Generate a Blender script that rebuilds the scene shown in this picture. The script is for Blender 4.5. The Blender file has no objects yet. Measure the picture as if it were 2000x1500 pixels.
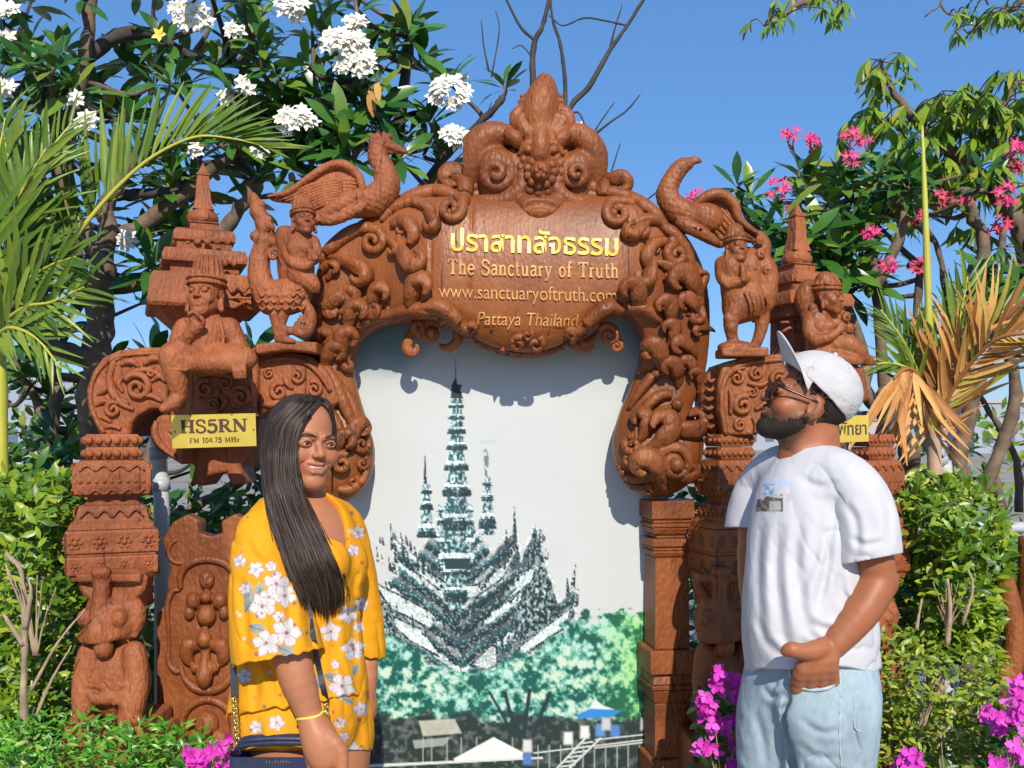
import bpy, math, random
import numpy as np
from mathutils import Vector, Matrix

# ------------------------------------------------------------------ camera, sky, sun
SC = bpy.context.scene
COL = SC.collection
FPX, CX, CY, CZ = 1850.0, 1000.0, 850.0, 1.55
cd = bpy.data.cameras.new('camera'); cam = bpy.data.objects.new('camera', cd); COL.objects.link(cam)
cam.location = (0, 0, CZ); cam.rotation_euler = (math.radians(90), 0, 0)
cd.sensor_width = 36.0; cd.lens = 36.0 * FPX / 2000.0; cd.shift_y = 0.05
cd.clip_start = 0.05; cd.clip_end = 2000
SC.camera = cam
SUN_EL, SUN_AZ = math.radians(36), math.radians(8)        # sun behind the camera, a little to the right
W = bpy.data.worlds.new('World'); SC.world = W; W.use_nodes = True
nt = W.node_tree
bg = nt.nodes['Background']
sky = nt.nodes.new('ShaderNodeTexSky'); sky.sky_type = 'NISHITA'; sky.sun_disc = False
sky.sun_elevation = SUN_EL; sky.sun_rotation = math.radians(180) - SUN_AZ
sky.air_density = 1.0; sky.dust_density = 0.1; sky.ozone_density = 3.0; sky.altitude = 0
hs = nt.nodes.new('ShaderNodeHueSaturation'); hs.inputs['Saturation'].default_value = 1.08
nt.links.new(sky.outputs[0], hs.inputs['Color'])
mixs = nt.nodes.new('ShaderNodeMix'); mixs.data_type = 'RGBA'; mixs.inputs[0].default_value = 0.40     # clear tropical sky: even blue air over the physical gradient
mixs.inputs[7].default_value = (1.55, 4.5, 9.6, 1)
tint = nt.nodes.new('ShaderNodeMix'); tint.data_type = 'RGBA'; tint.blend_type = 'MULTIPLY'; tint.inputs[0].default_value = 1.0; tint.inputs[7].default_value = (.92, 1.02, 1.24, 1)
nt.links.new(hs.outputs[0], tint.inputs[6]); nt.links.new(tint.outputs[2], mixs.inputs[6])
nt.links.new(mixs.outputs[2], bg.inputs[0]); bg.inputs[1].default_value = 0.10
sl = bpy.data.lights.new('sun', 'SUN'); sl.energy = 5.0; sl.angle = math.radians(0.5); sl.color = (1.0, 0.93, 0.82)
so = bpy.data.objects.new('sun', sl); COL.objects.link(so)
ldir = Vector((-math.sin(SUN_AZ) * math.cos(SUN_EL), math.cos(SUN_AZ) * math.cos(SUN_EL), -math.sin(SUN_EL)))
so.rotation_euler = ldir.to_track_quat('-Z', 'Y').to_euler(); so.location = (2, -6, 8)
SC.view_settings.view_transform = 'Standard'; SC.view_settings.look = 'None'
SC.view_settings.exposure = 0.0; SC.view_settings.gamma = 1.0; SC.view_settings.use_curve_mapping = False

# ------------------------------------------------------------------ helpers
R = random.Random(7)
NR = np.random.default_rng(11)

def P(x, y, Y):
    return np.array(((x - CX) * Y / FPX, Y, CZ + (CY - y) * Y / FPX))

def tag(o, label=None, cat=None, group=None, kind=None):
    if label: o['label'] = label
    if cat: o['category'] = cat
    if group: o['group'] = group
    if kind: o['kind'] = kind
    return o

def empty(name, loc, label, cat, group=None, kind=None):
    o = bpy.data.objects.new(name, None); COL.objects.link(o); o.location = loc
    o.empty_display_size = 0.1
    return tag(o, label, cat, group, kind)

def wloc(o):
    v = Vector((0, 0, 0))
    while o is not None:
        v = v + o.location; o = o.parent
    return v

def new_mesh(name, V, Fc, mats, smooth=True, cols=None, sharp=None, fmat=None):
    """V (n,3); Fc list of (k,m) int arrays or a list of index lists."""
    me = bpy.data.meshes.new(name)
    V = np.asarray(V, dtype=np.float32)
    if isinstance(Fc, np.ndarray): Fc = [Fc]
    arrs = [np.asarray(f, dtype=np.int32) for f in Fc if len(f)] if (len(Fc) and isinstance(Fc[0], np.ndarray)) else None
    if arrs is None:
        lens = np.array([len(f) for f in Fc], dtype=np.int32)
        idx = np.array([i for f in Fc for i in f], dtype=np.int32)
    else:
        lens = np.concatenate([np.full(len(a), a.shape[1], dtype=np.int32) for a in arrs])
        idx = np.concatenate([a.ravel() for a in arrs])
    me.vertices.add(len(V)); me.vertices.foreach_set('co', V.ravel())
    me.loops.add(len(idx)); me.loops.foreach_set('vertex_index', idx)
    me.polygons.add(len(lens))
    st = np.zeros(len(lens), dtype=np.int32); st[1:] = np.cumsum(lens)[:-1]
    me.polygons.foreach_set('loop_start', st)
    me.polygons.foreach_set('use_smooth', np.full(len(lens), bool(smooth)))
    if not isinstance(mats, (list, tuple)): mats = [mats]
    for m in mats: me.materials.append(m)
    if fmat is not None: me.polygons.foreach_set('material_index', np.asarray(fmat, dtype=np.int32))
    if cols is not None:
        ca = me.color_attributes.new('Col', 'FLOAT_COLOR', 'POINT')
        c4 = np.ones((len(V), 4), dtype=np.float32); c4[:, :3] = cols
        ca.data.foreach_set('color', c4.ravel())
    me.update(calc_edges=True); me.validate()
    if sharp is not None:
        try: me.set_sharp_from_angle(angle=math.radians(sharp))
        except Exception: pass
    return me

def mk(name, V, Fc, mats, parent=None, smooth=True, cols=None, sharp=None, fmat=None, kind=None):
    V = np.asarray(V, dtype=np.float64)
    lo, hi = V.min(0), V.max(0)
    org = np.array([(lo[0] + hi[0]) / 2, (lo[1] + hi[1]) / 2, lo[2]])
    me = new_mesh(name, V - org, Fc, mats, smooth, cols, sharp, fmat)
    o = bpy.data.objects.new(name, me); COL.objects.link(o)
    if parent is not None:
        o.parent = parent; o.location = Vector(org) - wloc(parent)
    else:
        o.location = org
    if kind: o['kind'] = kind
    return o

def inst(name, me, parent, M):
    """an object sharing mesh me, placed with world matrix M under parent"""
    o = bpy.data.objects.new(name, me); COL.objects.link(o)
    if parent is not None:
        o.parent = parent
        M = Matrix.Translation(-wloc(parent)) @ M
    o.matrix_local = M
    return o

class MB:
    """collects pieces into one mesh"""
    def __init__(s): s.V = []; s.Q = []; s.T = []; s.n = 0; s.C = []
    def add(s, V, Q=None, T=None, col=None):
        V = np.asarray(V, dtype=np.float64)
        if Q is not None and len(Q): s.Q.append(np.asarray(Q) + s.n)
        if T is not None and len(T): s.T.append(np.asarray(T) + s.n)
        s.V.append(V); s.n += len(V)
        if col is not None: s.C.append(np.broadcast_to(np.asarray(col, dtype=np.float64), (len(V), 3)))
        return s
    def build(s, name, mat, parent=None, smooth=True, sharp=None, kind=None):
        Fc = []
        if s.Q: Fc.append(np.concatenate(s.Q))
        if s.T: Fc.append(np.concatenate(s.T))
        return mk(name, np.concatenate(s.V), Fc, mat, parent, smooth, np.concatenate(s.C) if s.C else None, sharp, kind=kind)

def crm(pts, n):
    """Catmull-Rom resample of (k,d) points to n samples (uniform in parameter)"""
    p = np.asarray(pts, dtype=np.float64)
    if len(p) == 2:
        t = np.linspace(0, 1, n)[:, None]; return p[0] * (1 - t) + p[1] * t
    k = len(p) - 1
    u = np.linspace(0, k, n); i = np.minimum(u.astype(int), k - 1); t = (u - i)[:, None]
    e = np.vstack([2 * p[0] - p[1], p, 2 * p[-1] - p[-2]])
    a, b, c, d = e[i], e[i + 1], e[i + 2], e[i + 3]
    return 0.5 * (2 * b + (c - a) * t + (2 * a - 5 * b + 4 * c - d) * t ** 2 + (3 * b - a - 3 * c + d) * t ** 3)

def norm(v): return v / np.maximum(np.linalg.norm(v, axis=-1, keepdims=True), 1e-12)

def sweep(path, rad, n=8, lateral=None, thick=None, ridge=0.0, nr=3, phase=0.0):
    """tube along path (m,3) with radii rad (m,), optional fixed lateral axis and thickness; returns V,Q,T"""
    path = np.asarray(path, dtype=np.float64); m = len(path)
    rad = np.broadcast_to(np.asarray(rad, dtype=np.float64), (m,))
    th = rad if thick is None else np.broadcast_to(np.asarray(thick, dtype=np.float64), (m,))
    tan = norm(np.gradient(path, axis=0))
    if lateral is not None:
        L = np.broadcast_to(np.asarray(lateral, dtype=np.float64), (m, 3))
        L = norm(L - tan * (L * tan).sum(1, keepdims=True))
    else:
        L = np.zeros((m, 3)); a = np.array([0, -1.0, 0])
        if abs(tan[0] @ a) > 0.9: a = np.array([1.0, 0, 0])
        v = np.cross(tan[0], a)
        for i in range(m):
            v = v - tan[i] * (v @ tan[i]); nv = np.linalg.norm(v)
            v = v / max(nv, 1e-9); L[i] = v
    B = np.cross(tan, L)
    ang = np.linspace(0, 2 * math.pi, n, endpoint=False) + phase
    rr = 1 + ridge * np.cos(nr * ang)
    V = path[:, None] + (L[:, None] * (np.cos(ang) * rr)[None, :, None] * rad[:, None, None]
                         + B[:, None] * (np.sin(ang) * rr)[None, :, None] * th[:, None, None])
    V = V.reshape(-1, 3)
    i = np.arange(m - 1)[:, None] * n; j = np.arange(n)[None]; j2 = (j + 1) % n
    Q = np.stack([i + j, i + j2, i + n + j2, i + n + j], -1).reshape(-1, 4)
    V = np.vstack([V, path[0], path[-1]])
    a = np.arange(n); b = (a + 1) % n
    T = np.vstack([np.stack([b, a, np.full(n, m * n)], 1), np.stack([(m - 1) * n + a, (m - 1) * n + b, np.full(n, m * n + 1)], 1)])
    return V, Q, T

def tube(mb, pts, rads, m=12, n=6, col=None):
    p = crm(pts, m); r = crm(np.asarray(rads, dtype=np.float64)[:, None], m)[:, 0] if len(rads) > 1 else np.full(m, rads[0])
    V, Q, T = sweep(p, np.maximum(r, 1e-4), n); mb.add(V, Q, T, col)

def lathe(prof, n=16, square=False, c=(0, 0, 0), rot=0.0, sy=1.0):
    """profile [(r,z)...] turned round Z; square=True makes a four sided stack"""
    if square: n = 4
    prof = np.asarray(prof, dtype=np.float64); m = len(prof)
    a = np.linspace(0, 2 * math.pi, n, endpoint=False) + (math.pi / 4 if square else 0) + rot
    k = math.sqrt(2) if square else 1
    V = np.stack([prof[:, :1] * k * np.cos(a), prof[:, :1] * k * np.sin(a) * sy, np.repeat(prof[:, 1:2], n, 1)], -1).reshape(-1, 3) + np.asarray(c)
    i = np.arange(m - 1)[:, None] * n; j = np.arange(n)[None]; j2 = (j + 1) % n
    Q = np.stack([i + j, i + j2, i + n + j2, i + n + j], -1).reshape(-1, 4)
    V = np.vstack([V, np.asarray(c) + (0, 0, prof[0, 1]), np.asarray(c) + (0, 0, prof[-1, 1])])
    a = np.arange(n); b = (a + 1) % n
    T = np.vstack([np.stack([b, a, np.full(n, m * n)], 1), np.stack([(m - 1) * n + a, (m - 1) * n + b, np.full(n, m * n + 1)], 1)])
    return V, Q, T

BQ = np.array([[0, 3, 2, 1], [4, 5, 6, 7], [0, 1, 5, 4], [1, 2, 6, 5], [2, 3, 7, 6], [3, 0, 4, 7]])
def boxv(lo, hi):
    (a, b, c), (d, e, f) = lo, hi
    return np.array([(a, b, c), (d, b, c), (d, e, c), (a, e, c), (a, b, f), (d, b, f), (d, e, f), (a, e, f)], dtype=float)

def rbox(lo, hi, r=0.006, n=2):
    """rounded box as V,Q via lathe-like shell"""
    lo = np.asarray(lo, float); hi = np.asarray(hi, float); r = min(r, *((hi - lo) / 2.01))
    c = (lo + hi) / 2; h = (hi - lo) / 2 - r
    m = 4 * (n + 1); rows = []
    for i in range(2 * n + 2):
        if i <= n: ph = -math.pi / 2 + (math.pi / 2) * i / n; z = -h[2]
        else: ph = (math.pi / 2) * (i - n - 1) / n; z = h[2]
        ring = []
        for q in range(4):
            sx = (1, -1, -1, 1)[q]; sy = (1, 1, -1, -1)[q]
            for k in range(n + 1):
                th = q * math.pi / 2 + (math.pi / 2) * k / n
                ring.append((sx * h[0] + r * math.cos(ph) * math.cos(th), sy * h[1] + r * math.cos(ph) * math.sin(th), z + r * math.sin(ph)))
        rows.append(ring)
    V = np.array(rows).reshape(-1, 3) + c; M = len(rows)
    i = np.arange(M - 1)[:, None] * m; j = np.arange(m)[None]; j2 = (j + 1) % m
    Q = np.stack([i + j, i + j2, i + m + j2, i + m + j], -1).reshape(-1, 4)
    V = np.vstack([V, c - (0, 0, h[2] + r), c + (0, 0, h[2] + r)])
    a = np.arange(m); b = (a + 1) % m
    T = np.vstack([np.stack([b, a, np.full(m, M * m)], 1), np.stack([(M - 1) * m + a, (M - 1) * m + b, np.full(m, M * m + 1)], 1)])
    return V, Q, T

# ---- lattice noise (numpy)
_NT = np.random.default_rng(3).random((64, 64, 64)).astype(np.float32)
def noise3(X, Y, Z):
    X, Y, Z = np.broadcast_arrays(X, Y, Z)
    xi, yi, zi = np.floor(X).astype(int), np.floor(Y).astype(int), np.floor(Z).astype(int)
    fx, fy, fz = X - xi, Y - yi, Z - zi
    fx = fx * fx * (3 - 2 * fx); fy = fy * fy * (3 - 2 * fy); fz = fz * fz * (3 - 2 * fz)
    out = 0
    for dx in (0, 1):
        for dy in (0, 1):
            for dz in (0, 1):
                w = (fx if dx else 1 - fx) * (fy if dy else 1 - fy) * (fz if dz else 1 - fz)
                out = out + w * _NT[(xi + dx) & 63, (yi + dy) & 63, (zi + dz) & 63]
    return out
def fbm(X, Y, Z=0.0, o=4):
    s = 0; a = 0.5; f = 1.0
    for i in range(o):
        s = s + a * noise3(X * f + 17 * i, Y * f + 5 * i, np.asarray(Z * f + 3.0 * i)); a *= 0.5; f *= 2.03
    return s / (1 - 0.5 ** o)

# ---- signed distance sculpting + surface nets
class SDF:
    def __init__(s, lo, hi, h, zs=None):
        s.ax = [np.arange(lo[i], hi[i] + h, h).astype(np.float32) for i in range(3)]
        if zs is not None: s.ax[2] = np.asarray(zs, dtype=np.float32)
        s.F = np.full([len(a) for a in s.ax], 10.0, dtype=np.float32); s.h = h
        s.o = np.zeros(3); s.sc = 1.0; s.M = np.eye(3)
    def frame(s, o=(0, 0, 0), sc=1.0, M=None):
        s.o = np.asarray(o, float); s.sc = sc; s.M = np.eye(3) if M is None else np.asarray(M, float); return s
    def T(s, p): return s.o + s.M @ (np.asarray(p, float) * s.sc)
    def _sl(s, lo, hi):
        out = []
        for i in range(3):
            a = int(np.searchsorted(s.ax[i], lo[i])); b = int(np.searchsorted(s.ax[i], hi[i], side='right'))
            if b <= a: return None
            out.append(slice(a, b))
        return tuple(out)
    def _g(s, sl): return s.ax[0][sl[0]][:, None, None], s.ax[1][sl[1]][None, :, None], s.ax[2][sl[2]][None, None, :]
    def _mix(s, sl, d, k, sub):
        f = s.F[sl]
        if sub:
            if k > 0:
                h = np.clip(0.5 - 0.5 * (f + d) / k, 0, 1); s.F[sl] = f * (1 - h) - d * h + k * h * (1 - h)
            else: s.F[sl] = np.maximum(f, -d)
        else:
            if k > 0:
                h = np.clip(0.5 + 0.5 * (f - d) / k, 0, 1); s.F[sl] = f * (1 - h) + d * h - k * h * (1 - h)
            else: s.F[sl] = np.minimum(f, d)
    def cone(s, a, b, ra, rb, k=0.01, sub=False):
        a, b = s.T(a), s.T(b); ra, rb, k = ra * s.sc, rb * s.sc, k * s.sc
        m = max(ra, rb) + k + 3 * s.h
        sl = s._sl(np.minimum(a, b) - m, np.maximum(a, b) + m)
        if sl is None: return s
        X, Y, Z = s._g(sl); ba = b - a; L = max(ba @ ba, 1e-12)
        x, y, z = X - a[0], Y - a[1], Z - a[2]
        h = np.clip((x * ba[0] + y * ba[1] + z * ba[2]) / L, 0, 1)
        d = np.sqrt((x - ba[0] * h) ** 2 + (y - ba[1] * h) ** 2 + (z - ba[2] * h) ** 2) - (ra + (rb - ra) * h)
        s._mix(sl, d.astype(np.float32), k, sub); return s
    def chain(s, pts, rs, k=0.01, sub=False, n=None):
        pts = np.asarray(pts, float); rs = np.asarray(rs, float)
        if n: pts = crm(pts, n); rs = crm(rs[:, None], n)[:, 0]
        for i in range(len(pts) - 1): s.cone(pts[i], pts[i + 1], rs[i], rs[i + 1], k, sub)
        return s
    def ell(s, c, r, k=0.01, sub=False, rot=None):
        c = s.T(c); r = np.asarray(r, float) * s.sc; k = k * s.sc
        M = s.M if rot is None else s.M @ np.asarray(rot)
        e = np.sqrt((M ** 2) @ (r ** 2)) + k + 3 * s.h
        sl = s._sl(c - e, c + e)
        if sl is None: return s
        X, Y, Z = s._g(sl); x, y, z = X - c[0], Y - c[1], Z - c[2]
        u = (M[0, 0] * x + M[1, 0] * y + M[2, 0] * z); v = (M[0, 1] * x + M[1, 1] * y + M[2, 1] * z); w = (M[0, 2] * x + M[1, 2] * y + M[2, 2] * z)
        k0 = np.sqrt((u / r[0]) ** 2 + (v / r[1]) ** 2 + (w / r[2]) ** 2)
        k1 = np.sqrt((u / r[0] ** 2) ** 2 + (v / r[1] ** 2) ** 2 + (w / r[2] ** 2) ** 2)
        d = k0 * (k0 - 1) / np.maximum(k1, 1e-6)
        s._mix(sl, d.astype(np.float32), k, sub); return s
    def box(s, c, hf, rd=0.003, k=0.0, sub=False, rot=None):
        c = s.T(c); hf = np.asarray(hf, float) * s.sc; k = k * s.sc; rd = rd * s.sc
        M = s.M if rot is None else s.M @ np.asarray(rot)
        e = np.abs(M) @ hf + k + 3 * s.h
        sl = s._sl(c - e, c + e)
        if sl is None: return s
        X, Y, Z = s._g(sl); x, y, z = X - c[0], Y - c[1], Z - c[2]
        u = np.abs(M[0, 0] * x + M[1, 0] * y + M[2, 0] * z) - hf[0] + rd; v = np.abs(M[0, 1] * x + M[1, 1] * y + M[2, 1] * z) - hf[1] + rd; w = np.abs(M[0, 2] * x + M[1, 2] * y + M[2, 2] * z) - hf[2] + rd
        d = np.sqrt(np.maximum(u, 0) ** 2 + np.maximum(v, 0) ** 2 + np.maximum(w, 0) ** 2) + np.minimum(np.maximum(np.maximum(u, v), w), 0) - rd
        s._mix(sl, d.astype(np.float32), k, sub); return s
    def apply(s, fn):
        """fn(F,X,Y,Z)->F over the whole grid"""
        X, Y, Z = s.ax[0][:, None, None], s.ax[1][None, :, None], s.ax[2][None, None, :]
        s.F = fn(s.F, X, Y, Z).astype(np.float32); return s
    def disp(s, fn, band=0.03):
        """displace near the surface: fn(x,y,z) of flat arrays, positive pushes out"""
        ix = np.nonzero(np.abs(s.F) < band)
        s.F[ix] -= fn(s.ax[0][ix[0]], s.ax[1][ix[1]], s.ax[2][ix[2]]).astype(np.float32); return s
    def mesh(s):
        F = s.F; I = F < 0
        nx, ny, nz = F.shape
        cnt = np.zeros((nx - 1, ny - 1, nz - 1), dtype=np.int8)
        for dx in (0, 1):
            for dy in (0, 1):
                for dz in (0, 1):
                    cnt += I[dx:nx - 1 + dx, dy:ny - 1 + dy, dz:nz - 1 + dz]
        cx, cy, cz = np.nonzero((cnt > 0) & (cnt < 8))
        N = len(cx); vid = np.full(cnt.shape, -1, dtype=np.int32); vid[cx, cy, cz] = np.arange(N)
        acc = np.zeros((N, 3)); num = np.zeros(N)
        cor = [(0, 0, 0), (1, 0, 0), (0, 1, 0), (1, 1, 0), (0, 0, 1), (1, 0, 1), (0, 1, 1), (1, 1, 1)]
        val = [F[cx + a, cy + b, cz + c] for a, b, c in cor]
        pos = [np.stack([s.ax[0][cx + a], s.ax[1][cy + b], s.ax[2][cz + c]], 1).astype(np.float64) for a, b, c in cor]
        for a, b in ((0, 1), (2, 3), (4, 5), (6, 7), (0, 2), (1, 3), (4, 6), (5, 7), (0, 4), (1, 5), (2, 6), (3, 7)):
            m = (val[a] < 0) != (val[b] < 0)
            t = (val[a][m] / (val[a][m] - val[b][m]))[:, None]
            acc[m] += pos[a][m] * (1 - t) + pos[b][m] * t; num[m] += 1
        V = acc / num[:, None]
        Q = []
        for ax in range(3):
            A = np.moveaxis(I, ax, 0); d = A[:-1] != A[1:]
            d = np.moveaxis(d, 0, ax)
            sl = [slice(1, -1)] * 3; sl[ax] = slice(None)
            i, j, k = np.nonzero(d[tuple(sl)])
            off = [1, 1, 1]; off[ax] = 0
            i, j, k = i + off[0], j + off[1], k + off[2]
            flip = I[i, j, k]
            o1, o2 = [(np.array((0, 1, 0)), np.array((0, 0, 1))), (np.array((0, 0, 1)), np.array((1, 0, 0))), (np.array((1, 0, 0)), np.array((0, 1, 0)))][ax]
            g = lambda o: vid[i - o[0], j - o[1], k - o[2]]
            q = np.stack([g(o1 + o2), g(o2), g(o1 * 0), g(o1)], 1)
            q[~flip] = q[~flip][:, ::-1]
            Q.append(q)
        Q = np.concatenate(Q); Q = Q[(Q >= 0).all(1)]
        return V, Q

def poly_sd(px, py, poly):
    """signed distance to polygon, negative inside"""
    poly = np.asarray(poly, dtype=np.float64); n = len(poly)
    d = np.full(px.shape, 1e9); ins = np.zeros(px.shape, bool)
    for i in range(n):
        a, b = poly[i], poly[(i + 1) % n]; e = b - a
        wx, wy = px - a[0], py - a[1]
        t = np.clip((wx * e[0] + wy * e[1]) / max(e @ e, 1e-12), 0, 1)
        d = np.minimum(d, (wx - e[0] * t) ** 2 + (wy - e[1] * t) ** 2)
        c = (a[1] > py) != (b[1] > py)
        if abs(e[1]) > 1e-12: ins ^= c & (px < a[0] + (py - a[1]) * e[0] / e[1])
    return np.where(ins, -1, 1) * np.sqrt(d)

def rotm(yaw=0, pitch=0, roll=0):
    """local x right, y forward, z up. yaw about Z, pitch about X, roll about Y (degrees)"""
    a, b, c = map(math.radians, (yaw, pitch, roll))
    Rz = np.array([[math.cos(a), -math.sin(a), 0], [math.sin(a), math.cos(a), 0], [0, 0, 1]])
    Rx = np.array([[1, 0, 0], [0, math.cos(b), -math.sin(b)], [0, math.sin(b), math.cos(b)]])
    Ry = np.array([[math.cos(c), 0, math.sin(c)], [0, 1, 0], [-math.sin(c), 0, math.cos(c)]])
    return Rz @ Rx @ Ry

# ------------------------------------------------------------------ materials
def nodes(name):
    m = bpy.data.materials.new(name); m.use_nodes = True
    nt = m.node_tree; return m, nt, nt.nodes['Principled BSDF'], nt.nodes.new, nt.links.new

def ramp(nt, stops):
    r = nt.nodes.new('ShaderNodeValToRGB'); cr = r.color_ramp
    while len(cr.elements) > 1: cr.elements.remove(cr.elements[-1])
    cr.elements[0].position = stops[0][0]; cr.elements[0].color = (*stops[0][1], 1)
    for p, c in stops[1:]:
        e = cr.elements.new(p); e.color = (*c, 1)
    return r

def wood(name, c1, c2, c3, rough=0.42, grain=1.0, bump=0.25, spec=0.5):
    m, nt, b, N, L = nodes(name)
    tc = N('ShaderNodeNewGeometry'); mp = N('ShaderNodeMapping'); mp.inputs['Scale'].default_value = (26 * grain, 26 * grain, 3.0 * grain)
    L(tc.outputs['Position'], mp.inputs['Vector'])
    n1 = N('ShaderNodeTexNoise'); n1.inputs['Scale'].default_value = 1.0; n1.inputs['Detail'].default_value = 8; n1.inputs['Roughness'].default_value = 0.65
    L(mp.outputs[0], n1.inputs['Vector'])
    n2 = N('ShaderNodeTexNoise'); n2.inputs['Scale'].default_value = 7.0; n2.inputs['Detail'].default_value = 5
    L(tc.outputs['Position'], n2.inputs['Vector'])
    r = ramp(nt, [(0.28, c1), (0.5, c2), (0.72, c3)])
    mx = N('ShaderNodeMath'); mx.operation = 'MULTIPLY_ADD'; mx.inputs[1].default_value = 0.55
    ad = N('ShaderNodeMath'); ad.operation = 'MULTIPLY'; ad.inputs[1].default_value = 0.45
    L(n2.outputs['Fac'], ad.inputs[0]); L(n1.outputs['Fac'], mx.inputs[0]); L(ad.outputs[0], mx.inputs[2]); L(mx.outputs[0], r.inputs['Fac'])
    n5 = N('ShaderNodeTexNoise'); n5.inputs['Scale'].default_value = 1.0; n5.inputs['Detail'].default_value = 3; mp5 = N('ShaderNodeMapping'); mp5.inputs['Scale'].default_value = (55, 55, 2.2)
    L(tc.outputs['Position'], mp5.inputs['Vector']); L(mp5.outputs[0], n5.inputs['Vector'])
    cr = ramp(nt, [(0.30, (.34, .30, .28)), (0.345, (1, 1, 1))]); L(n5.outputs['Fac'], cr.inputs['Fac'])                    # drying cracks along the grain
    n6 = N('ShaderNodeTexNoise'); n6.inputs['Scale'].default_value = 3.1; n6.inputs['Detail'].default_value = 7; L(tc.outputs['Position'], n6.inputs['Vector'])
    cw = ramp(nt, [(0.35, (.66, .62, .60)), (0.55, (1, 1, 1)), (0.75, (1.0, 1.0, 1.0))]); L(n6.outputs['Fac'], cw.inputs['Fac'])   # weathered patches
    m1 = N('ShaderNodeMix'); m1.data_type = 'RGBA'; m1.blend_type = 'MULTIPLY'; m1.inputs[0].default_value = 1; L(r.outputs['Color'], m1.inputs[6]); L(cr.outputs['Color'], m1.inputs[7])
    m2 = N('ShaderNodeMix'); m2.data_type = 'RGBA'; m2.blend_type = 'MULTIPLY'; m2.inputs[0].default_value = 1; L(m1.outputs[2], m2.inputs[6]); L(cw.outputs['Color'], m2.inputs[7])
    L(m2.outputs[2], b.inputs['Base Color'])
    rr = N('ShaderNodeMapRange'); rr.inputs['To Min'].default_value = rough - 0.1; rr.inputs['To Max'].default_value = rough + 0.2
    L(n2.outputs['Fac'], rr.inputs['Value']); L(rr.outputs[0], b.inputs['Roughness'])
    b.inputs['Specular IOR Level'].default_value = spec
    n3 = N('ShaderNodeTexNoise'); n3.inputs['Scale'].default_value = 45; n3.inputs['Detail'].default_value = 6
    L(tc.outputs['Position'], n3.inputs['Vector'])
    a2 = N('ShaderNodeMath'); a2.operation = 'ADD'; L(n1.outputs['Fac'], a2.inputs[0]); L(n3.outputs['Fac'], a2.inputs[1])
    vo = N('ShaderNodeTexVoronoi'); vo.inputs['Scale'].default_value = 1.0; mp2 = N('ShaderNodeMapping'); mp2.inputs['Scale'].default_value = (95, 95, 48)
    L(tc.outputs['Position'], mp2.inputs['Vector']); L(mp2.outputs[0], vo.inputs['Vector'])
    a3 = N('ShaderNodeMath'); a3.operation = 'MULTIPLY_ADD'; a3.inputs[1].default_value = 0.8; L(vo.outputs['Distance'], a3.inputs[0]); L(a2.outputs[0], a3.inputs[2])
    a2 = a3
    bp = N('ShaderNodeBump'); bp.inputs['Strength'].default_value = bump; bp.inputs['Distance'].default_value = 0.006
    L(a2.outputs[0], bp.inputs['Height']); L(bp.outputs[0], b.inputs['Normal'])
    return m

def plain(name, c, rough=0.5, var=0.15, scale=12, bump=0.0, bscale=60, spec=0.5, metal=0.0):
    m, nt, b, N, L = nodes(name)
    g = N('ShaderNodeNewGeometry'); n = N('ShaderNodeTexNoise'); n.inputs['Scale'].default_value = scale; n.inputs['Detail'].default_value = 5
    L(g.outputs['Position'], n.inputs['Vector'])
    c = np.array(c)
    r = ramp(nt, [(0.3, tuple(c * (1 - var))), (0.7, tuple(np.minimum(c * (1 + var), 0.95)))])
    L(n.outputs['Fac'], r.inputs['Fac']); L(r.outputs['Color'], b.inputs['Base Color'])
    b.inputs['Roughness'].default_value = rough; b.inputs['Specular IOR Level'].default_value = spec; b.inputs['Metallic'].default_value = metal
    if bump:
        n3 = N('ShaderNodeTexNoise'); n3.inputs['Scale'].default_value = bscale; n3.inputs['Detail'].default_value = 4
        L(g.outputs['Position'], n3.inputs['Vector'])
        bp = N('ShaderNodeBump'); bp.inputs['Strength'].default_value = bump; bp.inputs['Distance'].default_value = 0.004
        L(n3.outputs['Fac'], bp.inputs['Height']); L(bp.outputs[0], b.inputs['Normal'])
    return m

def vcol(name, rough=0.6, spec=0.3, bump=0.0, bscale=200, sss=0.0, weave=0.0):
    m, nt, b, N, L = nodes(name)
    a = N('ShaderNodeAttribute'); a.attribute_name = 'Col'
    L(a.outputs['Color'], b.inputs['Base Color'])
    b.inputs['Roughness'].default_value = rough; b.inputs['Specular IOR Level'].default_value = spec
    if sss:
        b.inputs['Subsurface Weight'].default_value = sss; b.inputs['Subsurface Radius'].default_value = (0.012, 0.005, 0.003); b.inputs['Subsurface Scale'].default_value = 0.6
    if bump:
        g = N('ShaderNodeNewGeometry'); n3 = N('ShaderNodeTexNoise'); n3.inputs['Scale'].default_value = bscale; n3.inputs['Detail'].default_value = 4
        L(g.outputs['Position'], n3.inputs['Vector'])
        bp = N('ShaderNodeBump'); bp.inputs['Strength'].default_value = bump; bp.inputs['Distance'].default_value = 0.002
        L(n3.outputs['Fac'], bp.inputs['Height']); L(bp.outputs[0], b.inputs['Normal'])
    return m

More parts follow.
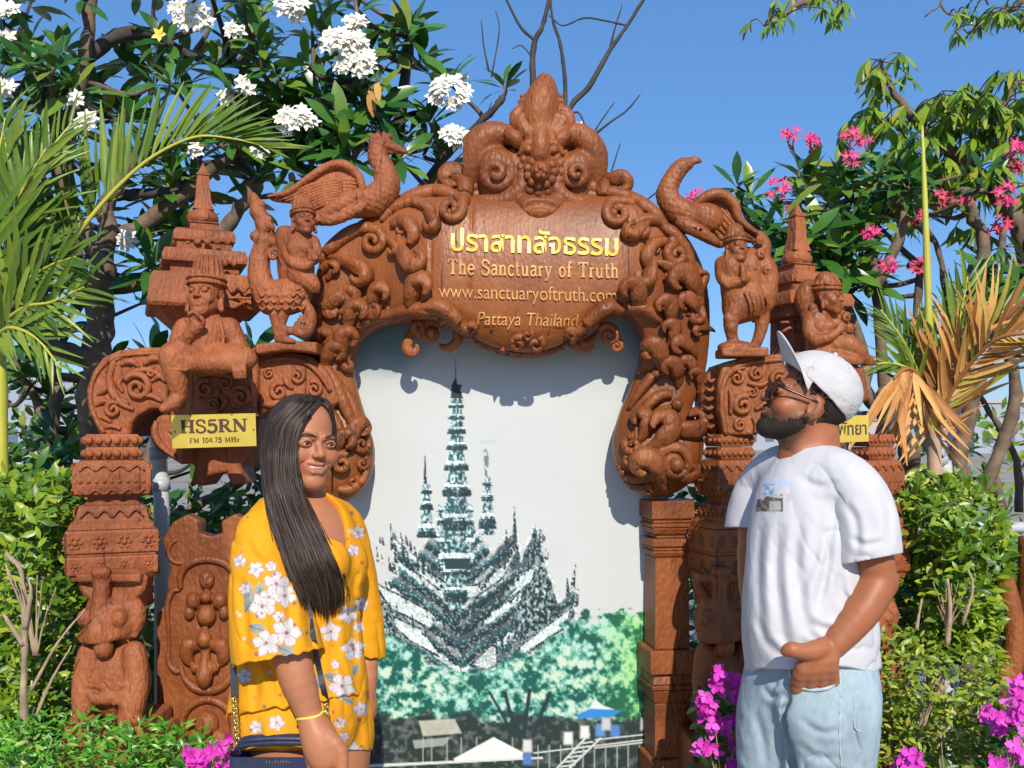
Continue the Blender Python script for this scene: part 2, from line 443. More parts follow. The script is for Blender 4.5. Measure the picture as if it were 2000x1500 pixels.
def leafmat(name, stops, rough=0.35, transl=0.3, spec=0.5):
    """leaf: colour varies leaf by leaf (object random + island random), some light passes through"""
    m, nt, b, N, L = nodes(name)
    g = N('ShaderNodeNewGeometry'); oi = N('ShaderNodeObjectInfo')
    a = N('ShaderNodeMath'); a.operation = 'ADD'; L(g.outputs['Random Per Island'], a.inputs[0]); L(oi.outputs['Random'], a.inputs[1])
    f = N('ShaderNodeMath'); f.operation = 'FRACT'; L(a.outputs[0], f.inputs[0])
    r = ramp(nt, stops); L(f.outputs[0], r.inputs['Fac'])
    n = N('ShaderNodeTexNoise'); n.inputs['Scale'].default_value = 40; L(g.outputs['Position'], n.inputs['Vector'])
    mr = N('ShaderNodeMapRange'); mr.inputs['To Min'].default_value = 0.75; mr.inputs['To Max'].default_value = 1.25; L(n.outputs['Fac'], mr.inputs['Value'])
    mul = N('ShaderNodeMix'); mul.data_type = 'RGBA'; mul.blend_type = 'MULTIPLY'; mul.inputs[0].default_value = 1.0
    L(r.outputs['Color'], mul.inputs[6]); L(mr.outputs[0], mul.inputs[7])
    L(mul.outputs[2], b.inputs['Base Color']); b.inputs['Roughness'].default_value = rough; b.inputs['Specular IOR Level'].default_value = spec
    tr = N('ShaderNodeBsdfTranslucent'); L(mul.outputs[2], tr.inputs['Color'])
    mx = N('ShaderNodeMixShader'); mx.inputs[0].default_value = transl
    L(b.outputs[0], mx.inputs[1]); L(tr.outputs[0], mx.inputs[2])
    L(mx.outputs[0], nt.nodes['Material Output'].inputs['Surface'])
    return m

M_WOOD = wood('carved_teak', (0.15, 0.042, 0.011), (0.27, 0.078, 0.019), (0.37, 0.122, 0.034), rough=0.46, bump=0.5, spec=0.4)
M_WOODR = wood('red_weathered_teak', (0.18, 0.050, 0.017), (0.31, 0.090, 0.029), (0.42, 0.140, 0.050), rough=0.55, bump=0.65, spec=0.35)
M_WOODB = wood('board_teak', (0.215, 0.062, 0.013), (0.275, 0.080, 0.017), (0.33, 0.105, 0.025), rough=0.40, bump=0.22, spec=.4)
M_GOLD = plain('gold_paint', (0.80, 0.52, 0.06), rough=0.35, var=0.15, metal=0.3)
M_GOLDDULL = plain('worn_gold_paint', (0.62, 0.30, 0.07), rough=0.45, var=0.3, scale=40)
# ------------------------------------------------------------------ ground
M_GROUND = plain('garden_soil', (0.16, 0.11, 0.07), rough=0.95, var=0.35, scale=3, bump=0.6, bscale=25)
M_PAVE = plain('plaza_concrete', (0.36, 0.33, 0.29), rough=0.85, var=0.12, scale=2, bump=0.2)
def sheet(name, x0, x1, y0, y1, z, m):
    o = mk(name, [(x0, y0, z), (x1, y0, z), (x1, y1, z), (x0, y1, z)], np.array([[0, 1, 2, 3]]), m, smooth=False)
    return tag(o, kind='structure')
tag(sheet('ground', -400, 400, -60, 1500, -0.004, plain('dry_ground', (0.30, 0.27, 0.22), rough=0.95, var=0.25, scale=0.3)), 'dry pale ground stretching away to the town')
tag(sheet('plaza_pavement', -6, 6, -8, 2.55, 0.0, M_PAVE), 'pale concrete plaza where the two visitors stand')
tag(sheet('garden_bed', -6, 6, 2.55, 5.6, 0.004, M_GROUND), 'brown soil bed under the shrubs and carvings')
kv = MB()
for i in range(10): kv.add(*[rbox((-5.99 + i * 1.2, 2.50, 0.006), (-4.81 + i * 1.2, 2.60, 0.12), 0.012)[q] for q in (0, 1, 2)])
tag(kv.build('kerb', M_PAVE), 'low concrete kerb edging the garden bed', kind='structure')

# ------------------------------------------------------------------ the carved arch
YA = 3.05; K = YA / FPX
OUT = [(604, 600), (612, 560), (625, 512), (650, 472), (690, 440), (740, 410), (800, 388), (860, 368), (905, 352), (960, 352), (1057, 352), (1150, 352),
       (1190, 366), (1240, 388), (1290, 416), (1325, 446), (1355, 486), (1376, 535), (1385, 590), (1386, 650), (1381, 705), (1370, 755), (1352, 795), (1362, 830),
       (1374, 860), (1368, 905), (1345, 945), (1310, 966), (1262, 970), (1225, 940), (1202, 900), (1199, 855), (1214, 800), (1236, 750), (1250, 700), (1252, 668),
       (1243, 640), (1222, 618), (1190, 620), (1150, 645), (1110, 668), (1070, 684), (1030, 690), (985, 686), (945, 672), (905, 650), (860, 632), (800, 628), (750, 636), (715, 655),
       (694, 685), (690, 730), (702, 785), (720, 840), (729, 885), (722, 930), (695, 968), (655, 985), (615, 970), (590, 930), (590, 870), (605, 800), (612, 740), (606, 670)]
def sstep(a, b, x):
    t = np.clip((x - a) / (b - a), 0, 1); return t * t * (3 - 2 * t)
def front_f(x, y, d):
    """forward height of the carved board over the arch plane, in px; d = distance inside the outline"""
    rnd = 24 * np.sqrt(np.clip(d / 34.0, 0, 1))
    by = np.sqrt(np.clip(1 - ((y - 560) / 172.0) ** 2, 0, 1)); bx = sstep(0, 1, (360 - np.abs(x - 1035)) / 210.0)
    jl = 14 * np.exp(-((y - 890) / 80.0) ** 2) * np.sqrt(np.clip(d / 60.0, 0, 1)) * 2
    return rnd + 58 * bx * by + jl
_gx = np.arange(560, 1420, 4.0); _gy = np.arange(320, 1010, 4.0)
_GX, _GY = np.meshgrid(_gx, _gy, indexing='ij')
_SD = poly_sd(_GX, _GY, crm(OUT + [OUT[0]], 220)[:-1])
_FR = front_f(_GX, _GY, np.maximum(-_SD, 0)); _FR[_SD > 0] = 0
def sf(x, y):
    i = int(np.clip((x - 560) / 4, 0, len(_gx) - 1)); j = int(np.clip((y - 320) / 4, 0, len(_gy) - 1)); return _FR[i, j]
SURF = [None]
def AW(x, y, lift=0.0):
    if SURF[0] is not None: return SURF[0](x, y, lift)
    return AWarch(x, y, lift)
def AWarch(x, y, lift=0.0):
    """arch point seen at px (x,y), lifted `lift` px off the carved surface"""
    f = sf(x, y); s = 1 - f * K / YA
    f = sf(CX + (x - CX) * s, CY + (y - CY) * s) + lift
    return P(x, y, YA - f * K)

arch = empty('carved_arch', (0.0, YA, 0.0), 'tall carved teak arch with gold lettered board framing the temple poster', 'arch')
# the body: outline with its own thickness, front swelling like a barrel, vertical plank joints
g = SDF((560, -34, 320), (1420, 112, 1010), 4.0)
gx, gz = np.meshgrid(g.ax[0], g.ax[2], indexing='ij')
sd2 = poly_sd(gx, gz, crm(OUT + [OUT[0]], 220)[:-1]); fr = front_f(gx, gz, np.maximum(-sd2, 0))
for xj, wj in ((848, 2.2), (922, 1.2), (1250, 1.6)): fr = fr - 4.0 * np.exp(-((gx - xj - (gz - 500) * -0.03) / wj) ** 2) * (np.abs(gz - 530) < 150)
yy = g.ax[1][None, :, None]
dz = np.maximum(yy - fr[:, None, :], -28 - yy)
g.F = np.maximum(sd2[:, None, :], dz * 0.8).astype(np.float32)
V, Q = g.mesh()
VW = np.stack([(V[:, 0] - CX) * K, YA - V[:, 1] * K, CZ + (CY - V[:, 2]) * K], 1)
mk('board', VW, Q, M_WOODB, arch)

def orn(path, r, lift=0.55, name='carved_scroll', n=9, m=None, ridge=0.10, flat=0.75, lifts=None, mat=None, parent=None):
    path = np.asarray(path, float); m = m or max(10, 5 * len(path))
    pp = crm(path, m); rr = crm(np.asarray(r, float)[:, None], m)[:, 0] if hasattr(r, '__len__') else np.full(m, float(r))
    rr = np.maximum(rr, 0.6); ll = np.full(m, 0.0) if lifts is None else crm(np.asarray(lifts, float)[:, None], m)[:, 0]
    W3 = np.array([AW(p[0], p[1], lift * q + l) for p, q, l in zip(pp, rr, ll)])
    V, Q, T = sweep(W3, rr * K, n, None, rr * K, ridge, 4)
    return mk(name, V, [Q, T], mat or M_WOOD, parent or arch)

def spiral(x, y, R0, a0, turns, sg, n=16, r1=0.16):
    t = np.linspace(0, 1, n); a = math.radians(a0) + sg * turns * 2 * math.pi * t; r = R0 * ((1 - t) * (1 - r1) + r1)
    return np.stack([x + r * np.cos(a), y - r * np.sin(a)], 1)

def volute(x, y, R0, a0, turns=1.4, sg=1, r0=8, tail=(), rt=4, lift=0.6, parent=None, mat=None, k=None):
    sp = spiral(x, y, R0, a0, turns, sg)
    path = np.vstack([np.asarray(tail, float).reshape(-1, 2), sp]) if len(tail) else sp
    nt_ = len(tail)
    r = np.concatenate([np.linspace(rt, r0, nt_ + 1)[:-1] if nt_ else [], np.linspace(r0, r0 * 0.55, len(sp))])
    lf = np.concatenate([np.zeros(nt_), np.linspace(0, r0 * 0.9, len(sp))])
    o = orn(path, r, lift, 'volute', m=len(path) * 3, lifts=lf, parent=parent, mat=mat)
    return o

def lip(x, y, ang, w, l, bud=False, parent=None, mat=None, base=None):
    """a carved leaf end: a tapering stalk that swells and hooks over on itself"""
    a = math.radians(ang); w = w * 1.16; d2 = np.array([math.cos(a), -math.sin(a)]); q2 = np.array([-d2[1], d2[0]])
    sg = 1.0 if q2 @ np.array([1000 - x, 640 - y]) > 0 else -1.0
    q2 = q2 * sg; R0 = .33 * w; pts = [(-1.25 * l, -.10 * l), (-.8 * l, -.16 * l), (-.35 * l, -.10 * l), (-.05 * w, 0)]
    rr = [.06 * w, .19 * w, .26 * w, .30 * w]; lf = [0, .04 * w, .10 * w, .18 * w]
    for i, ph in enumerate(np.linspace(40, 265, 8)):
        t = i / 7; r_ = R0 * (1 - .38 * t); f_ = math.radians(ph); pts.append((r_ * math.sin(f_), R0 - r_ * math.cos(f_) * (1 if t < .6 else .9)))
        rr.append(w * (.31 - .03 * t if t < .3 else .30 * (1 - t) ** .8 + .04)); lf.append(w * (.22 + .24 * t))
    pts = crm(np.array(pts), 34); rr = np.maximum(crm(np.array(rr)[:, None], 34)[:, 0], .02 * w); lf = crm(np.array(lf)[:, None], 34)[:, 0]
    W3 = np.array([AW(x + d2[0] * u + q2[0] * v, y + d2[1] * u + q2[1] * v, f_ + .3 * r_) for (u, v), r_, f_ in zip(pts, rr, lf)])
    W3[1:-1] = (W3[:-2] + 2 * W3[1:-1] + W3[2:]) / 4
    mb = MB(); V, Q, T = sweep(W3, rr * K, 11, None, rr * K, .16, 3); mb.add(V, Q, T)
    if bud:
        V, Q, T = ball(AW(x + q2[0] * R0, y + q2[1] * R0, w * .30), w * .15 * K, 9); mb.add(V, Q, T)
    return mb.build('leaf_curl', mat or M_WOOD, parent or arch)

def ball(c, r, n=10, sy=1.0, sz=1.0):
    m = max(5, n // 2 + 1); th = np.linspace(-math.pi / 2, math.pi / 2, m + 2)[1:-1]
    V, Q, T = lathe([(math.cos(t), math.sin(t)) for t in th], n)
    V[-2] = (0, 0, -1); V[-1] = (0, 0, 1)
    rr = np.array([r, r * sy, r * sz]) if np.isscalar(r) else np.asarray(r)
    return V * rr + np.asarray(c), Q, T

# -- left haunch and arc
orn([(622, 512), (648, 484), (682, 457), (712, 446), (738, 450)], [9, 14, 15, 13, 11], 0.5, m=30)
volute(727, 471, 24, 75, 1.35, -1, 10, [(690, 452), (712, 445)], 8)
orn([(640, 545), (652, 528), (664, 512)], [6, 8, 4])
lip(700, 520, -10, 46, 52); lip(640, 520, 60, 26, 30)
orn([(745, 432), (768, 408), (800, 396), (830, 402), (846, 418)], [6, 12, 14, 12, 8], 0.5, ridge=.16)
lip(845, 425, -40, 34, 30)
orn([(765, 440), (785, 432), (800, 440), (808, 458), (800, 478)], [8, 13, 15, 14, 9], .5)
volute(781, 447, 11, 60, 1.1, -1, 5)
lip(792, 505, -80, 46, 40); lip(770, 478, -30, 26, 26)
orn([(740, 418), (780, 396), (820, 380), (862, 374), (890, 384)], [8, 13, 16, 15, 12], .6, m=30)
volute(881, 407, 26, 62, 1.4, -1, 11, [(850, 376), (875, 376)], 9)
orn([(845, 372), (872, 352), (895, 345), (908, 362), (905, 392), (893, 420)], [6, 16, 20, 18, 14, 6], .4, ridge=.12)
lip(893, 335, 150, 44, 34); volute(900, 368, 10, 90, 1.2, 1, 3.5, lift=1.6)
# -- right haunch and arc
orn([(1165, 372), (1200, 378), (1240, 392), (1275, 414), (1300, 440)], [8, 14, 15, 14, 8], .5, m=30)
volute(1206, 416, 24, 120, 1.4, 1, 11, [(1240, 398), (1218, 394)], 9)
lip(1200, 348, 40, 44, 34); orn([(1178, 384), (1182, 360), (1196, 345)], [12, 15, 12], .5)
lip(1247, 452, -120, 36, 34); lip(1262, 446, -60, 24, 22)
orn([(1238, 436), (1262, 428), (1286, 432), (1304, 446)], [7, 11, 11, 8], .5, ridge=.16)
orn([(1292, 440), (1318, 460), (1340, 492), (1354, 530)], [9, 14, 13, 8], .5)
volute(1322, 497, 21, 110, 1.35, 1, 10, [(1320, 455), (1312, 470)], 7)
orn([(1300, 470), (1278, 476), (1266, 492), (1266, 514), (1280, 528)], [9, 12, 14, 12, 7], .5)
volute(1283, 486, 11, 60, 1.1, 1, 5)
lip(1272, 536, -80, 40, 40); lip(1310, 522, -10, 30, 30)
lip(1348, 545, 105, 52, 40); lip(1376, 545, 60, 24, 28)
# -- left soffit and jamb
lip(650, 588, 55, 44, 48); lip(668, 575, 65, 40, 40); volute(612, 605, 16, 60, 1.2, -1, 6, [(634, 560), (626, 585)], 4)
lip(638, 610, -60, 26, 26, True); lip(728, 578, 100, 40, 36); lip(683, 612, 95, 42, 34, True); lip(720, 612, -40, 30, 26)
orn([(700, 640), (728, 622), (770, 612), (812, 604), (838, 608)], [7, 10, 12, 14, 12], .55, m=28)
lip(803, 566, 100, 48, 44); lip(765, 615, -70, 22, 22, True)
orn([(820, 604), (850, 598), (880, 612), (902, 636), (918, 652)], [12, 15, 14, 13, 10], .6, m=28, ridge=.16); lip(914, 640, 70, 22, 26)
volute(842, 650, 22, 40, 1.3, 1, 9, [(900, 640), (880, 622), (862, 628)], 5); lip(797, 672, -120, 30, 36); lip(815, 650, 160, 28, 30)
orn([(893, 646), (893, 668), (875, 680), (858, 676)], [8, 10, 8, 5])
V, Q, T = ball(AW(842, 650, 14), 11 * K, 12); mk('bud', V, [Q, T], M_WOOD, arch)
lip(622, 655, 60, 34, 34); lip(664, 668, 100, 46, 34, True); lip(640, 690, 85, 42, 36, True); lip(672, 715, -70, 22, 20)
for pth, rr in (([(625, 700), (650, 740), (672, 790), (688, 830)], [6, 12, 13, 7]), ([(650, 735), (678, 770), (698, 815), (706, 850)], [5, 9, 10, 5]),
                ([(612, 740), (636, 790), (660, 830), (668, 860)], [6, 10, 10, 5])): orn(pth, rr, .5, 'carved_leaf', ridge=.2)
lip(690, 842, 95, 40, 34); volute(706, 868, 17, 60, 1.3, -1, 8); volute(708, 905, 13, 60, 1.2, -1, 6)
lip(660, 860, 80, 42, 36); volute(668, 905, 20, 60, 1.3, 1, 9); orn([(722, 900), (710, 935), (685, 955), (660, 955)], [4, 9, 10, 6], .5); volute(690, 940, 10, 60, 1.2, -1, 5)
# -- right soffit and jamb
orn([(1215, 606), (1190, 600), (1165, 616), (1142, 638), (1126, 652)], [10, 15, 14, 12, 9], .6, m=28, ridge=.16); lip(1122, 650, 110, 22, 24)
lip(1247, 572, 80, 46, 40); orn([(1225, 602), (1250, 600), (1272, 612), (1286, 628)], [10, 14, 12, 7], .55)
volute(1188, 655, 20, 140, 1.3, -1, 9, [(1130, 650), (1150, 640), (1168, 634)], 5); volute(1204, 676, 12, 100, 1.3, -1, 6); lip(1152, 668, -120, 26, 26)
orn([(1118, 650), (1122, 672), (1142, 682), (1160, 676)], [7, 10, 8, 5])
lip(1310, 605, 70, 40, 36, True); lip(1352, 590, 110, 36, 32); lip(1370, 612, -60, 30, 28, True); lip(1362, 600, 30, 24, 22)
lip(1316, 650, 60, 34, 30); lip(1340, 672, 120, 36, 28); lip(1368, 640, 160, 22, 24); lip(1290, 690, 85, 46, 32, True); lip(1322, 722, 85, 38, 30, True)
lip(1350, 712, 100, 30, 26, True); lip(1365, 735, 80, 26, 26)
for pth, rr in (([(1236, 830), (1262, 795), (1290, 772), (1312, 772)], [5, 11, 12, 8]), ([(1228, 800), (1252, 762), (1278, 732), (1300, 724)], [5, 10, 11, 7]),
                ([(1262, 836), (1284, 806), (1310, 795)], [5, 9, 6])): orn(pth, rr, .5, 'carved_leaf', ridge=.2)
V, Q, T = ball(AW(1322, 790, 8), 12 * K, 12); mk('bud', V, [Q, T], M_WOOD, arch)
lip(1262, 828, 60, 40, 34); volute(1236, 870, 18, 80, 1.3, 1, 9); volute(1232, 900, 12, 90, 1.2, 1, 6.5)
orn([(1205, 905), (1222, 928), (1250, 936), (1268, 922)], [4, 8, 8, 4], .5); orn([(1212, 925), (1236, 948), (1268, 952)], [4, 8, 5], .5)
lip(1300, 850, 30, 56, 44); lip(1350, 838, -20, 52, 56); lip(1278, 905, 110, 52, 40); volute(1318, 905, 34, 150, 1.5, -1, 13, [(1300, 960), (1288, 930)], 6)
V, Q, T = ball(AW(1322, 908, 16), 15 * K, 12); mk('bud', V, [Q, T], M_WOOD, arch); volute(1268, 958, 10, 60, 1.2, 1, 5); lip(1338, 930, -30, 34, 30)
# -- swag along the bottom edge with its knot
orn([(912, 648), (945, 672), (985, 684), (1030, 690), (1075, 684), (1115, 666)], [5, 7, 8, 8, 8, 5], .7, 'swag', m=40, ridge=.2)
for x, y, r in ((1012, 672, 15), (1046, 672, 15), (1030, 655, 11)):
    volute(x, y, r, 60, 1.2, 1 if x < 1030 else -1, r * .5, lift=1.2)
for x in list(range(935, 1000, 16)) + list(range(1066, 1112, 16)):
    y = 668 + (690 - 668) * (1 - ((x - 1030) / 100) ** 2) - 1
    V, Q, T = ball(AW(x, y, 9), 6 * K, 8); mk('bead', V, [Q, T], M_WOOD, arch)

# -- crest (one carved mass: flame leaf over a mask with a flower in its mouth, big scrolls either side)
cs = SDF(np.array(P(900, 440, YA - 96 * K)) , np.array(P(1226, 135, YA + 18 * K)), 2.3 * K)
cs.frame((0, 0, 0), 1.0)
def CF(x, y, f): return P(x, y, YA - f * K)
def cch(pts, rs, k=5, n=None, sub=False):
    pts = np.asarray(pts, float); rs = np.asarray(rs, float)
    if n: q = crm(np.c_[pts, rs], n); pts, rs = q[:, :3], q[:, 3]
    W3 = np.array([CF(*p) for p in pts]); cs.chain(W3, rs * K, k * K, sub)
def csp(x, y, R0, a0, turns, sg, r0, f0, f1, k=3, n=18):
    sp = spiral(x, y, R0, a0, turns, sg, n); ff = np.linspace(f0, f1, n); rr = np.linspace(r0, r0 * .5, n)
    cch(np.c_[sp, ff], rr, k)
def cel(x, y, f, r, k=5, sub=False, rot=None): cs.ell(CF(x, y, f), np.array([r[0], r[2], r[1]]) * K, k * K, sub, rot)
# backing leaves
cel(1057, 300, -4, (74, 110, 22), 6); cch([(1057, 400, 8), (1057, 330, 14), (1057, 260, 18), (1057, 215, 22)], [34, 46, 40, 30], 8, 10)
cch([(1050, 235, 26), (1058, 200, 30), (1064, 165, 30), (1062, 147, 26)], [36, 33, 18, 3], 6, 12)
cch([(1048, 216, 52), (1060, 185, 54), (1066, 158, 46)], [8, 8, 3], 7, 8)
for sg, cx2 in ((-1, 1022), (1, 1096)):
    csp(cx2, 236, 20, 90, 1.35, -sg if sg < 0 else -1, 11, 34, 48)
    cch([(1057 + sg * 10, 270, 40), (1057 + sg * 30, 255, 44), (1057 + sg * 52, 225, 36)], [10, 12, 8], 5, 8)
    csp(1057 + sg * 37, 198, 10, 90, 1.1, sg, 5, 30, 40)
    cel(1057 + sg * 24, 293, 56, (15, 12, 10), 3, True); cel(1057 + sg * 24, 293, 54, (8, 8, 9), 2)
    cch([(1057 + sg * 42, 300, 46), (1057 + sg * 26, 280, 56), (1057 + sg * 10, 284, 58)], [5, 6, 5], 3, 8)
cch([(1056, 250, 46), (1056, 275, 58), (1056, 300, 56)], [12, 13, 17], 6, 8)
# big side scrolls
for sg, ox, sc, fo in ((-1, 968, 1.0, 0), (1, 1126, .80, 0)):
    cch([(ox + sg * 52 * sc, 350, 10), (ox + sg * 44 * sc, 300, 16), (ox + sg * 14 * sc, 268, 22), (ox - sg * 20 * sc, 262, 26), (ox - sg * 36 * sc, 274, 34)], [20 * sc, 30 * sc, 28 * sc, 17, 11], 5, 14)
    cch([(ox - sg * 28 * sc, 262, 46), (ox - sg * 40 * sc, 272, 52), (ox - sg * 42 * sc, 284, 46)], [12, 11, 6], 4, 8)
    cch([(ox, 330, 14), (ox, 370, 10)], [44 * sc, 34 * sc], 8)
    csp(ox, 338, 34 * sc, 75 if sg < 0 else 105, 1.6, sg, 13 * sc, 36, 62, 2.5, 24)
    cch([(ox - sg * 32 * sc, 300, 30), (ox - sg * 52 * sc, 335, 36), (ox - sg * 46 * sc, 372, 38), (ox - sg * 14 * sc, 392, 36), (ox + sg * 22 * sc, 394, 30), (ox + sg * 52 * sc, 392, 24)], [10, 14, 15, 14, 13, 8], 3, 22)
    cch([(ox - sg * 64 * sc, 345, 24), (ox - sg * 62 * sc, 378, 24), (ox - sg * 40 * sc, 402, 24), (ox - sg * 4 * sc, 413, 22), (ox + sg * 44 * sc, 412, 18)], [8, 11, 11, 10, 6], 2.5, 18)
    for q in range(5):
        t = q / 4.0; cel(ox - sg * (60 - 90 * t) * sc, 392 + 24 * math.sin(t * 2.2), 20, (13, 8, 10), 2)
    for q in range(4): cel(ox + sg * (50 - 3 * q) * sc, 300 + 22 * q, 14, (10, 14, 10), 2)
    cch([(ox + sg * 40 * sc, 330, 46), (ox + sg * 22 * sc, 290, 52), (ox - sg * 10 * sc, 280, 52)], [2.6, 3, 2], 4, 12, True)
# cup leaf below the flower
cch([(1012, 392, 34), (1036, 404, 46), (1053, 412, 50), (1074, 404, 46), (1096, 392, 34)], [14, 20, 22, 20, 13], 5, 14)
cch([(1020, 408, 66), (1042, 398, 74), (1056, 396, 76), (1072, 399, 74), (1092, 407, 66)], [4, 9, 10, 9, 4], 4, 12, True)
cel(1057, 334, 34, (46, 44, 14), 4, True)
cs.disp(lambda x, y, z: 0.0016 * (fbm(x * 90, y * 90, z * 90, 3) - 0.5), 0.02)
V, Q = cs.mesh(); mk('crest', V, Q, M_WOOD, arch)
# flower in the mouth
fl = MB(); c0 = CF(1056, 336, 44)
for ring, (n, R0, r, f) in enumerate(((15, 40, 10, 44), (11, 26, 9, 54))):
    for q in range(n):
        a = 2 * math.pi * q / n
        V, Q, T = ball(CF(1056 + R0 * math.cos(a), 336 - R0 * math.sin(a), f), (r * K, r * .9 * K, r * K), 8)
        V[:, 1] += 0; fl.add(V, Q, T)
V, Q, T = ball(CF(1056, 336, 56), (21 * K, 20 * K, 21 * K), 14); fl.add(V, Q, T)
for q in range(5):
    a = math.radians(90 + 72 * q); V, Q, T = ball(CF(1056 + 9 * math.cos(a), 336 - 9 * math.sin(a), 74), 6 * K, 8); fl.add(V, Q, T)
fl.build('rosette', M_WOOD, arch)

# ---- lettering on the board
def text_mesh(s, offs=0.0, shear=0.0, size=1.0):
    c = bpy.data.curves.new('lettering', 'FONT'); c.body = s; c.offset = offs; c.shear = shear; c.size = size
    o = bpy.data.objects.new('lettering_tmp', c); COL.objects.link(o)
    bpy.context.view_layer.update()
    ev = o.evaluated_get(bpy.context.evaluated_depsgraph_get()); me = ev.to_mesh()
    V = np.array([v.co[:] for v in me.vertices]); Fc = [list(p.vertices) for p in me.polygons]
    ev.to_mesh_clear(); bpy.data.objects.remove(o); bpy.data.curves.remove(c)
    return V, Fc

# a small slab serif stroke alphabet (cap height 1): strokes as [(points...), width]
def gl(ch):
    b = 0.17; t = 0.09
    S = lambda x0, x1, y: ([(x0, y), (x1, y)], t)
    if ch == 'T': return .78, [([(.39, 0), (.39, .98)], b), S(.04, .74, .96), S(.22, .56, .03), ([(.05, .96), (.05, .78)], t), ([(.73, .96), (.73, .78)], t)]
    if ch == 'h': return .68, [([(.17, 0), (.17, 1)], b), ([(.17, .5), (.32, .64), (.46, .62), (.5, .48), (.5, 0)], b * .8), S(.04, .3, .03), S(.38, .64, .03), S(.05, .2, .97)]
    if ch == 'e': return .6, [([(.1, .36), (.52, .36), (.5, .55), (.34, .66), (.17, .58), (.1, .36), (.16, .1), (.34, .0), (.52, .1)], b * .75)]
    if ch == 'S': return .72, [([(.6, .72), (.58, .86), (.42, .98), (.22, .95), (.12, .8), (.18, .62), (.38, .52), (.58, .4), (.63, .2), (.5, .03), (.3, 0), (.13, .1), (.1, .28)], b * .85), ([(.61, .96), (.61, .7)], t), ([(.1, .3), (.1, .04)], t)]
    if ch == 'a': return .6, [([(.14, .55), (.24, .65), (.4, .64), (.46, .5), (.46, .04)], b * .8), ([(.46, .38), (.26, .38), (.12, .24), (.14, .06), (.28, .0), (.44, .12)], b * .7), S(.44, .58, .03)]
    if ch == 'n': return .68, [([(.17, 0), (.17, .64)], b), ([(.17, .48), (.32, .64), (.46, .6), (.5, .46), (.5, 0)], b * .8), S(.04, .3, .03), S(.38, .64, .03), S(.05, .2, .62)]
    if ch == 'c': return .56, [([(.5, .5), (.4, .64), (.22, .62), (.11, .42), (.12, .18), (.24, .02), (.42, .02), (.52, .14)], b * .8)]
    if ch == 't': return .46, [([(.2, .92), (.2, .14), (.28, .02), (.42, .06)], b * .85), S(.04, .42, .62)]
    if ch == 'u': return .68, [([(.16, .62), (.16, .16), (.26, .02), (.4, .04), (.5, .18)], b * .8), ([(.5, .64), (.5, 0)], b * .85), S(.04, .18, .62), S(.38, .52, .62), S(.48, .64, .03)]
    if ch == 'r': return .5, [([(.17, 0), (.17, .64)], b), ([(.17, .44), (.28, .6), (.44, .62)], b * .8), S(.04, .34, .03), S(.04, .18, .62)]
    if ch == 'y': return .64, [([(.12, .63), (.32, .06)], b * .8), ([(.54, .63), (.3, -.1), (.2, -.26), (.06, -.24)], b * .6), S(.02, .24, .63), S(.42, .62, .63)]
    if ch == 'o': return .62, [([(.3, .65), (.14, .54), (.1, .33), (.14, .1), (.3, 0), (.46, .1), (.51, .33), (.46, .54), (.3, .65)], b * .8)]
    if ch == 'f': return .44, [([(.2, 0), (.2, .8), (.28, .97), (.42, .95)], b * .85), S(.04, .38, .62), S(.07, .34, .03)]
    if ch == 'H': return .96, [([(.2, 0), (.2, 1)], .22), ([(.74, 0), (.74, 1)], .22), S(.2, .74, .5), S(.02, .4, .03), S(.02, .4, .97), S(.55, .93, .03), S(.55, .93, .97)]
    if ch == '5': return .74, [([(.2, .95), (.62, .95)], .15), ([(.19, .97), (.16, .52)], .1), ([(.16, .54), (.36, .64), (.56, .54), (.62, .33), (.54, .1), (.32, .0), (.14, .08), (.1, .2)], .19)]
    if ch == 'R': return .92, [([(.2, 0), (.2, 1)], .22), ([(.2, .95), (.46, .95), (.62, .86), (.64, .72), (.56, .56), (.4, .5), (.2, .5)], .14), ([(.42, .5), (.6, .24), (.76, .02)], .2), S(.02, .4, .03), S(.02, .3, .97), S(.66, .9, .03)]
    if ch == 'N': return .96, [([(.16, 0), (.16, 1)], .11), ([(.16, .98), (.76, .02)], .22), ([(.78, 0), (.78, 1)], .11), S(.02, .32, .03), S(.02, .24, .97), S(.64, .94, .97)]
    if ch == 'F': return .68, [([(.2, 0), (.2, 1)], b), S(.06, .6, .96), S(.2, .48, .52), S(.06, .36, .03), ([(.59, .96), (.59, .78)], t)]
    if ch == 'M': return 1.04, [([(.14, 0), (.14, 1)], .1), ([(.16, .98), (.5, .1)], b), ([(.86, .98), (.5, .1)], t), ([(.86, 0), (.86, 1)], b), S(.02, .28, .03), S(.72, .98, .03)]
    if ch == 'z': return .5, [S(.06, .44, .6), ([(.42, .6), (.08, .04)], b), S(.06, .46, .04)]
    if ch == '1': return .5, [([(.26, 0), (.26, .98), (.12, .84)], b), S(.1, .42, .03)]
    if ch == '0': return .66, [([(.32, .98), (.14, .8), (.1, .5), (.14, .2), (.32, 0), (.5, .2), (.54, .5), (.5, .8), (.32, .98)], b * .85)]
    if ch == '4': return .66, [([(.44, 0), (.44, .98), (.08, .3), (.6, .3)], b * .75)]
    if ch == '7': return .6, [([(.08, .95), (.54, .95), (.34, .4), (.28, 0)], b * .8)]
    if ch == '.': return .26, [([(.1, .04), (.17, .04)], .14)]
    return .45, []

def serif_line(s, spacing=1.0):
    """-> list of (pts, width) in units of cap height, total advance"""
    x = 0; out = []
    for ch in s:
        w, st = gl(ch)
        for pts, wd in st:
            p = np.array(pts, float)
            if len(p) > 2: p = crm(p, 5 * (len(p) - 1) + 1)
            out.append((p + (x, 0), wd))
        x += w * spacing
    return out, x

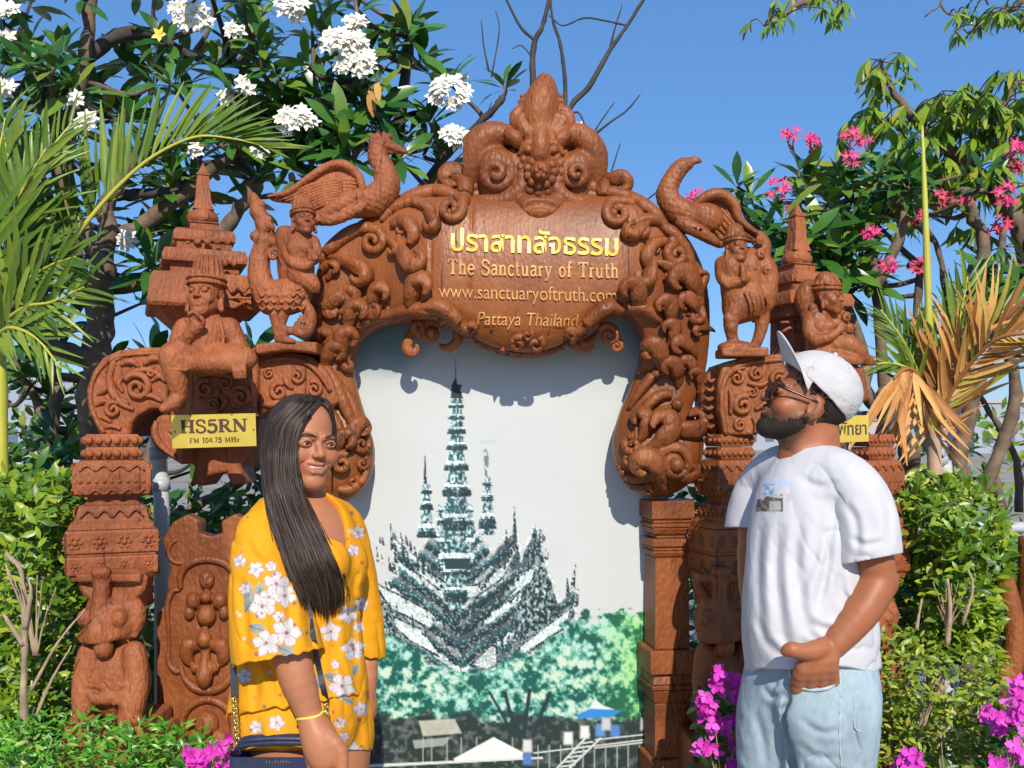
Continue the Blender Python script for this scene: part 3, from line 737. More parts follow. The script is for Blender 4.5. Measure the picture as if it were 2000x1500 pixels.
def ribbon2(p, w):
    t = norm(np.gradient(p, axis=0)); nrm_ = np.stack([-t[:, 1], t[:, 0]], 1) * w / 2
    V = np.concatenate([p + nrm_, p - nrm_]); m = len(p); i = np.arange(m - 1)
    return V, np.stack([i, m + i, m + i + 1, i + 1], 1)

def board_text(V, x0, x1, y0, y1, h, vmax, umax, lift=1.5):
    u = V[:, 0] / umax; v = V[:, 1] / vmax
    return np.array([AW(x0 + (x1 - x0) * a, y0 + (y1 - y0) * a - h * b, lift) for a, b in zip(u, v)])

def board_font(s, x0, x1, y0, y1, h, mat, offs=0.0, shear=0.0, cap=None):
    V, Fc = text_mesh(s, offs, shear); V[:, 0] -= V[:, 0].min()
    um = V[:, 0].max(); vm = cap or V[:, 1].max()
    W3 = board_text(V, x0, x1, y0, y1, h, vm, um); W3[:, 1] -= 0.003
    return mk('lettering', W3, Fc, mat, arch, smooth=False)

board_font('ปราสาทสัจธรรม', 881, 1207, 489, 499, 46, M_GOLD, 0.014)
st, ux = serif_line('The Sanctuary of Truth', 1.04)
mb = MB()
for i, (p, w) in enumerate(st):
    V, Q = ribbon2(p, w); W3 = board_text(V, 875, 1209, 535, 543, 29, 1.0, ux); W3[:, 1] -= 0.003 + 0.00012 * (i % 7); mb.add(W3, Q)
mb.build('lettering', M_GOLDDULL, arch, smooth=False, kind='stuff')
board_font('www.sanctuaryoftruth.com', 857, 1204, 581, 590, 27, M_GOLDDULL, -0.004)
board_font('Pattaya Thailand', 932, 1130, 634, 638, 25, M_GOLDDULL, -0.006, 0.18)
# ------------------------------------------------------------------ printed temple poster behind the arch
YP = 3.17
def poster():
    X0, X1, Y0, Y1 = 600., 1300., 590., 1700.
    nx, ny = 400, 636
    xs = np.linspace(X0, X1, nx); ys = np.linspace(Y0, Y1, ny)
    X, Y = np.meshgrid(xs, ys, indexing='ij'); C = np.zeros((nx, ny, 3))
    n1 = fbm(X / 60, Y / 60, 0.0, 4); n2 = fbm(X / 9, Y / 9, 4.0, 4); n3 = fbm(X / 3.4, Y / 5.0, 9.0, 3); n4 = fbm(X / 22, Y / 16, 2.0, 5)
    base = np.array([.535, .55, .53]); C[:] = base
    C *= (0.97 + 0.06 * n1)[..., None]; tg = sstep(800, 650, Y)[..., None] * (.75 + .5 * n1[..., None]); C = C * (1 - .42 * tg) + np.array([.10, .17, .22]) * .30 * tg  # faint mottling; top tinted dark blue, deepening the arch's shadow in the print colour
    # darker teal clouds printed in the top corners
    t = np.clip(1 - ((X - 745) / 110) ** 2 - ((Y - 650) / 95) ** 2, 0, 1) * (0.5 + n1); C = C * (1 - .8 * np.clip(t, 0, 1))[..., None] + np.array([.03, .14, .17]) * (.8 * np.clip(t, 0, 1))[..., None]
    t = np.clip(1 - ((X - 1255) / 50) ** 2 - ((Y - 640) / 70) ** 2, 0, 1); C = C * (1 - .7 * t)[..., None] + np.array([.06, .2, .28]) * (.7 * t)[..., None]
    hf = NR.random((nx, ny)); hf = (hf + np.roll(hf, 1, 0) + np.roll(hf, 1, 1) + np.roll(hf, (1, 1), (0, 1))) / 4
    def put(mask, col, a=1.0):
        m = np.clip(mask * a, 0, 1)[..., None]; C[:] = C * (1 - m) + (np.asarray(col) if np.ndim(col) > 1 else np.array(col)) * m
    def poly(p, soft=1.2): return np.clip(.5 - poly_sd(X, Y, p) / (2 * soft), 0, 1)
    dark = np.array([.015, .035, .04]); teal = np.array([.05, .25, .27]); pale = np.array([.55, .63, .60])
    g_ = sstep(.36, .66, n3)[..., None]; spk = np.where(g_ < .5, dark + (teal * .7 - dark) * g_ * 2, teal * .7 + (pale - teal * .7) * (g_ - .5) * 2)
    def spire(cx, y0, y1, w0, w1, per, seed=0.0, lean=0.0):
        tt = np.clip((Y - y0) / (y1 - y0), 0, 1); w = w0 + (w1 - w0) * tt ** 1.3
        tier = ((Y - y0) / (per * (.6 + .8 * tt))) % 1.0
        w = w * (1.0 + .30 * sstep(.45, .8, tier) - .12 * (tier < .2)) + 7 * (n3 - .5) + 5 * (hf - .5)
        m = np.clip(.5 + (w - np.abs(X - cx - lean * (Y - y0))) / 1.6, 0, 1) * (Y > y0) * (Y < y1)
        side = np.clip((X - cx) / np.maximum(w, 1), -1, 1)
        col = np.where((tier > .74)[..., None], dark * 1.3, spk * .75 + (teal * .6) * .25) * (1.05 - .35 * side[..., None]) + np.where((np.abs(tier - .58) < .06)[..., None], .45, 0)
        col = col * (.40 + 1.2 * hf[..., None]) + .18 * ((hf > .68) * (n2 > .45))[..., None]
        put(m, np.clip(col, 0, 1))
    def roof(p, c1=pale, edge=dark, ew=5.0):
        d = poly_sd(X, Y, p); put(np.clip(.5 - d / 2, 0, 1), np.clip(c1 * (.75 + .5 * n4)[..., None], 0, 1)); put(((d < 0) & (d > -ew)) * (.6 + .4 * (n3 > .45)), edge)
    def gable(p): put(poly(p), np.clip(spk * (.25 + .5 * n2)[..., None] + dark * .3, 0, 1))
    def fin(x, y, h, ln, w=3.5): put(poly([(x - w, y), (x + ln - .5, y - h), (x + ln + 1.5, y - h), (x + w, y)], .8) * (n3 > .38), dark * 1.2)
    bt = ((Y + .72 * np.abs(X - 900) + 16 * (n2 - .5) + 10 * (n3 - .5)) / 31.0) % 1.0; rowv = fbm(np.floor((Y + .72 * np.abs(X - 900)) / 31.0) * 3.7 + X / 70, np.sign(X - 900) * 9.0 + 20, 1.0, 2)
    bl = sstep(.10, .20, bt) * (1 - sstep(.48, .60, bt)) * np.clip((rowv - .30) * 3.2, .12, 1); fine = .55 + .9 * n3
    band = dark * (.6 + 1.4 * n2[..., None]) + (pale * .95 * fine[..., None] - dark) * bl[..., None] + (teal * .8) * (np.exp(-((bt - .68) / .07) ** 2) * (n3 > .42))[..., None]
    mass = [(704, 1290), (706, 1180), (714, 1128), (745, 1152), (778, 1120), (768, 1040), (790, 1075), (815, 1085), (850, 1040), (892, 1000), (930, 1040), (962, 1085), (988, 1052), (1004, 1040), (1018, 1095), (1046, 1030), (1066, 1110), (1092, 1182), (1124, 1146), (1122, 1236), (1066, 1300), (960, 1330), (840, 1330), (740, 1310)]
    put(np.clip(.5 - (poly_sd(X, Y, mass) + 10 * (n2 - .5)) / 3, 0, 1), np.clip(band * (.75 + .5 * n4)[..., None], 0, 1))
    # left and right wings of the building
    gable([(700, 1240), (712, 1130), (740, 1150), (775, 1180), (800, 1260), (760, 1285), (720, 1280)])
    gable([(1000, 1260), (1020, 1150), (1040, 1060), (1066, 1120), (1088, 1190), (1060, 1250)])
    roof([(722, 1130), (760, 1150), (840, 1190), (880, 1225), (850, 1235), (760, 1190)])
    roof([(765, 1200), (850, 1238), (890, 1262), (868, 1290), (800, 1255), (768, 1225)])
    roof([(800, 1090), (832, 1112), (880, 1140), (930, 1140), (990, 1095), (1000, 1060), (1012, 1080), (985, 1130), (930, 1170), (880, 1172), (820, 1130)], pale * .9)
    roof([(960, 1160), (1030, 1105), (1050, 1110), (1040, 1140), (968, 1192)], pale)
    put(poly([(820, 1120), (885, 1170), (930, 1170), (1000, 1120), (1010, 1150), (950, 1215), (980, 1260), (940, 1300), (870, 1300), (830, 1240), (850, 1210)]), np.clip(band * .8, 0, 1))
    for a, b in (((795, 1060), (905, 1195)), ((1000, 1060), (912, 1195)), ((830, 1150), (900, 1230)), ((1030, 1110), (905, 1235)), ((1090, 1190), (930, 1290))):
        u = np.linspace(0, 1, 14)
        for q in u: fin(a[0] + (b[0] - a[0]) * q, a[1] + (b[1] - a[1]) * q + 6, 20, 3 * (1 if a[0] > b[0] else -1), 4)
    roof([(1012, 1262), (1060, 1225), (1120, 1180), (1110, 1225), (1040, 1270), (1008, 1290)])
    roof([(915, 1300), (960, 1255), (972, 1262), (975, 1300), (950, 1312)], pale * .7)
    for x, y, h, l in ((768, 1075, 55, -6), (775, 1100, 40, -6), (1050, 1085, 52, 5), (1040, 1095, 40, 4), (1118, 1150, 48, 6), (1110, 1165, 36, -3), (790, 1080, 40, -8), (1006, 1060, 70, -2), (992, 1085, 50, -4), (712, 1150, 45, -4), (960, 1262, 30, -3), (1125, 1185, 36, 4)): fin(x, y, h, l, 5)
    mm = (poly_sd(X, Y, mass) < 6)[..., None]; C = np.where(mm, np.clip(C * (.45 + 1.1 * hf[..., None]) + .22 * ((hf > .66) * (n3 > .42))[..., None], 0, 1), C)
    for q in range(70):
        u = R.random(); sd_ = R.choice((-1, 1)); r_ = R.choice((0, 1, 2, 3)); x = 900 + sd_ * (20 + u * 150); fin(x, 1240 + r_ * 18 - .72 * abs(x - 900) - (3 - r_) * 22, R.uniform(12, 30), -3 * sd_ * -1, 2.6)
    # side towers then the main tower
    spire(833, 945, 1050, 7, 15, 26); spire(952, 930, 1045, 6, 15, 26); put(poly([(829, 890), (831, 890), (834, 945), (827, 945)], .7) * (n3 > .4), dark); put(poly([(944, 880), (950, 876), (955, 895), (953, 930), (947, 930)], .8) * (n3 > .42), dark * 2 + .12)
    put(poly([(938, 862), (966, 858), (968, 864), (940, 868)], .8), pale * .8)
    spire(892, 778, 1105, 11, 33, 30); spire(860, 985, 1060, 4, 9, 20); spire(918, 985, 1060, 4, 9, 20)
    put(poly([(889, 738), (891, 738), (893, 750), (903, 752), (899, 762), (905, 778), (880, 778), (882, 752)], .8), dark); put(poly([(889.3, 700), (890.7, 700), (891.2, 740), (888.8, 740)], .5), dark, .8)
    spire(890, 1100, 1190, 22, 16, 30); put(poly([(866, 1090), (920, 1090), (916, 1112), (870, 1112)]), dark * 1.4)
    # trees: blotchy teal green crowns
    edge = np.interp(X, [600, 700, 740, 800, 860, 930, 990, 1060, 1130, 1190, 1230, 1265, 1300], [1215, 1218, 1224, 1262, 1290, 1308, 1288, 1250, 1208, 1196, 1190, 1198, 1202]) + 70 * (n4 - .5) + 22 * (n2 - .5)
    m = np.clip((Y - edge) / 5, 0, 1)
    lum = np.clip((n2 - .5) * 2.6 + (n4 - .5) * 3.2 + (n3 - .5) * .9 + .46 - np.clip((Y - 1340) / 160, 0, .5), 0, 1)[..., None]
    hue = sstep(.35, .7, fbm(X / 90, Y / 90, 6.0, 3))[..., None]; rg = sstep(1130, 1270, X)[..., None]
    hi = (np.array([.42, .64, .54]) * hue + np.array([.54, .64, .50]) * (1 - hue)) * (1 - rg) + np.array([.30, .62, .22]) * rg
    lo = np.array([.01, .09, .07]) * (1 - rg) + np.array([.02, .13, .05]) * rg
    mid = np.array([.13, .40, .30]) * (1 - rg) + np.array([.08, .36, .12]) * rg
    tc = np.where(lum < .5, lo + (mid - lo) * lum * 2, mid + (hi - mid) * (lum - .5) * 2)
    put(m, tc)
    # dark understorey, trunks, huts on stilts
    e2 = 1395 + 22 * (n4 - .5) * 2
    put(np.clip((Y - e2) / 10, 0, 1), np.clip(np.array([.02, .035, .03]) + .16 * np.clip(n2 - .5, 0, 1)[..., None] * 2, 0, 1))
    for a, b, w in (((985, 1350), (1010, 1440), 4), ((1035, 1345), (1022, 1440), 4), ((1075, 1350), (1040, 1440), 4), ((955, 1350), (1000, 1430), 3)): put(poly([(a[0] - w, a[1]), (a[0] + w, a[1]), (b[0] + w, b[1]), (b[0] - w, b[1])]), dark)
    put(poly([(818, 1408), (888, 1404), (902, 1432), (826, 1438)]), np.array([.42, .41, .33]) * (.8 + .4 * n2)[..., None]); put(poly([(806, 1446), (880, 1440), (868, 1456), (810, 1462)]), (.3, .31, .27))
    for x in (825, 842, 872, 900, 930, 966, 1000): put(poly([(x, 1440), (x + 2, 1440), (x + 2, 1490), (x, 1490)], .6), (.4, .42, .36), .8)
    put(poly([(886, 1482), (964, 1440), (1022, 1470), (1020, 1480), (890, 1490)]), (.78, .77, .68)); put(poly([(700, 1494), (1060, 1478), (1060, 1482), (700, 1500)], .7), (.6, .62, .56))
    put(poly([(1126, 1396), (1160, 1382), (1215, 1388), (1196, 1400), (1130, 1404)]), (.03, .22, .55)); put(poly([(1150, 1384), (1162, 1366), (1178, 1378), (1200, 1386)]), (.62, .68, .66))
    for x, y, c in ((1172, 1424, (.1, .25, .55)), (1202, 1426, (.08, .2, .5)), (1184, 1412, (.5, .5, .5)), (1030, 1480, (.08, .18, .45)), (1030, 1455, (.6, .6, .55)), (1260, 1412, (.5, .5, .48)), (1110, 1440, (.7, .7, .64)), (1142, 1428, (.7, .7, .64))): put(poly([(x - 8, y - 10), (x + 8, y - 10), (x + 9, y + 14), (x - 9, y + 14)], 2.5), c)
    for a, b in (((1086, 1500), (1150, 1432)), ((1110, 1500), (1172, 1440)), ((1040, 1470), (1290, 1440)), ((1160, 1460), (1290, 1445)), ((1160, 1444), (1290, 1430))): put(poly([a, (a[0] + 3, a[1] + 2), (b[0] + 3, b[1] + 2), b], .7), (.62, .64, .6))
    for q in range(6): put(poly([(1096 + q * 7, 1496 - q * 9), (1124 + q * 7, 1492 - q * 9), (1124 + q * 7, 1495 - q * 9), (1096 + q * 7, 1499 - q * 9)], .6), (.6, .62, .58))
    for x in range(1050, 1290, 22): put(poly([(x, 1455), (x + 2, 1455), (x + 2, 1500), (x, 1500)], .6), (.4, .45, .42), .8)
    put(np.clip((Y - 1500) / 8, 0, 1), np.clip(np.array([.05, .06, .05]) + .1 * n2[..., None], 0, 1))
    kx = YP / FPX
    V = np.stack([(X - CX) * kx, np.full_like(X, YP), CZ + (CY - Y) * kx], -1).reshape(-1, 3)
    i = np.arange(nx - 1)[:, None] * ny; j = np.arange(ny - 1)[None]
    Q = np.stack([i + j, i + j + 1, i + ny + j + 1, i + ny + j], -1).reshape(-1, 4)
    root = empty('temple_poster', (0, YP, 0.15), 'large printed poster of a grey-green timber temple above trees inside the arch', 'poster')
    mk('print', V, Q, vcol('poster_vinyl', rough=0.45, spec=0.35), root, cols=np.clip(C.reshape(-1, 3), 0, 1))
    a, b = V.min(0), V.max(0)
    mk('backing_board', *(lambda r: (r[0], [r[1], r[2]]))(rbox(a + (-.01, .004, -.01), b + (.01, .03, .01), .004)), plain('grey_backing', (.3, .3, .3)), root, smooth=False)
poster()
# ------------------------------------------------------------------ carved wings beside the arch
class PS(SDF):
    """sculpt traced in px around a depth Y; f is px forward of it"""
    def __init__(s, x0, x1, y0, y1, f0, f1, Y, h=2.0):
        s.Y = Y; s.k = Y / FPX
        SDF.__init__(s, np.array([(x0 - CX) * s.k, Y - f1 * s.k, CZ + (CY - y1) * s.k]), np.array([(x1 - CX) * s.k, Y - f0 * s.k, CZ + (CY - y0) * s.k]), h * s.k)
    def p(s, x, y, f=0):
        if s.persp: return P(x, y, s.Y - f * s.k)
        return np.array(((x - CX) * s.k, s.Y - f * s.k, CZ + (CY - y) * s.k))
    persp = False
    def c(s, a, b, ra, rb=None, k=4, sub=False): s.cone(s.p(*a), s.p(*b), ra * s.k, (ra if rb is None else rb) * s.k, k * s.k, sub); return s
    def ch(s, pts, rs, k=4, n=None, sub=False):
        q = np.c_[np.asarray(pts, float), np.asarray(rs, float)]
        if n: q = crm(q, n)
        for i in range(len(q) - 1): s.c(q[i, :3], q[i + 1, :3], q[i, 3], q[i + 1, 3], k, sub)
        return s
    def e(s, x, y, f, rx, ry, rf, k=4, sub=False, rot=None): s.ell(s.p(x, y, f), np.array([rx, rf, ry]) * s.k, k * s.k, sub, rot); return s
    def b(s, x, y, f, hx, hy, hf, rd=1.5, k=0, sub=False, rot=None): s.box(s.p(x, y, f), np.array([hx, hf, hy]) * s.k, rd * s.k, k * s.k, sub, rot); return s
    def done(s, name, mat, parent=None, grain=0.0010, **kw):
        if grain: s.disp(lambda x, y, z: grain * (fbm(x * 110, y * 110, z * 110, 3) - 0.5) * 2, 0.02)
        V, Q = s.mesh(); return mk(name, V, Q, mat, parent, **kw)

def relief(name, outline, Y, thick, mat, parent, h=2.5, rd=6.0, seams=(), bulge=None, smoothn=0):
    """slab cut to a traced outline with softened front edge; front face at depth Y"""
    o = np.asarray(outline, float); k = Y / FPX
    if smoothn: o = crm(np.vstack([o, o[:1]]), smoothn)[:-1]
    lo, hi = o.min(0) - 8, o.max(0) + 8
    g = SDF((lo[0], -thick - 6, lo[1]), (hi[0], 12 + (bulge or 0), hi[1]), h)
    X, Z = np.meshgrid(g.ax[0], g.ax[2], indexing='ij'); sd = poly_sd(X, Z, o)
    fr = -rd + rd * np.sqrt(np.clip(1 - (1 - np.clip(-sd / rd, 0, 1)) ** 2, 0, 1))
    if bulge: fr = fr + bulge * np.sqrt(np.clip(-sd / 40.0, 0, 1))
    for xs_ in seams: fr = fr - 5 * np.exp(-((X - xs_) / 1.3) ** 2)
    yy = g.ax[1][None, :, None]
    g.F = np.maximum(sd[:, None, :], np.maximum(yy - fr[:, None, :], -thick - yy) * .9).astype(np.float32)
    V, Q = g.mesh()
    VW = np.stack([(V[:, 0] - CX) * k, Y - V[:, 1] * k, CZ + (CY - V[:, 2]) * k], 1)
    return mk(name, VW, Q, mat, parent)

def flat(Y):
    SURF[0] = lambda x, y, lift=0.0: P(x, y, Y - lift * Y / FPX)
def bosses(mbp, pts, r, Y, f=0):
    for x, y in pts:
        V, Q, T = ball(P(x, y, Y - f * Y / FPX), r * Y / FPX, 8); mbp.add(V, Q, T)

# ---------- left bracket beam
YB = 2.93
br = empty('carved_bracket', P(400, 850, YB + .1), 'curved red teak bracket carved with vine scrolls under the seated deity', 'carved bracket')
relief('bracket_block', [(326, 678), (280, 678), (230, 684), (200, 698), (180, 725), (168, 760), (170, 795), (182, 825), (196, 852), (252, 852), (256, 830), (268, 812), (290, 800), (326, 798)], YB, 130, M_WOODR, br, seams=(254,))
relief('bracket_block', [(328, 678), (500, 684), (505, 700), (500, 800), (505, 814), (440, 818), (330, 814)], YB + .012, 130, M_WOODR, br, rd=8)
relief('bracket_block', [(502, 690), (560, 684), (604, 694), (634, 718), (650, 745), (662, 785), (640, 806), (600, 796), (545, 800), (502, 812)], YB + .03, 120, M_WOODR, br, rd=12)
relief('ledge', [(488, 684), (500, 672), (560, 664), (618, 668), (618, 690), (560, 684), (505, 692)], YB - .03, 150, M_WOODR, br, rd=5)
relief('bracket_tongue', [(328, 800), (306, 815), (294, 845), (302, 870), (325, 890), (354, 908), (356, 872), (338, 850), (332, 814)], YB + .03, 80, M_WOODR, br)
relief('corbel', [(340, 812), (505, 812), (500, 880), (470, 912), (478, 944), (452, 950), (440, 925), (410, 930), (396, 950), (370, 944), (378, 912), (348, 880)], YB + .20, 90, M_WOODR, br, rd=10)
flat(YB)
WR = dict(mat=M_WOODR, parent=br)
orn([(204, 846), (188, 820), (177, 785), (180, 750), (196, 720), (222, 700), (258, 692), (318, 690)], [4, 4, 4, 4, 4, 4, 4, 4], .3, m=40, **WR)
orn([(206, 728), (222, 706), (246, 696)], [1.5, 3, 1.5], .3, **WR)
volute(268, 757, 28, 150, 1.5, -1, 7, [(322, 738), (290, 722), (258, 728)], 4, **WR)
orn([(222, 706), (214, 740), (222, 770), (240, 790), (262, 800)], [5, 7, 8, 6, 4], .4, m=26, **WR)
volute(221, 800, 16, 60, 1.4, 1, 5.5, [(252, 790), (240, 782)], 3, **WR)
for p, r in (([(190, 770), (204, 762), (214, 748)], [3, 6, 3]), ([(186, 792), (200, 784), (212, 786)], [3, 6, 3]), ([(196, 815), (208, 818), (216, 826)], [3, 5, 3]), ([(205, 835), (220, 832), (236, 838)], [3, 5, 4]),
             ([(236, 712), (256, 706), (272, 716)], [4, 7, 3]), ([(280, 712), (300, 700), (320, 706)], [4, 8, 4]), ([(296, 745), (312, 735), (324, 745)], [3, 6, 4]), ([(270, 778), (292, 772), (318, 784)], [4, 6, 4]), ([(240, 735), (232, 750), (240, 766)], [3, 5, 3])):
    orn(p, r, .4, 'carved_leaf', ridge=.2, **WR)
volute(296, 728, 9, 60, 1.2, 1, 4, **WR)
flat(YB + .012)
for x, y, R0, a, sg in ((400, 760, 18, 60, 1), (440, 748, 14, 90, -1), (470, 775, 20, 120, -1), (352, 790, 10, 60, 1), (415, 790, 12, 0, 1), (345, 700, 10, 90, 1)): volute(x, y, R0, a, 1.4, sg, R0 * .3, **WR)
for p, r in (([(385, 735), (410, 728), (440, 732), (470, 740)], [4, 7, 7, 4]), ([(390, 780), (385, 760), (394, 742)], [4, 6, 3]), ([(430, 770), (440, 785), (430, 802)], [4, 7, 4]), ([(450, 800), (475, 805), (494, 796)], [4, 6, 3]), ([(486, 735), (495, 760), (490, 785)], [4, 6, 4]), ([(338, 720), (345, 745), (340, 765)], [4, 6, 3])):
    orn(p, r, .4, 'carved_leaf', ridge=.2, **WR)
flat(YB + .03)
for x, y, R0, a, sg in ((545, 765, 18, 60, 1), (580, 735, 15, 90, -1), (614, 760, 16, 120, -1), (525, 730, 10, 60, 1)): volute(x, y, R0, a, 1.4, sg, R0 * .32, **WR)
for p, r in (([(515, 705), (555, 700), (595, 708), (625, 732), (645, 765)], [4, 5, 5, 5, 4]), ([(510, 790), (530, 790), (555, 782)], [4, 7, 4]), ([(590, 780), (610, 786), (632, 790)], [4, 7, 4]), ([(555, 735), (562, 750), (572, 760)], [3, 6, 3])):
    orn(p, r, .4, 'carved_leaf', ridge=.2, **WR)
orn([(306, 822), (302, 845), (314, 870), (345, 895)], [4, 7, 7, 4], .4, 'carved_leaf', ridge=.2, **WR)
volute(338, 838, 8, 60, 1.2, 1, 4, **WR)

# ---------- square stacked columns with a carved beast
def column(cx, Y, yaw, sy, wk, name, label, top_roll, mat=M_WOODR):
    k = Y / FPX; root = empty(name, P(cx, CY, Y) * (1, 1, 0), label, 'carved column')
    c = P(cx, CY, Y); rot = math.radians(yaw)
    Rz = np.array([[math.cos(rot), -math.sin(rot)], [math.sin(rot), math.cos(rot)]])
    def st(name, prof, sharp=35):
        V, Q, T = lathe([(r * wk * k, (CY - y) * k) for y, r in prof], 4, True, (0, 0, 0), 0, sy)
        # soften corners: add bevel rows through the profile only
        V[:, :2] = V[:, :2] @ Rz.T; V = V + (c[0], c[1], CZ)
        return mk(name, V, [Q, T], mat, root, smooth=False)
    def rollp(y0, y1, r, n=5): return [(y1 - (y1 - y0) * i / n, r - 5 + 5 * math.sin(math.pi * i / n)) for i in range(n + 1)]
    st('bead_roll', rollp(848, 872, 50)); st('bead_roll', rollp(873, 896, 50))
    st('cushion', [(968, 56), (962, 66), (948, 69), (922, 69), (908, 66), (899, 58), (897, 48)])
    st('neck', [(984, 52), (976, 44), (968, 44)]); st('lotus_base', [(1028, 76), (1018, 74), (1012, 66), (985, 58), (982, 52)])
    st('frieze_block', [(1073, 80), (1071, 82), (1034, 82), (1030, 80), (1029, 76)]); st('groove', [(1078, 77), (1073, 77)])
    st('frieze_block', [(1124, 70), (1114, 72), (1112, 80), (1108, 81), (1082, 81), (1079, 79)])
    # carved bosses, beads and leaf points on the faces (front and both visible sides)
    def face(u, y, d=0.0, side=0):
        """u in -1..1 across a face of half width r"""
        return None
    def put(y, r, u, side, dep=0.0):
        a = r * wk * k
        if side == 0: q = np.array([u * a, -a * sy - dep * k])
        elif side == 1: q = np.array([-a - dep * k, u * a * sy])
        else: q = np.array([a + dep * k, u * a * sy])
        q = Rz @ q; return np.array([c[0] + q[0], c[1] + q[1], CZ + (CY - y) * k])
    for side in (0, 1, 2):
        nn = 4 if side == 0 else 3
        for y, r, sz in ((1052, 82, 9), (1096, 81, 6.5)):
            for i in range(nn):
                u = -0.78 + 1.56 * i / (nn - 1); w = MB()
                w.add(*ball(put(y, r, u, side), sz * .62 * k * wk, 8))
                for q in range(6):
                    a = q * math.pi / 3; w.add(*ball(put(y + sz * 1.1 * math.sin(a), r, u + sz * 1.1 * math.cos(a) / r / (sy if side else 1), side), sz * .42 * k * wk, 6))
                w.build('boss', mat, root)
        for y in (860, 885):
            n2 = 6 if side == 0 else 4; w = MB()
            for i in range(n2): w.add(*ball(put(y, 50, -0.8 + 1.6 * i / (n2 - 1), side, -1), 8 * k * wk, 8))
            w.build('beads', mat, root, kind='stuff')
        w = MB()
        for i in range(9):
            u = -0.8 + 1.6 * i / 8; w.add(*ball(put(938, 69, u, side), 4 * k * wk, 6))
        w.build('beads', mat, root, kind='stuff')
        for i in range(4):
            u0 = -0.84 + 1.68 * i / 4
            for yy0, r0, hh, nm in ((952, 69, 10, 'leaf_point'), (918, 69, -12, 'leaf_point'), (1006, 66, -16, 'leaf_point')):
                pts = np.array([put(yy0, r0, u0, side, .5), put(yy0 + hh * .9, r0, u0 + .21, side, .8), put(yy0, r0, u0 + .42, side, .5)])
                V, Q, T = sweep(crm(pts, 9), 2.4 * k * wk, 6); mk(nm, V, [Q, T], mat, root)
    return root, k, c

def beast(root, cx, Y, mat, sc=1.0):
    """squatting carved beast carrying the column, trunk-like crest hanging from the capital"""
    def X(x): return cx + (x - 225) * sc
    s = PS(X(150), X(302), 1100, 1440, -110, 90, Y, 2.6)
    s.b(X(225), 1124, -20, 62 * sc, 8, 55, 3); s.b(X(225), 1150, -30, 48 * sc, 40, 45, 6, 10)
    for sg in (-1, 1):
        s.ch([(X(225 + sg * 62), 1128, 10), (X(225 + sg * 52), 1150, 12), (X(225 + sg * 34), 1168, 14)], [6, 9, 5], 4, 6)
    s.e(X(213), 1112, 36, 19, 12, 16, 3)
    s.ch([(X(213), 1120, 30), (X(211), 1160, 30), (X(210), 1200, 34), (X(210), 1228, 40)], [16, 15, 19, 25], 5, 8)
    for q in (-7, 0, 7): s.ch([(X(212 + q), 1128, 46), (X(211 + q), 1165, 46), (X(211 + q), 1196, 52)], [1.6, 1.6, 1.6], 2, 6, True)
    s.e(X(222), 1210, 0, 60 * sc, 50, 46, 10); s.e(X(208), 1236, 30, 42, 20, 30, 8)
    for x in (183, 246): s.e(X(x), 1200, 36, 16, 17, 14, 4); s.e(X(x), 1200, 50, 8, 8, 5, 2, True); s.e(X(x), 1200, 47, 6, 6, 5, 1)
    for x in (268,): s.ch([(X(x), 1170, 10), (X(x + 8), 1200, 12), (X(x), 1235, 14)], [9, 13, 8], 4, 6)
    s.e(X(220), 1255, 34, 46, 14, 30, 4, True); s.e(X(220), 1256, 42, 18, 20, 16, 4)
    s.e(X(225), 1330, -6, 66 * sc, 78, 50, 12); s.ch([(X(175), 1310, 30), (X(200), 1345, 44), (X(235), 1350, 44), (X(270), 1318, 32)], [9, 12, 12, 9], 5, 12)
    rr = random.Random(4)
    for i in range(26): s.e(X(180 + rr.random() * 88), 1322 + rr.random() * 42 + 0, 48, 7, 7, 6, 1.5)
    for x, dx in ((185, -1), (270, 1)):
        s.ch([(X(x), 1270, 20), (X(x + dx * 8), 1330, 28), (X(x), 1385, 40)], [22, 20, 22], 8, 8); s.e(X(x), 1392, 46, 26, 14, 26, 5)
        for q in range(3): s.ch([(X(x - 14 + q * 14), 1380, 62), (X(x - 14 + q * 14), 1402, 66)], [1.5, 1.5], 1.5, 3, True)
    s.b(X(225), 1420, -20, 76 * sc, 18, 80, 4)
    s.done('beast', mat, root, 0.0016)
    k = Y / FPX
    V, Q, T = rbox(P(X(225), 1430, Y) + (-.135 * sc, -.10, -1.0), P(X(225), 1430, Y) + (.135 * sc, .16, 0.0), .01); V[:, 2] = np.maximum(V[:, 2], 0.0)
    mk('plinth', V, [Q, T], mat, root, smooth=False)

cl, _, _ = column(220, 2.90, 22, .8, 1.0, 'carved_column', 'red teak column with rosette friezes on a squatting beast beside green bush', 0)
beast(cl, 225, 2.80, M_WOODR)
cr_, _, _ = column(1424, 3.0, 22, .74, .78, 'carved_column', 'teak column with carved friezes partly hidden behind the man in white', 0, M_WOOD)
beast(cr_, 1412, 2.95, M_WOOD, .9)

co_, _, _ = column(1704, 3.12, 22, .8, .66, 'carved_column', 'teak column half hidden between the back of the man and the green hedge', 0, M_WOODR)
beast(co_, 1700, 3.06, M_WOODR, .72)
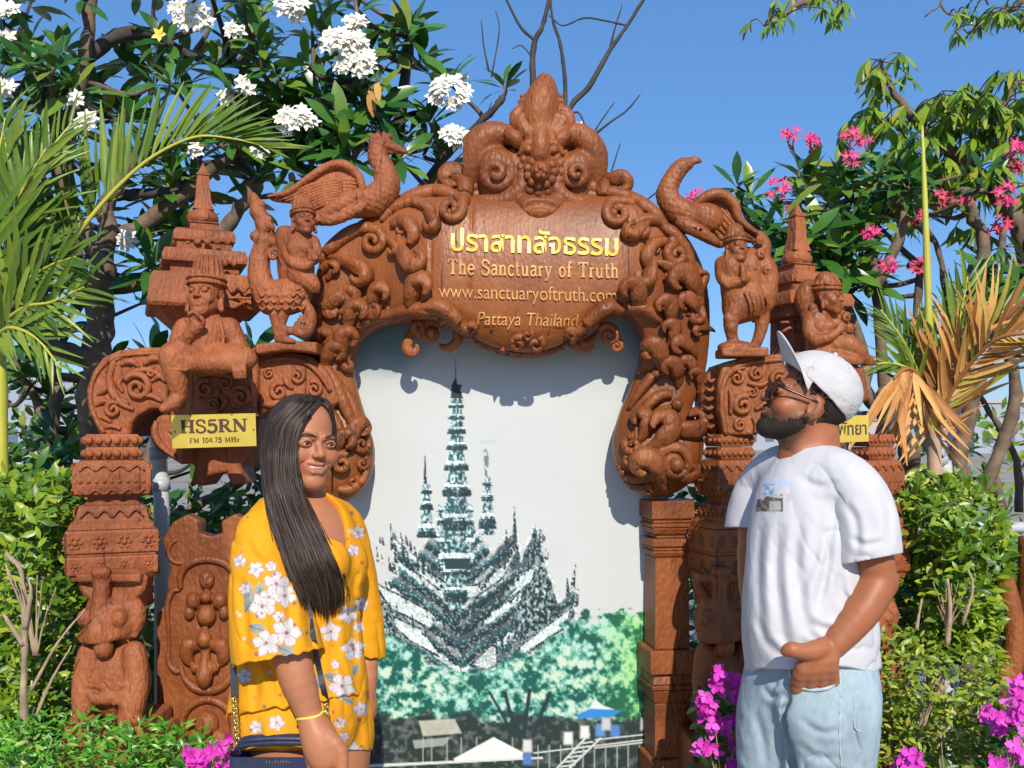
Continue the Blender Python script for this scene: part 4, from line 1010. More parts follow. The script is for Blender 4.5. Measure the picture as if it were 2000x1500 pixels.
# ---------- right bracket
YR = 3.0
bq = empty('carved_bracket', P(1450, 850, YR + .1), 'curved teak bracket carved with leaves beside the man wearing sunglasses', 'carved bracket')
relief('bracket_block', [(1412, 708), (1450, 698), (1560, 686), (1640, 694), (1690, 720), (1700, 780), (1660, 800), (1560, 800), (1500, 806), (1480, 850), (1412, 850), (1402, 800), (1402, 750)], YR - .06, 140, M_WOOD, bq, rd=6, seams=(1500,))
relief('bracket_block', [(1366, 768), (1378, 732), (1402, 712), (1416, 712), (1408, 760), (1408, 850), (1388, 848), (1370, 812)], YR + .0, 60, M_WOOD, bq, rd=12)
WR = dict(mat=M_WOOD, parent=bq); flat(YR - .06)
orn([(1418, 848), (1410, 800), (1412, 755), (1430, 722), (1470, 708), (1560, 700)], [5, 5, 5, 5, 5, 4], .3, m=36, **WR)
for x, y, R0, a, sg in ((1452, 792, 20, 60, 1), (1440, 738, 13, 90, -1), (1478, 730, 13, 100, 1), (1470, 765, 10, 60, -1), (1446, 830, 12, 90, 1), (1520, 740, 16, 50, 1), (1660, 740, 18, 50, 1), (1620, 760, 16, 90, -1)): volute(x, y, R0, a, 1.4, sg, R0 * .33, **WR)
for p, r in (([(1425, 760), (1430, 785), (1426, 810)], [3, 6, 3]), ([(1460, 748), (1485, 752), (1500, 745)], [4, 6, 3]), ([(1475, 800), (1490, 790), (1500, 775)], [4, 6, 3]), ([(1424, 735), (1436, 722), (1455, 718)], [3, 5, 3]), ([(1470, 815), (1478, 830), (1474, 845)], [3, 5, 3])):
    orn(p, r, .4, 'carved_leaf', ridge=.2, **WR)
flat(YR - .012)
for y in range(740, 850, 18):
    orn([(1374 + abs(y - 790) * .12, y), (1384 + abs(y - 790) * .1, y + 5), (1396, y)], [2.5, 4.5, 2.5], .5, 'carved_leaf', ridge=.2, **WR)

# ---------- square pillar right of the poster
pl = empty('square_pillar', P(1300, CY, 3.08) * (1, 1, 0), 'smooth square teak pillar at the right edge of the temple poster', 'pillar')
kp = 3.05 / FPX; pc = P(1302, CY, 3.10)
def pst(name, y0, y1, r0, r1=None, rr=None):
    r1 = r0 if r1 is None else r1
    z0, z1 = CZ + (CY - y1) * kp, CZ + (CY - y0) * kp
    if z0 < 0: z0 = 0.0
    b = .12
    V, Q, T = lathe([(r1 * kp - .004, z0), (r1 * kp, z0 + .004), (r0 * kp, z1 - .004), (r0 * kp - .004, z1)], 4, True, (pc[0], pc[1], 0), math.radians(9))
    mk(name, V, [Q, T], M_WOOD, pl, smooth=False)
pst('capital', 978, 1014, 43); pst('moulding', 1014, 1022, 39); pst('moulding', 1022, 1030, 42); pst('moulding', 1030, 1044, 40, 36); pst('moulding', 1044, 1052, 31)
pst('moulding', 1052, 1068, 41, 41); pst('moulding', 1068, 1076, 37); pst('moulding', 1076, 1088, 40, 36); pst('shaft', 1088, 1268, 33, 35)
pst('band', 1268, 1314, 47); pst('moulding', 1314, 1336, 36, 41); pst('moulding', 1336, 1346, 43); pst('moulding', 1346, 1372, 40, 36); pst('shaft', 1372, 1480, 35); pst('base_block', 1480, 1800, 44)

# ---------- carved standing panel
YL = 2.97
pn = empty('carved_wall_relief', P(412, CY, YL) * (1, 1, 0) + (0, 0, 0.0), 'flat teak panel carved with ring and flower motifs behind the woman', 'carved panel')
zfloor = CY + CZ * FPX / YL - 2
relief('panel_board', [(316, 1054), (337, 1020), (366, 1004), (392, 1018), (391, 1041), (412, 1047), (433, 1041), (432, 1018), (458, 1004), (487, 1020), (506, 1054), (492, 1110), (497, 1140), (492, 1170), (512, 1196), (512, zfloor), (306, zfloor), (306, 1200), (331, 1170), (326, 1140), (332, 1110)], YL, 34, M_WOOD, pn, rd=3, h=3)
WR = dict(mat=M_WOOD, parent=pn); flat(YL)
for sg, cx2 in ((1, 352), (-1, 470)):
    orn(spiral(cx2, 1078, 24, 100 if sg > 0 else 80, .62, sg, 14, .9), [2, 4, 5, 5, 5, 4, 3, 2], .2, m=30, **WR)
orn([(352, 1150), (354, 1120), (372, 1100), (405, 1092), (438, 1100), (456, 1120), (458, 1150)], [5, 7, 8, 8, 8, 7, 5], .3, 'ring', m=40, **WR)
for sg in (-1, 1):
    orn([(405 + sg * 52, 1150), (405 + sg * 70, 1158), (405 + sg * 78, 1190), (405 + sg * 74, 1250), (405 + sg * 76, 1290), (405 + sg * 62, 1310), (405 + sg * 50, 1308)], [4, 6, 5, 3, 5, 7, 4], .3, 'ring', m=40, **WR)
orn([(352, 1300), (362, 1326), (382, 1344), (405, 1349), (428, 1344), (448, 1326), (458, 1300)], [4, 7, 9, 9, 9, 7, 4], .3, 'ring', m=40, **WR)
orn([(354, 1440), (358, 1400), (376, 1376), (405, 1366), (434, 1376), (452, 1400), (456, 1440)], [6, 7, 8, 8, 8, 7, 6], .3, 'ring', m=40, **WR)
s = PS(350, 460, 1105, 1465, -20, 40, YL, 2.2)
s.e(405, 1132, 2, 15, 19, 16); s.e(396, 1128, 16, 6, 8, 4, 2, True); s.e(414, 1128, 16, 6, 8, 4, 2, True)
s.e(405, 1164, 6, 13, 13, 16); s.e(405, 1200, 6, 19, 21, 20, 3)
for sg in (-1, 1): s.e(405 + sg * 26, 1172, 4, 15, 17, 15, 3); s.e(405 + sg * 34, 1196, 4, 11, 14, 12, 3)
s.ch([(403, 1226, 8), (403, 1246, 14), (403, 1262, 8)], [6, 14, 4], 3, 7); s.ch([(403, 1270, 4), (403, 1300, 8)], [9, 11], 4)
for sg in (-1, 1):
    s.ch([(403 + sg * 12, 1262, 4), (403 + sg * 30, 1256, 10), (403 + sg * 36, 1280, 6), (403 + sg * 26, 1300, 2)], [8, 14, 12, 4], 4, 9)
    s.ch([(403 + sg * 10, 1296, 6), (403 + sg * 20, 1302, 10), (403 + sg * 18, 1312, 6)], [6, 7, 3], 3, 6)
s.ch([(403, 1298, 8), (403, 1320, 14), (403, 1346, 6)], [10, 15, 3], 4, 7)
s.e(405, 1412, 4, 24, 26, 20); s.e(384, 1440, 2, 18, 16, 14); s.e(428, 1440, 2, 18, 16, 14)
s.done('flower_motif', M_WOOD, pn, 0.0006)

# ---------- brass sign plates
M_PLATE = plain('brass_plate', (0.78, 0.55, 0.09), rough=0.34, var=0.08, metal=0.55); M_INK = plain('brown_ink', (0.07, 0.028, 0.012), rough=0.6); M_NAIL = plain('nail_heads', (.22, .16, .08), rough=.4, metal=.8)
def plate(corner, Y, label, lines, nails):
    c = [np.array(q, float) for q in corner]; k = Y / FPX
    root = empty('sign_plate', P(*(sum(c) / 4), Y), label, 'sign')
    V = np.array([P(*q, Y + d) for d in (0, .006) for q in (c[3], c[2], c[1], c[0])])
    mk('plate', V, BQ.copy()[:, ::-1], M_PLATE, root, smooth=False)
    def at(u, v, d=.0015): return P(*(c[0] * (1 - u) * (1 - v) + c[1] * u * (1 - v) + c[2] * u * v + c[3] * (1 - u) * v), Y - d)
    for (VV, Fc) in lines(at): mk('lettering', VV, Fc, M_INK, root, smooth=False)
    for u, v in nails: V, Q, T = ball(at(u, v, 0), 2.2 * k, 8, .5); mk('nail', V, [Q, T], M_NAIL, root)
def serif_on(at, s, u0, u1, v0, vh, sp=1.0):
    st, ux = serif_line(s, sp); m = MB()
    for i, (p, w) in enumerate(st):
        V, Q = ribbon2(p, w); m.add(np.array([at(u0 + (u1 - u0) * a / ux, v0 - vh * b, .0015 + .0001 * (i % 7)) for a, b in V]), Q)
    return np.concatenate(m.V), np.concatenate(m.Q)
plate([(334, 811), (499, 807), (501, 871), (337, 876)], 2.865, 'brass plate reading HS5RN FM 104.75 MHz below the seated deity', lambda at: [serif_on(at, 'HS5RN', .10, .90, .545, .385), serif_on(at, 'FM 104.75 MHz', .205, .80, .855, .15, 1.08)],
      [(.23, .02), (.72, .02), (.035, .5), (.97, .5)])
def thai(at):
    V, Fc = text_mesh('๕ พัทยา', .012); V[:, 0] -= V[:, 0].min(); um = V[:, 0].max(); vm = V[:, 1].max()
    return [(np.array([at(.16 + .80 * a / um, .72 - .52 * b / vm) for a, b in V[:, :2]]), Fc)]
plate([(1600, 813), (1696, 811), (1697, 862), (1602, 866)], 2.93, 'brass plate with brown Thai lettering behind the neck of the man', thai, [(.56, .06)])

# ---------- spired shrine towers
def shrine(cx, dy, Y, wk, root):
    k = Y / FPX; c = P(cx, CY, Y); rot = 22
    def st(name, prof, sq=True, n=16):
        V, Q, T = lathe([(r * wk * k, (CY - y - dy) * k) for y, r in prof], n, sq, (0, 0, 0), math.radians(rot)); V = V + (c[0], c[1], CZ); mk(name, V, [Q, T], M_WOODR, root, smooth=not sq, sharp=40)
    st('spire', [(412, 20), (404, 17), (385, 13.5), (350, 11.5), (345, 10), (344, 12), (340, 12), (338, 8), (318, .5)], True)
    st('bell', [(438, 20), (437, 26), (432, 30), (424, 30), (416, 25), (411, 20), (410, 15)], False, 18)
    st('neck', [(457, 25), (442, 25), (440, 28), (438, 28)])
    st('roof_tier', [(484, 50), (480, 56), (470, 57), (462, 54), (457, 48)]); st('neck', [(497, 50), (484, 50)])
    st('roof_tier', [(526, 70), (524, 76), (512, 77), (500, 72), (497, 60)]); st('body', [(546, 62), (526, 62)])
    return st
tw = empty('spired_shrine', P(400, 650, 3.12), 'red teak tiered shrine with slender spire behind the seated deity', 'shrine carving')
st = shrine(396, 0, 3.10, 1.0, tw)
st('body', [(612, 100), (606, 104), (560, 98), (548, 92), (546, 70)]); st('body', [(660, 44), (640, 58), (620, 78), (612, 86)])
st('body', [(700, 40), (660, 42)])
w = 0
for x in list(range(338, 462, 17)):
    V, Q, T = ball(P(x, 513, 2.985), (6.5 * K, 4 * K, 8 * K), 8); mk('lotus_petal', V, [Q, T], M_WOODR, tw)
for x in list(range(345, 455, 20)):
    V, Q, T = ball(P(x, 472, 3.005), (8 * K, 4 * K, 6 * K), 8); mk('lotus_petal', V, [Q, T], M_WOODR, tw)
flat(2.965)
WR = dict(mat=M_WOODR, parent=tw)
for x in range(300, 500, 22): orn([(x, 572), (x + 11, 560), (x + 22, 572)], 3, .3, 'leaf_point', m=8, **WR)
for x in (335, 455): orn([(x - 25, 588), (x, 600), (x + 25, 588)], 3.5, .3, 'leaf_point', m=10, **WR)
orn([(300, 583), (400, 581), (495, 583)], 2.5, .3, 'moulding', m=8, **WR)
tw2 = empty('spired_shrine', P(1552, 700, 3.2), 'teak tiered shrine with slender spire left of pink blossoms', 'shrine carving')
st = shrine(1556, 80, 3.18, .98, tw2)
for nm in (): pass
V, Q, T = lathe([(38 * K, CZ + (CY - 720) * K), (36 * K, CZ + (CY - 600) * K), (40 * K, CZ + (CY - 585) * K)], 4, True, (*P(1556, 0, 3.16)[:2], 0), math.radians(22)); mk('body', V, [Q, T], M_WOODR, tw2, smooth=False)
flat(3.07); WR = dict(mat=M_WOODR, parent=tw2)
orn([(1528, 648), (1545, 640), (1560, 650), (1575, 640)], 3, .3, 'leaf_point', m=12, **WR); orn([(1525, 630), (1576, 628)], 3, .3, 'moulding', m=4, **WR)
for x in range(1525, 1600, 13):
    V, Q, T = ball(P(x, 594, 3.07), (5.5 * K, 4 * K, 7 * K), 8); mk('lotus_petal', V, [Q, T], M_WOODR, tw2)
SURF[0] = None
# ------------------------------------------------------------------ heads shared by statues and people
def head(S, o, sc, M, kind='statue', female=False, smile=False, neck=None):
    """carve a head into SDF S. local axes: x = image right when facing viewer, y forward, z up; origin between the eyes' height at head centre"""
    S.frame(o, sc, M); k = .012
    S.ell((0, -.018, .042), (.074, .094, .080), k); jw = .86 if female else 1.0; S.ell((0, .020, -.022), (.064 * (.95 if female else 1), .068, .086), .02)
    S.cone((0, .035, -.05), (0, .062, -.090), .048, .024, .02)
    for s in (-1, 1):
        S.ell((s * .040, .056, -.030), (.024, .022, .022), .02)             # cheeks
        S.cone((s * .052 * jw, .0, -.052), (s * .016 * jw, .064, -.092), .020 * jw, .017 * jw, .02)   # jaw
        S.ell((s * .033, .094, .004), (.021, .016, .013), .012, True)        # eye hollow
        S.cone((s * .014, .086, .021), (s * .046, .070, .021), .010, .007, .010)   # brow
        if female: continue        # ears lie under the hair
        S.ell((s * .078, -.012, -.006), (.008, .018, .032), .006); S.ell((s * .084, -.004, -.002), (.006, .010, .018), .004, True)
        S.ell((s * .074, -.004, -.034), (.008, .010, .010), .006)
    S.cone((0, .080, .014), (0, .104, -.022), .0068 if female else .0075, .0098 if female else .0115, .009)              # nose
    for s in (-1, 1): S.ell((s * (.0108 if female else .0125), .094, -.026), (.0068 if female else .008, .010, .0065), .006)
    S.ell((0, .074, -.055), (.030, .018, .020), .012)                        # muzzle
    w = .031 if smile else .022; up = .009 if smile else .0
    S.chain([(-w, .072, -.052 + up), (-.010, .090, -.0475 + .22 * up), (0, .090, -.0490 + .22 * up), (.010, .090, -.0475 + .22 * up), (w, .072, -.052 + up)], [.002, .0058, .0052, .0058, .002], .003)
    S.chain([(-w, .071, -.056 + up), (-.010, .087, -.0635 - .25 * up), (.010, .087, -.0635 - .25 * up), (w, .071, -.056 + up)], [.002, .0066, .0066, .002], .003)
    if smile: S.chain([(-.025, .083, -.0490), (-.012, .093, -.0560), (0, .097, -.0575), (.012, .093, -.0560), (.025, .083, -.0490)], [.0022, .0052, .0058, .0052, .0022], .002, True)
    if smile:
        for s in (-1, 1): S.ell((s * .043, .058, -.026), (.022, .020, .018), .016); S.chain([(s * .020, .092, -.028), (s * .036, .078, -.046), (s * .037, .070, -.060)], [.0010, .0014, .0010], .006, True)
    else: S.chain([(-w, .080, -.054), (0, .0975, -.0555), (w, .080, -.054)], [.0015, .0018, .0015], .001, True)
    S.ell((0, .070, -.092), (.018, .014, .014), .012)                        # chin
    if kind == 'statue':
        for s in (-1, 1):
            S.ell((s * .032, .080, .004), (.0165, .011, .011), .004)
            S.chain([(s * .016, .091, .002), (s * .032, .0935, -.003), (s * .047, .083, .002)], [.001, .0016, .001], .001, True)
            S.chain([(s * .010, .093, .021), (s * .028, .094, .026), (s * .050, .077, .020)], [.002, .003, .002], .003)
            S.cone((s * .080, -.004, -.03), (s * .084, .004, -.075), .010, .014, .006)   # long ear with ring
    S.frame()

def crown(S, o, sc, M, h=.10):
    S.frame(o, sc, M)
    S.ell((0, -.015, .058), (.086, .102, .024), .005); S.chain([(0, -.02, .06), (0, -.02, .07 + h * .55), (0, -.02, .05 + h)], [.074, .066, .050], .008)
    for z, r in ((.074, 1.0), (.048, 1.0)):
        S.chain([(.087 * math.cos(2 * math.pi * i / 16), -.015 + .103 * math.sin(2 * math.pi * i / 16), z) for i in range(17)], [.007] * 17, .003)
    for i in range(16):
        a = 2 * math.pi * i / 16
        S.cone((.074 * math.cos(a), -.02 + .078 * math.sin(a), .08), (.056 * math.cos(a), -.02 + .058 * math.sin(a), .05 + h * 1.15), .0085, .006, .003)
    S.ell((0, .07, .085), (.018, .016, .024), .005); S.frame()

FRONT = lambda yaw=0, pitch=0, roll=0: rotm(yaw, pitch, roll) @ np.array([[-1, 0, 0], [0, -1, 0], [0, 0, 1.0]])   # faces the camera; yaw>0 turns to image right

# ------------------------------------------------------------------ seated deity
def deity():
    Y = 2.84
    s = PS(320, 515, 500, 815, -70, 75, Y, 1.9); k = s.k
    s.ch([(405, 640, 0), (405, 672, 4), (405, 702, 4)], [36, 31, 30], 14, 8); s.c((368, 642, 0), (446, 642, 0), 21, 21, 12)
    s.c((406, 618, 2), (406, 640, 0), 15, 20, 8)
    s.ch([(362, 642, 4), (352, 672, 8), (348, 694, 10)], [20, 18, 16], 6, 6); s.ch([(348, 694, 10), (372, 672, 34), (396, 648, 48)], [16, 13, 10], 5, 6)
    s.e(400, 642, 52, 13, 17, 9, 4)
    for q, (dx, dy) in enumerate(((-8, -26), (-2, -30), (5, -29), (11, -23))): s.ch([(396 + q * 4, 632, 56), (398 + dx, 646 + dy * .8, 60), (400 + dx * .8, 640 + dy * .75, 68)], [4.4, 4, 3.4], 2, 5)
    s.ch([(412, 645, 56), (418, 634, 62), (411, 626, 66)], [5, 4.4, 3.6], 2, 5)
    s.ch([(450, 642, 2), (464, 672, 0), (470, 690, 10)], [20, 17, 15], 6, 6); s.ch([(470, 688, 10), (478, 705, 30), (483, 712, 44)], [14, 11, 9], 5, 6)
    s.e(482, 712, 52, 13, 12, 8, 4)
    for q in range(4): s.ch([(474 + q * 6, 714, 56), (474 + q * 6.5, 728, 58), (476 + q * 6.2, 740, 54)], [4, 3.8, 3.2], 2, 5)
    s.ch([(470, 708, 52), (463, 716, 54), (462, 726, 52)], [4, 4, 3.4], 2, 5)
    s.ch([(400, 704, 0), (450, 702, 26), (490, 702, 34)], [26, 26, 20], 8, 8); s.ch([(492, 706, 38), (440, 712, 48), (392, 712, 46)], [19, 19, 14], 6, 8)
    s.e(386, 714, 46, 14, 15, 12, 5)
    for q in range(5): s.ch([(382, 704 + q * 5.5, 56), (372 - (q == 0) * 3, 704 + q * 5.5, 52)], [3.4, 3.2], 1.5, 3)
    s.ch([(392, 704, -4), (366, 690, 18), (350, 700, 38)], [26, 27, 25], 8, 8); s.ch([(350, 700, 38), (357, 735, 34), (360, 772, 30)], [24, 21, 13], 6, 8)
    s.ch([(360, 776, 30), (350, 790, 38), (338, 800, 50)], [14, 12, 8], 5, 6); s.e(361, 765, 30, 16, 5, 16, 2); s.e(358, 726, 36, 24, 4, 24, 2)
    s.ch([(372, 626, 22), (410, 660, 34), (440, 690, 30)], [3.5, 3.5, 3.5], 2, 10); s.ch([(438, 632, 24), (444, 665, 26), (438, 698, 28)], [3.5, 3.5, 3.5], 2, 8)
    s.e(356, 672, 8, 20, 4, 20, 2); s.e(466, 672, 0, 18, 4, 18, 2); s.ch([(375, 696, 26), (406, 702, 36), (440, 694, 28)], [4, 5, 4], 3, 8)
    o = s.p(406, 578, 16); sc = 30 * k / .074; M = FRONT(-6, -4)
    head(s, o, sc, M); crown(s, o, sc, M, .115)
    V, Q, T = None, None, None
    s.disp(lambda x, y, z: .0010 * (fbm(x * 110, y * 110, z * 110, 3) - .5) * 2, .02)
    V, Q = s.mesh(); o = mk('seated_deity', V, Q, M_WOODR)
    return tag(o, 'carved teak deity seated with one leg hanging and a raised hand', 'statue')
deity()

# ------------------------------------------------------------------ swan with crowned rider (left)
def swan_left():
    Y = 2.92; root = empty('swan_rider_statue', P(560, 668, Y), 'teak swan with flame tail carrying a crowned rider, on the left bracket', 'statue')
    s = PS(478, 640, 370, 675, -45, 45, Y, 1.9)
    s.e(556, 580, 0, 50, 36, 30, 8); s.e(585, 560, 0, 30, 26, 26, 8)
    s.ch([(528, 590, 0), (508, 545, 0), (508, 500, 0), (520, 465, 0), (512, 430, 0), (500, 400, 0), (494, 380, 0)], [26, 22, 18, 16, 14, 11, 5], 6, 18)
    for x, y, r in ((500, 415, 12), (524, 432, 10), (500, 462, 11), (536, 474, 12), (498, 505, 10), (512, 400, 8), (548, 500, 10)): s.e(x, y, 2, r, r, 12, 5)
    for x, y, R0, a, sg in ((527, 448, 9, 0, 1), (510, 472, 9, 180, -1), (538, 500, 12, 60, 1), (505, 520, 9, 120, 1)):
        sp = spiral(x, y, R0, a, 1.2, sg); s.ch(np.c_[sp, np.linspace(10, 20, len(sp))], np.linspace(4.5, 2.5, len(sp)), 2)
    for i in range(6):
        for j in range(4):
            x = 512 + i * 15 + (j % 2) * 7; y = 562 + j * 13
            if ((x - 556) / 50.) ** 2 + ((y - 580) / 36.) ** 2 < 1: s.ch([(x - 6, y, 28 - abs(y - 580) * .25), (x, y + 7, 31 - abs(y - 580) * .25), (x + 7, y, 28 - abs(y - 580) * .25)], [1.8, 2.4, 1.8], 1, 5)
    for x0, x1 in ((538, 545), (556, 556)): s.ch([(x0, 606, 8), (x1 - 4, 636, 8), (x1 + 2, 662, 8)], [13, 7.5, 8], 4, 8); s.ch([(x1, 664, 8), (x1 + 22, 668, 14)], [7, 4], 3, 3)
    s.ch([(545, 640, 8), (575, 648, 10), (600, 640, 4)], [5, 8, 3], 3, 6)
    s.ch([(596, 596, 6), (608, 620, 8), (603, 648, 8), (586, 650, 10), (582, 634, 12)], [12, 11, 10, 8, 5], 4, 14)
    sp = spiral(598, 634, 13, 90, 1.2, 1); s.ch(np.c_[sp, np.linspace(12, 20, len(sp))], np.linspace(5, 3, len(sp)), 2)
    s.done('swan', M_WOODR, root, .0012)
    s = PS(535, 648, 385, 575, -40, 60, Y - .01, 1.7); k = s.k
    s.ch([(588, 478, 10), (590, 505, 8), (588, 540, 4)], [26, 22, 24], 9, 8); s.c((568, 470, 8), (612, 474, 8), 13, 13, 8); s.c((594, 452, 12), (592, 470, 10), 10, 13, 5)
    s.e(580, 490, 28, 12, 11, 9, 6); s.e(604, 490, 28, 12, 11, 9, 6)
    s.ch([(564, 472, 8), (566, 500, 14), (580, 520, 26)], [12, 10, 9], 4, 8); s.ch([(580, 520, 26), (602, 526, 30), (616, 516, 30)], [9, 8, 7], 4, 6)
    s.ch([(614, 474, 8), (622, 494, 14), (620, 514, 26)], [11, 9, 8], 4, 6); s.e(620, 508, 34, 8, 13, 8, 4)
    for q in range(4): s.ch([(612 + q * 5, 512, 38), (613 + q * 5, 496, 40)], [3, 2.4], 1.5, 3)
    s.ch([(590, 540, 4), (612, 556, 14), (616, 572, 8)], [20, 14, 8], 6, 6); s.ch([(556, 460, -10), (566, 500, -12), (560, 540, -14)], [22, 26, 18], 8, 8)
    o = s.p(597, 436, 18); sc = 20 * k / .074; M = FRONT(28, -8); head(s, o, sc, M); crown(s, o, sc, M, .12)
    s.done('rider', M_WOODR, root, .0008)
swan_left()

# ------------------------------------------------------------------ birds on the shoulders of the arch
def bird_left():
    Y = 3.0; root = empty('bird_carving', P(690, 440, Y), 'carved teak bird with spread wing and crested head on left arch shoulder', 'statue')
    s = PS(590, 802, 255, 470, -45, 62, Y, 2.0)
    s.e(710, 395, 0, 48, 30, 28, 10, rot=rotm(0, 0, -14)); s.ch([(735, 395, 2), (756, 365, 4), (752, 335, 4), (738, 308, 4), (740, 290, 4)], [28, 24, 19, 16, 15], 8, 14)
    s.e(744, 284, 4, 24, 17, 16, 5); s.ch([(760, 286, 4), (780, 293, 4), (797, 299, 2)], [10, 6, 2.5], 4, 6); s.ch([(757, 294, 4), (776, 300, 4)], [6, 3], 3, 3)
    for x, y in ((728, 272), (738, 268), (750, 267), (760, 270)): s.e(x, y, 4, 7, 8, 10, 3)
    s.e(752, 282, 19, 4, 4, 3, 1)
    s.ch([(700, 392, 22), (668, 410, 30), (630, 432, 28)], [18, 15, 10], 5, 8); s.ch([(624, 436, 28), (660, 436, 32), (700, 418, 34), (716, 408, 34)], [10, 10, 11, 6], 4, 10)
    s.disp(lambda x, y, z: .0022 * (np.abs(np.sin(x * 190 + 3 * np.sin(z * 160))) * np.abs(np.sin(z * 170 + x * 60)) - .35), .02)
    s.done('body', M_WOODR, root, .001)
    wing = [(520, 384), (560, 374), (598, 348), (636, 324), (668, 318), (694, 332), (709, 358), (710, 392), (700, 402), (680, 396), (655, 402), (628, 426), (604, 408), (570, 396), (536, 392)]
    relief('wing', wing, Y - .025, 14, M_WOODR, root, 2.0, 4, smoothn=80)
    flat(Y - .025)
    orn([(522, 384), (562, 376), (600, 350), (638, 326), (668, 321), (692, 334), (706, 360), (706, 394)], [3, 6, 7, 8, 9, 9, 8, 5], .6, 'wing_edge', m=50, mat=M_WOODR, parent=root)
    for i in range(9):
        t = i / 8; a = np.array([690 - 20 * t, 345 + 46 * t]); b = np.array([540 + 70 * t, 388 + 22 * t])
        orn([a, (a + b) / 2 + (0, -6 + 3 * t), b], [3, 5.5, 2], .3, 'feather', m=16, mat=M_WOODR, parent=root, flat=.5)
    for i in range(6):
        t = i / 5; a = np.array([700 - 8 * t, 352 + 36 * t]); b = np.array([648 + 10 * t, 360 + 30 * t])
        orn([a, (a + b) / 2 + (0, -4), b], [3, 6, 2], .8, 'feather', m=10, mat=M_WOODR, parent=root)
    SURF[0] = None
def bird_right():
    Y = 3.0; root = empty('bird_carving', P(1400, 470, Y), 'carved teak bird with hooked beak and dark folded wing on right arch shoulder', 'statue')
    s = PS(1270, 1420, 300, 500, -40, 40, Y, 2.0)
    s.e(1366, 425, -8, 50, 34, 26, 10); s.ch([(1345, 425, 0), (1316, 405, 2), (1302, 378, 2), (1316, 345, 2), (1332, 324, 2)], [27, 22, 18, 15, 14], 8, 14)
    s.e(1338, 322, 2, 16, 13, 13, 5); s.ch([(1346, 318, 2), (1360, 313, 2), (1369, 317, 1)], [9, 6, 2], 3, 6); s.ch([(1294, 368, 0), (1292, 385, 0), (1298, 402, 0)], [6, 9, 6], 4, 6)
    s.ch([(1325, 440, 22), (1355, 455, 26), (1392, 478, 24)], [10, 13, 9], 4, 8)
    s.disp(lambda x, y, z: .002 * (np.abs(np.sin(x * 190 + 3 * np.sin(z * 160))) * np.abs(np.sin(z * 170 + x * 60)) - .35), .02)
    s.done('body', M_WOOD, root, .001)
    wing = [(1348, 424), (1358, 396), (1385, 378), (1412, 378), (1436, 398), (1446, 428), (1470, 448), (1502, 468), (1470, 472), (1440, 470), (1412, 482), (1392, 476), (1362, 456)]
    relief('wing', wing, Y + .01, 16, M_WOOD, root, 2.0, 4, smoothn=80)
    flat(Y + .01)
    orn([(1350, 424), (1360, 398), (1386, 381), (1412, 381), (1434, 400), (1444, 428), (1470, 450), (1500, 467)], [4, 8, 11, 11, 10, 8, 6, 3], 1.1, 'wing_edge', m=50, mat=M_WOOD, parent=root)
    for i in range(7):
        t = i / 6; a = np.array([1366 + 50 * t, 402 - 6 * t + 14 * t * t]); b = np.array([1395 + 90 * t, 470 - 4 * t])
        orn([a, (a + b) / 2 + (-5, 0), b], [3, 5, 2], .3, 'feather', m=14, mat=M_WOOD, parent=root)
    SURF[0] = None
bird_left(); bird_right()

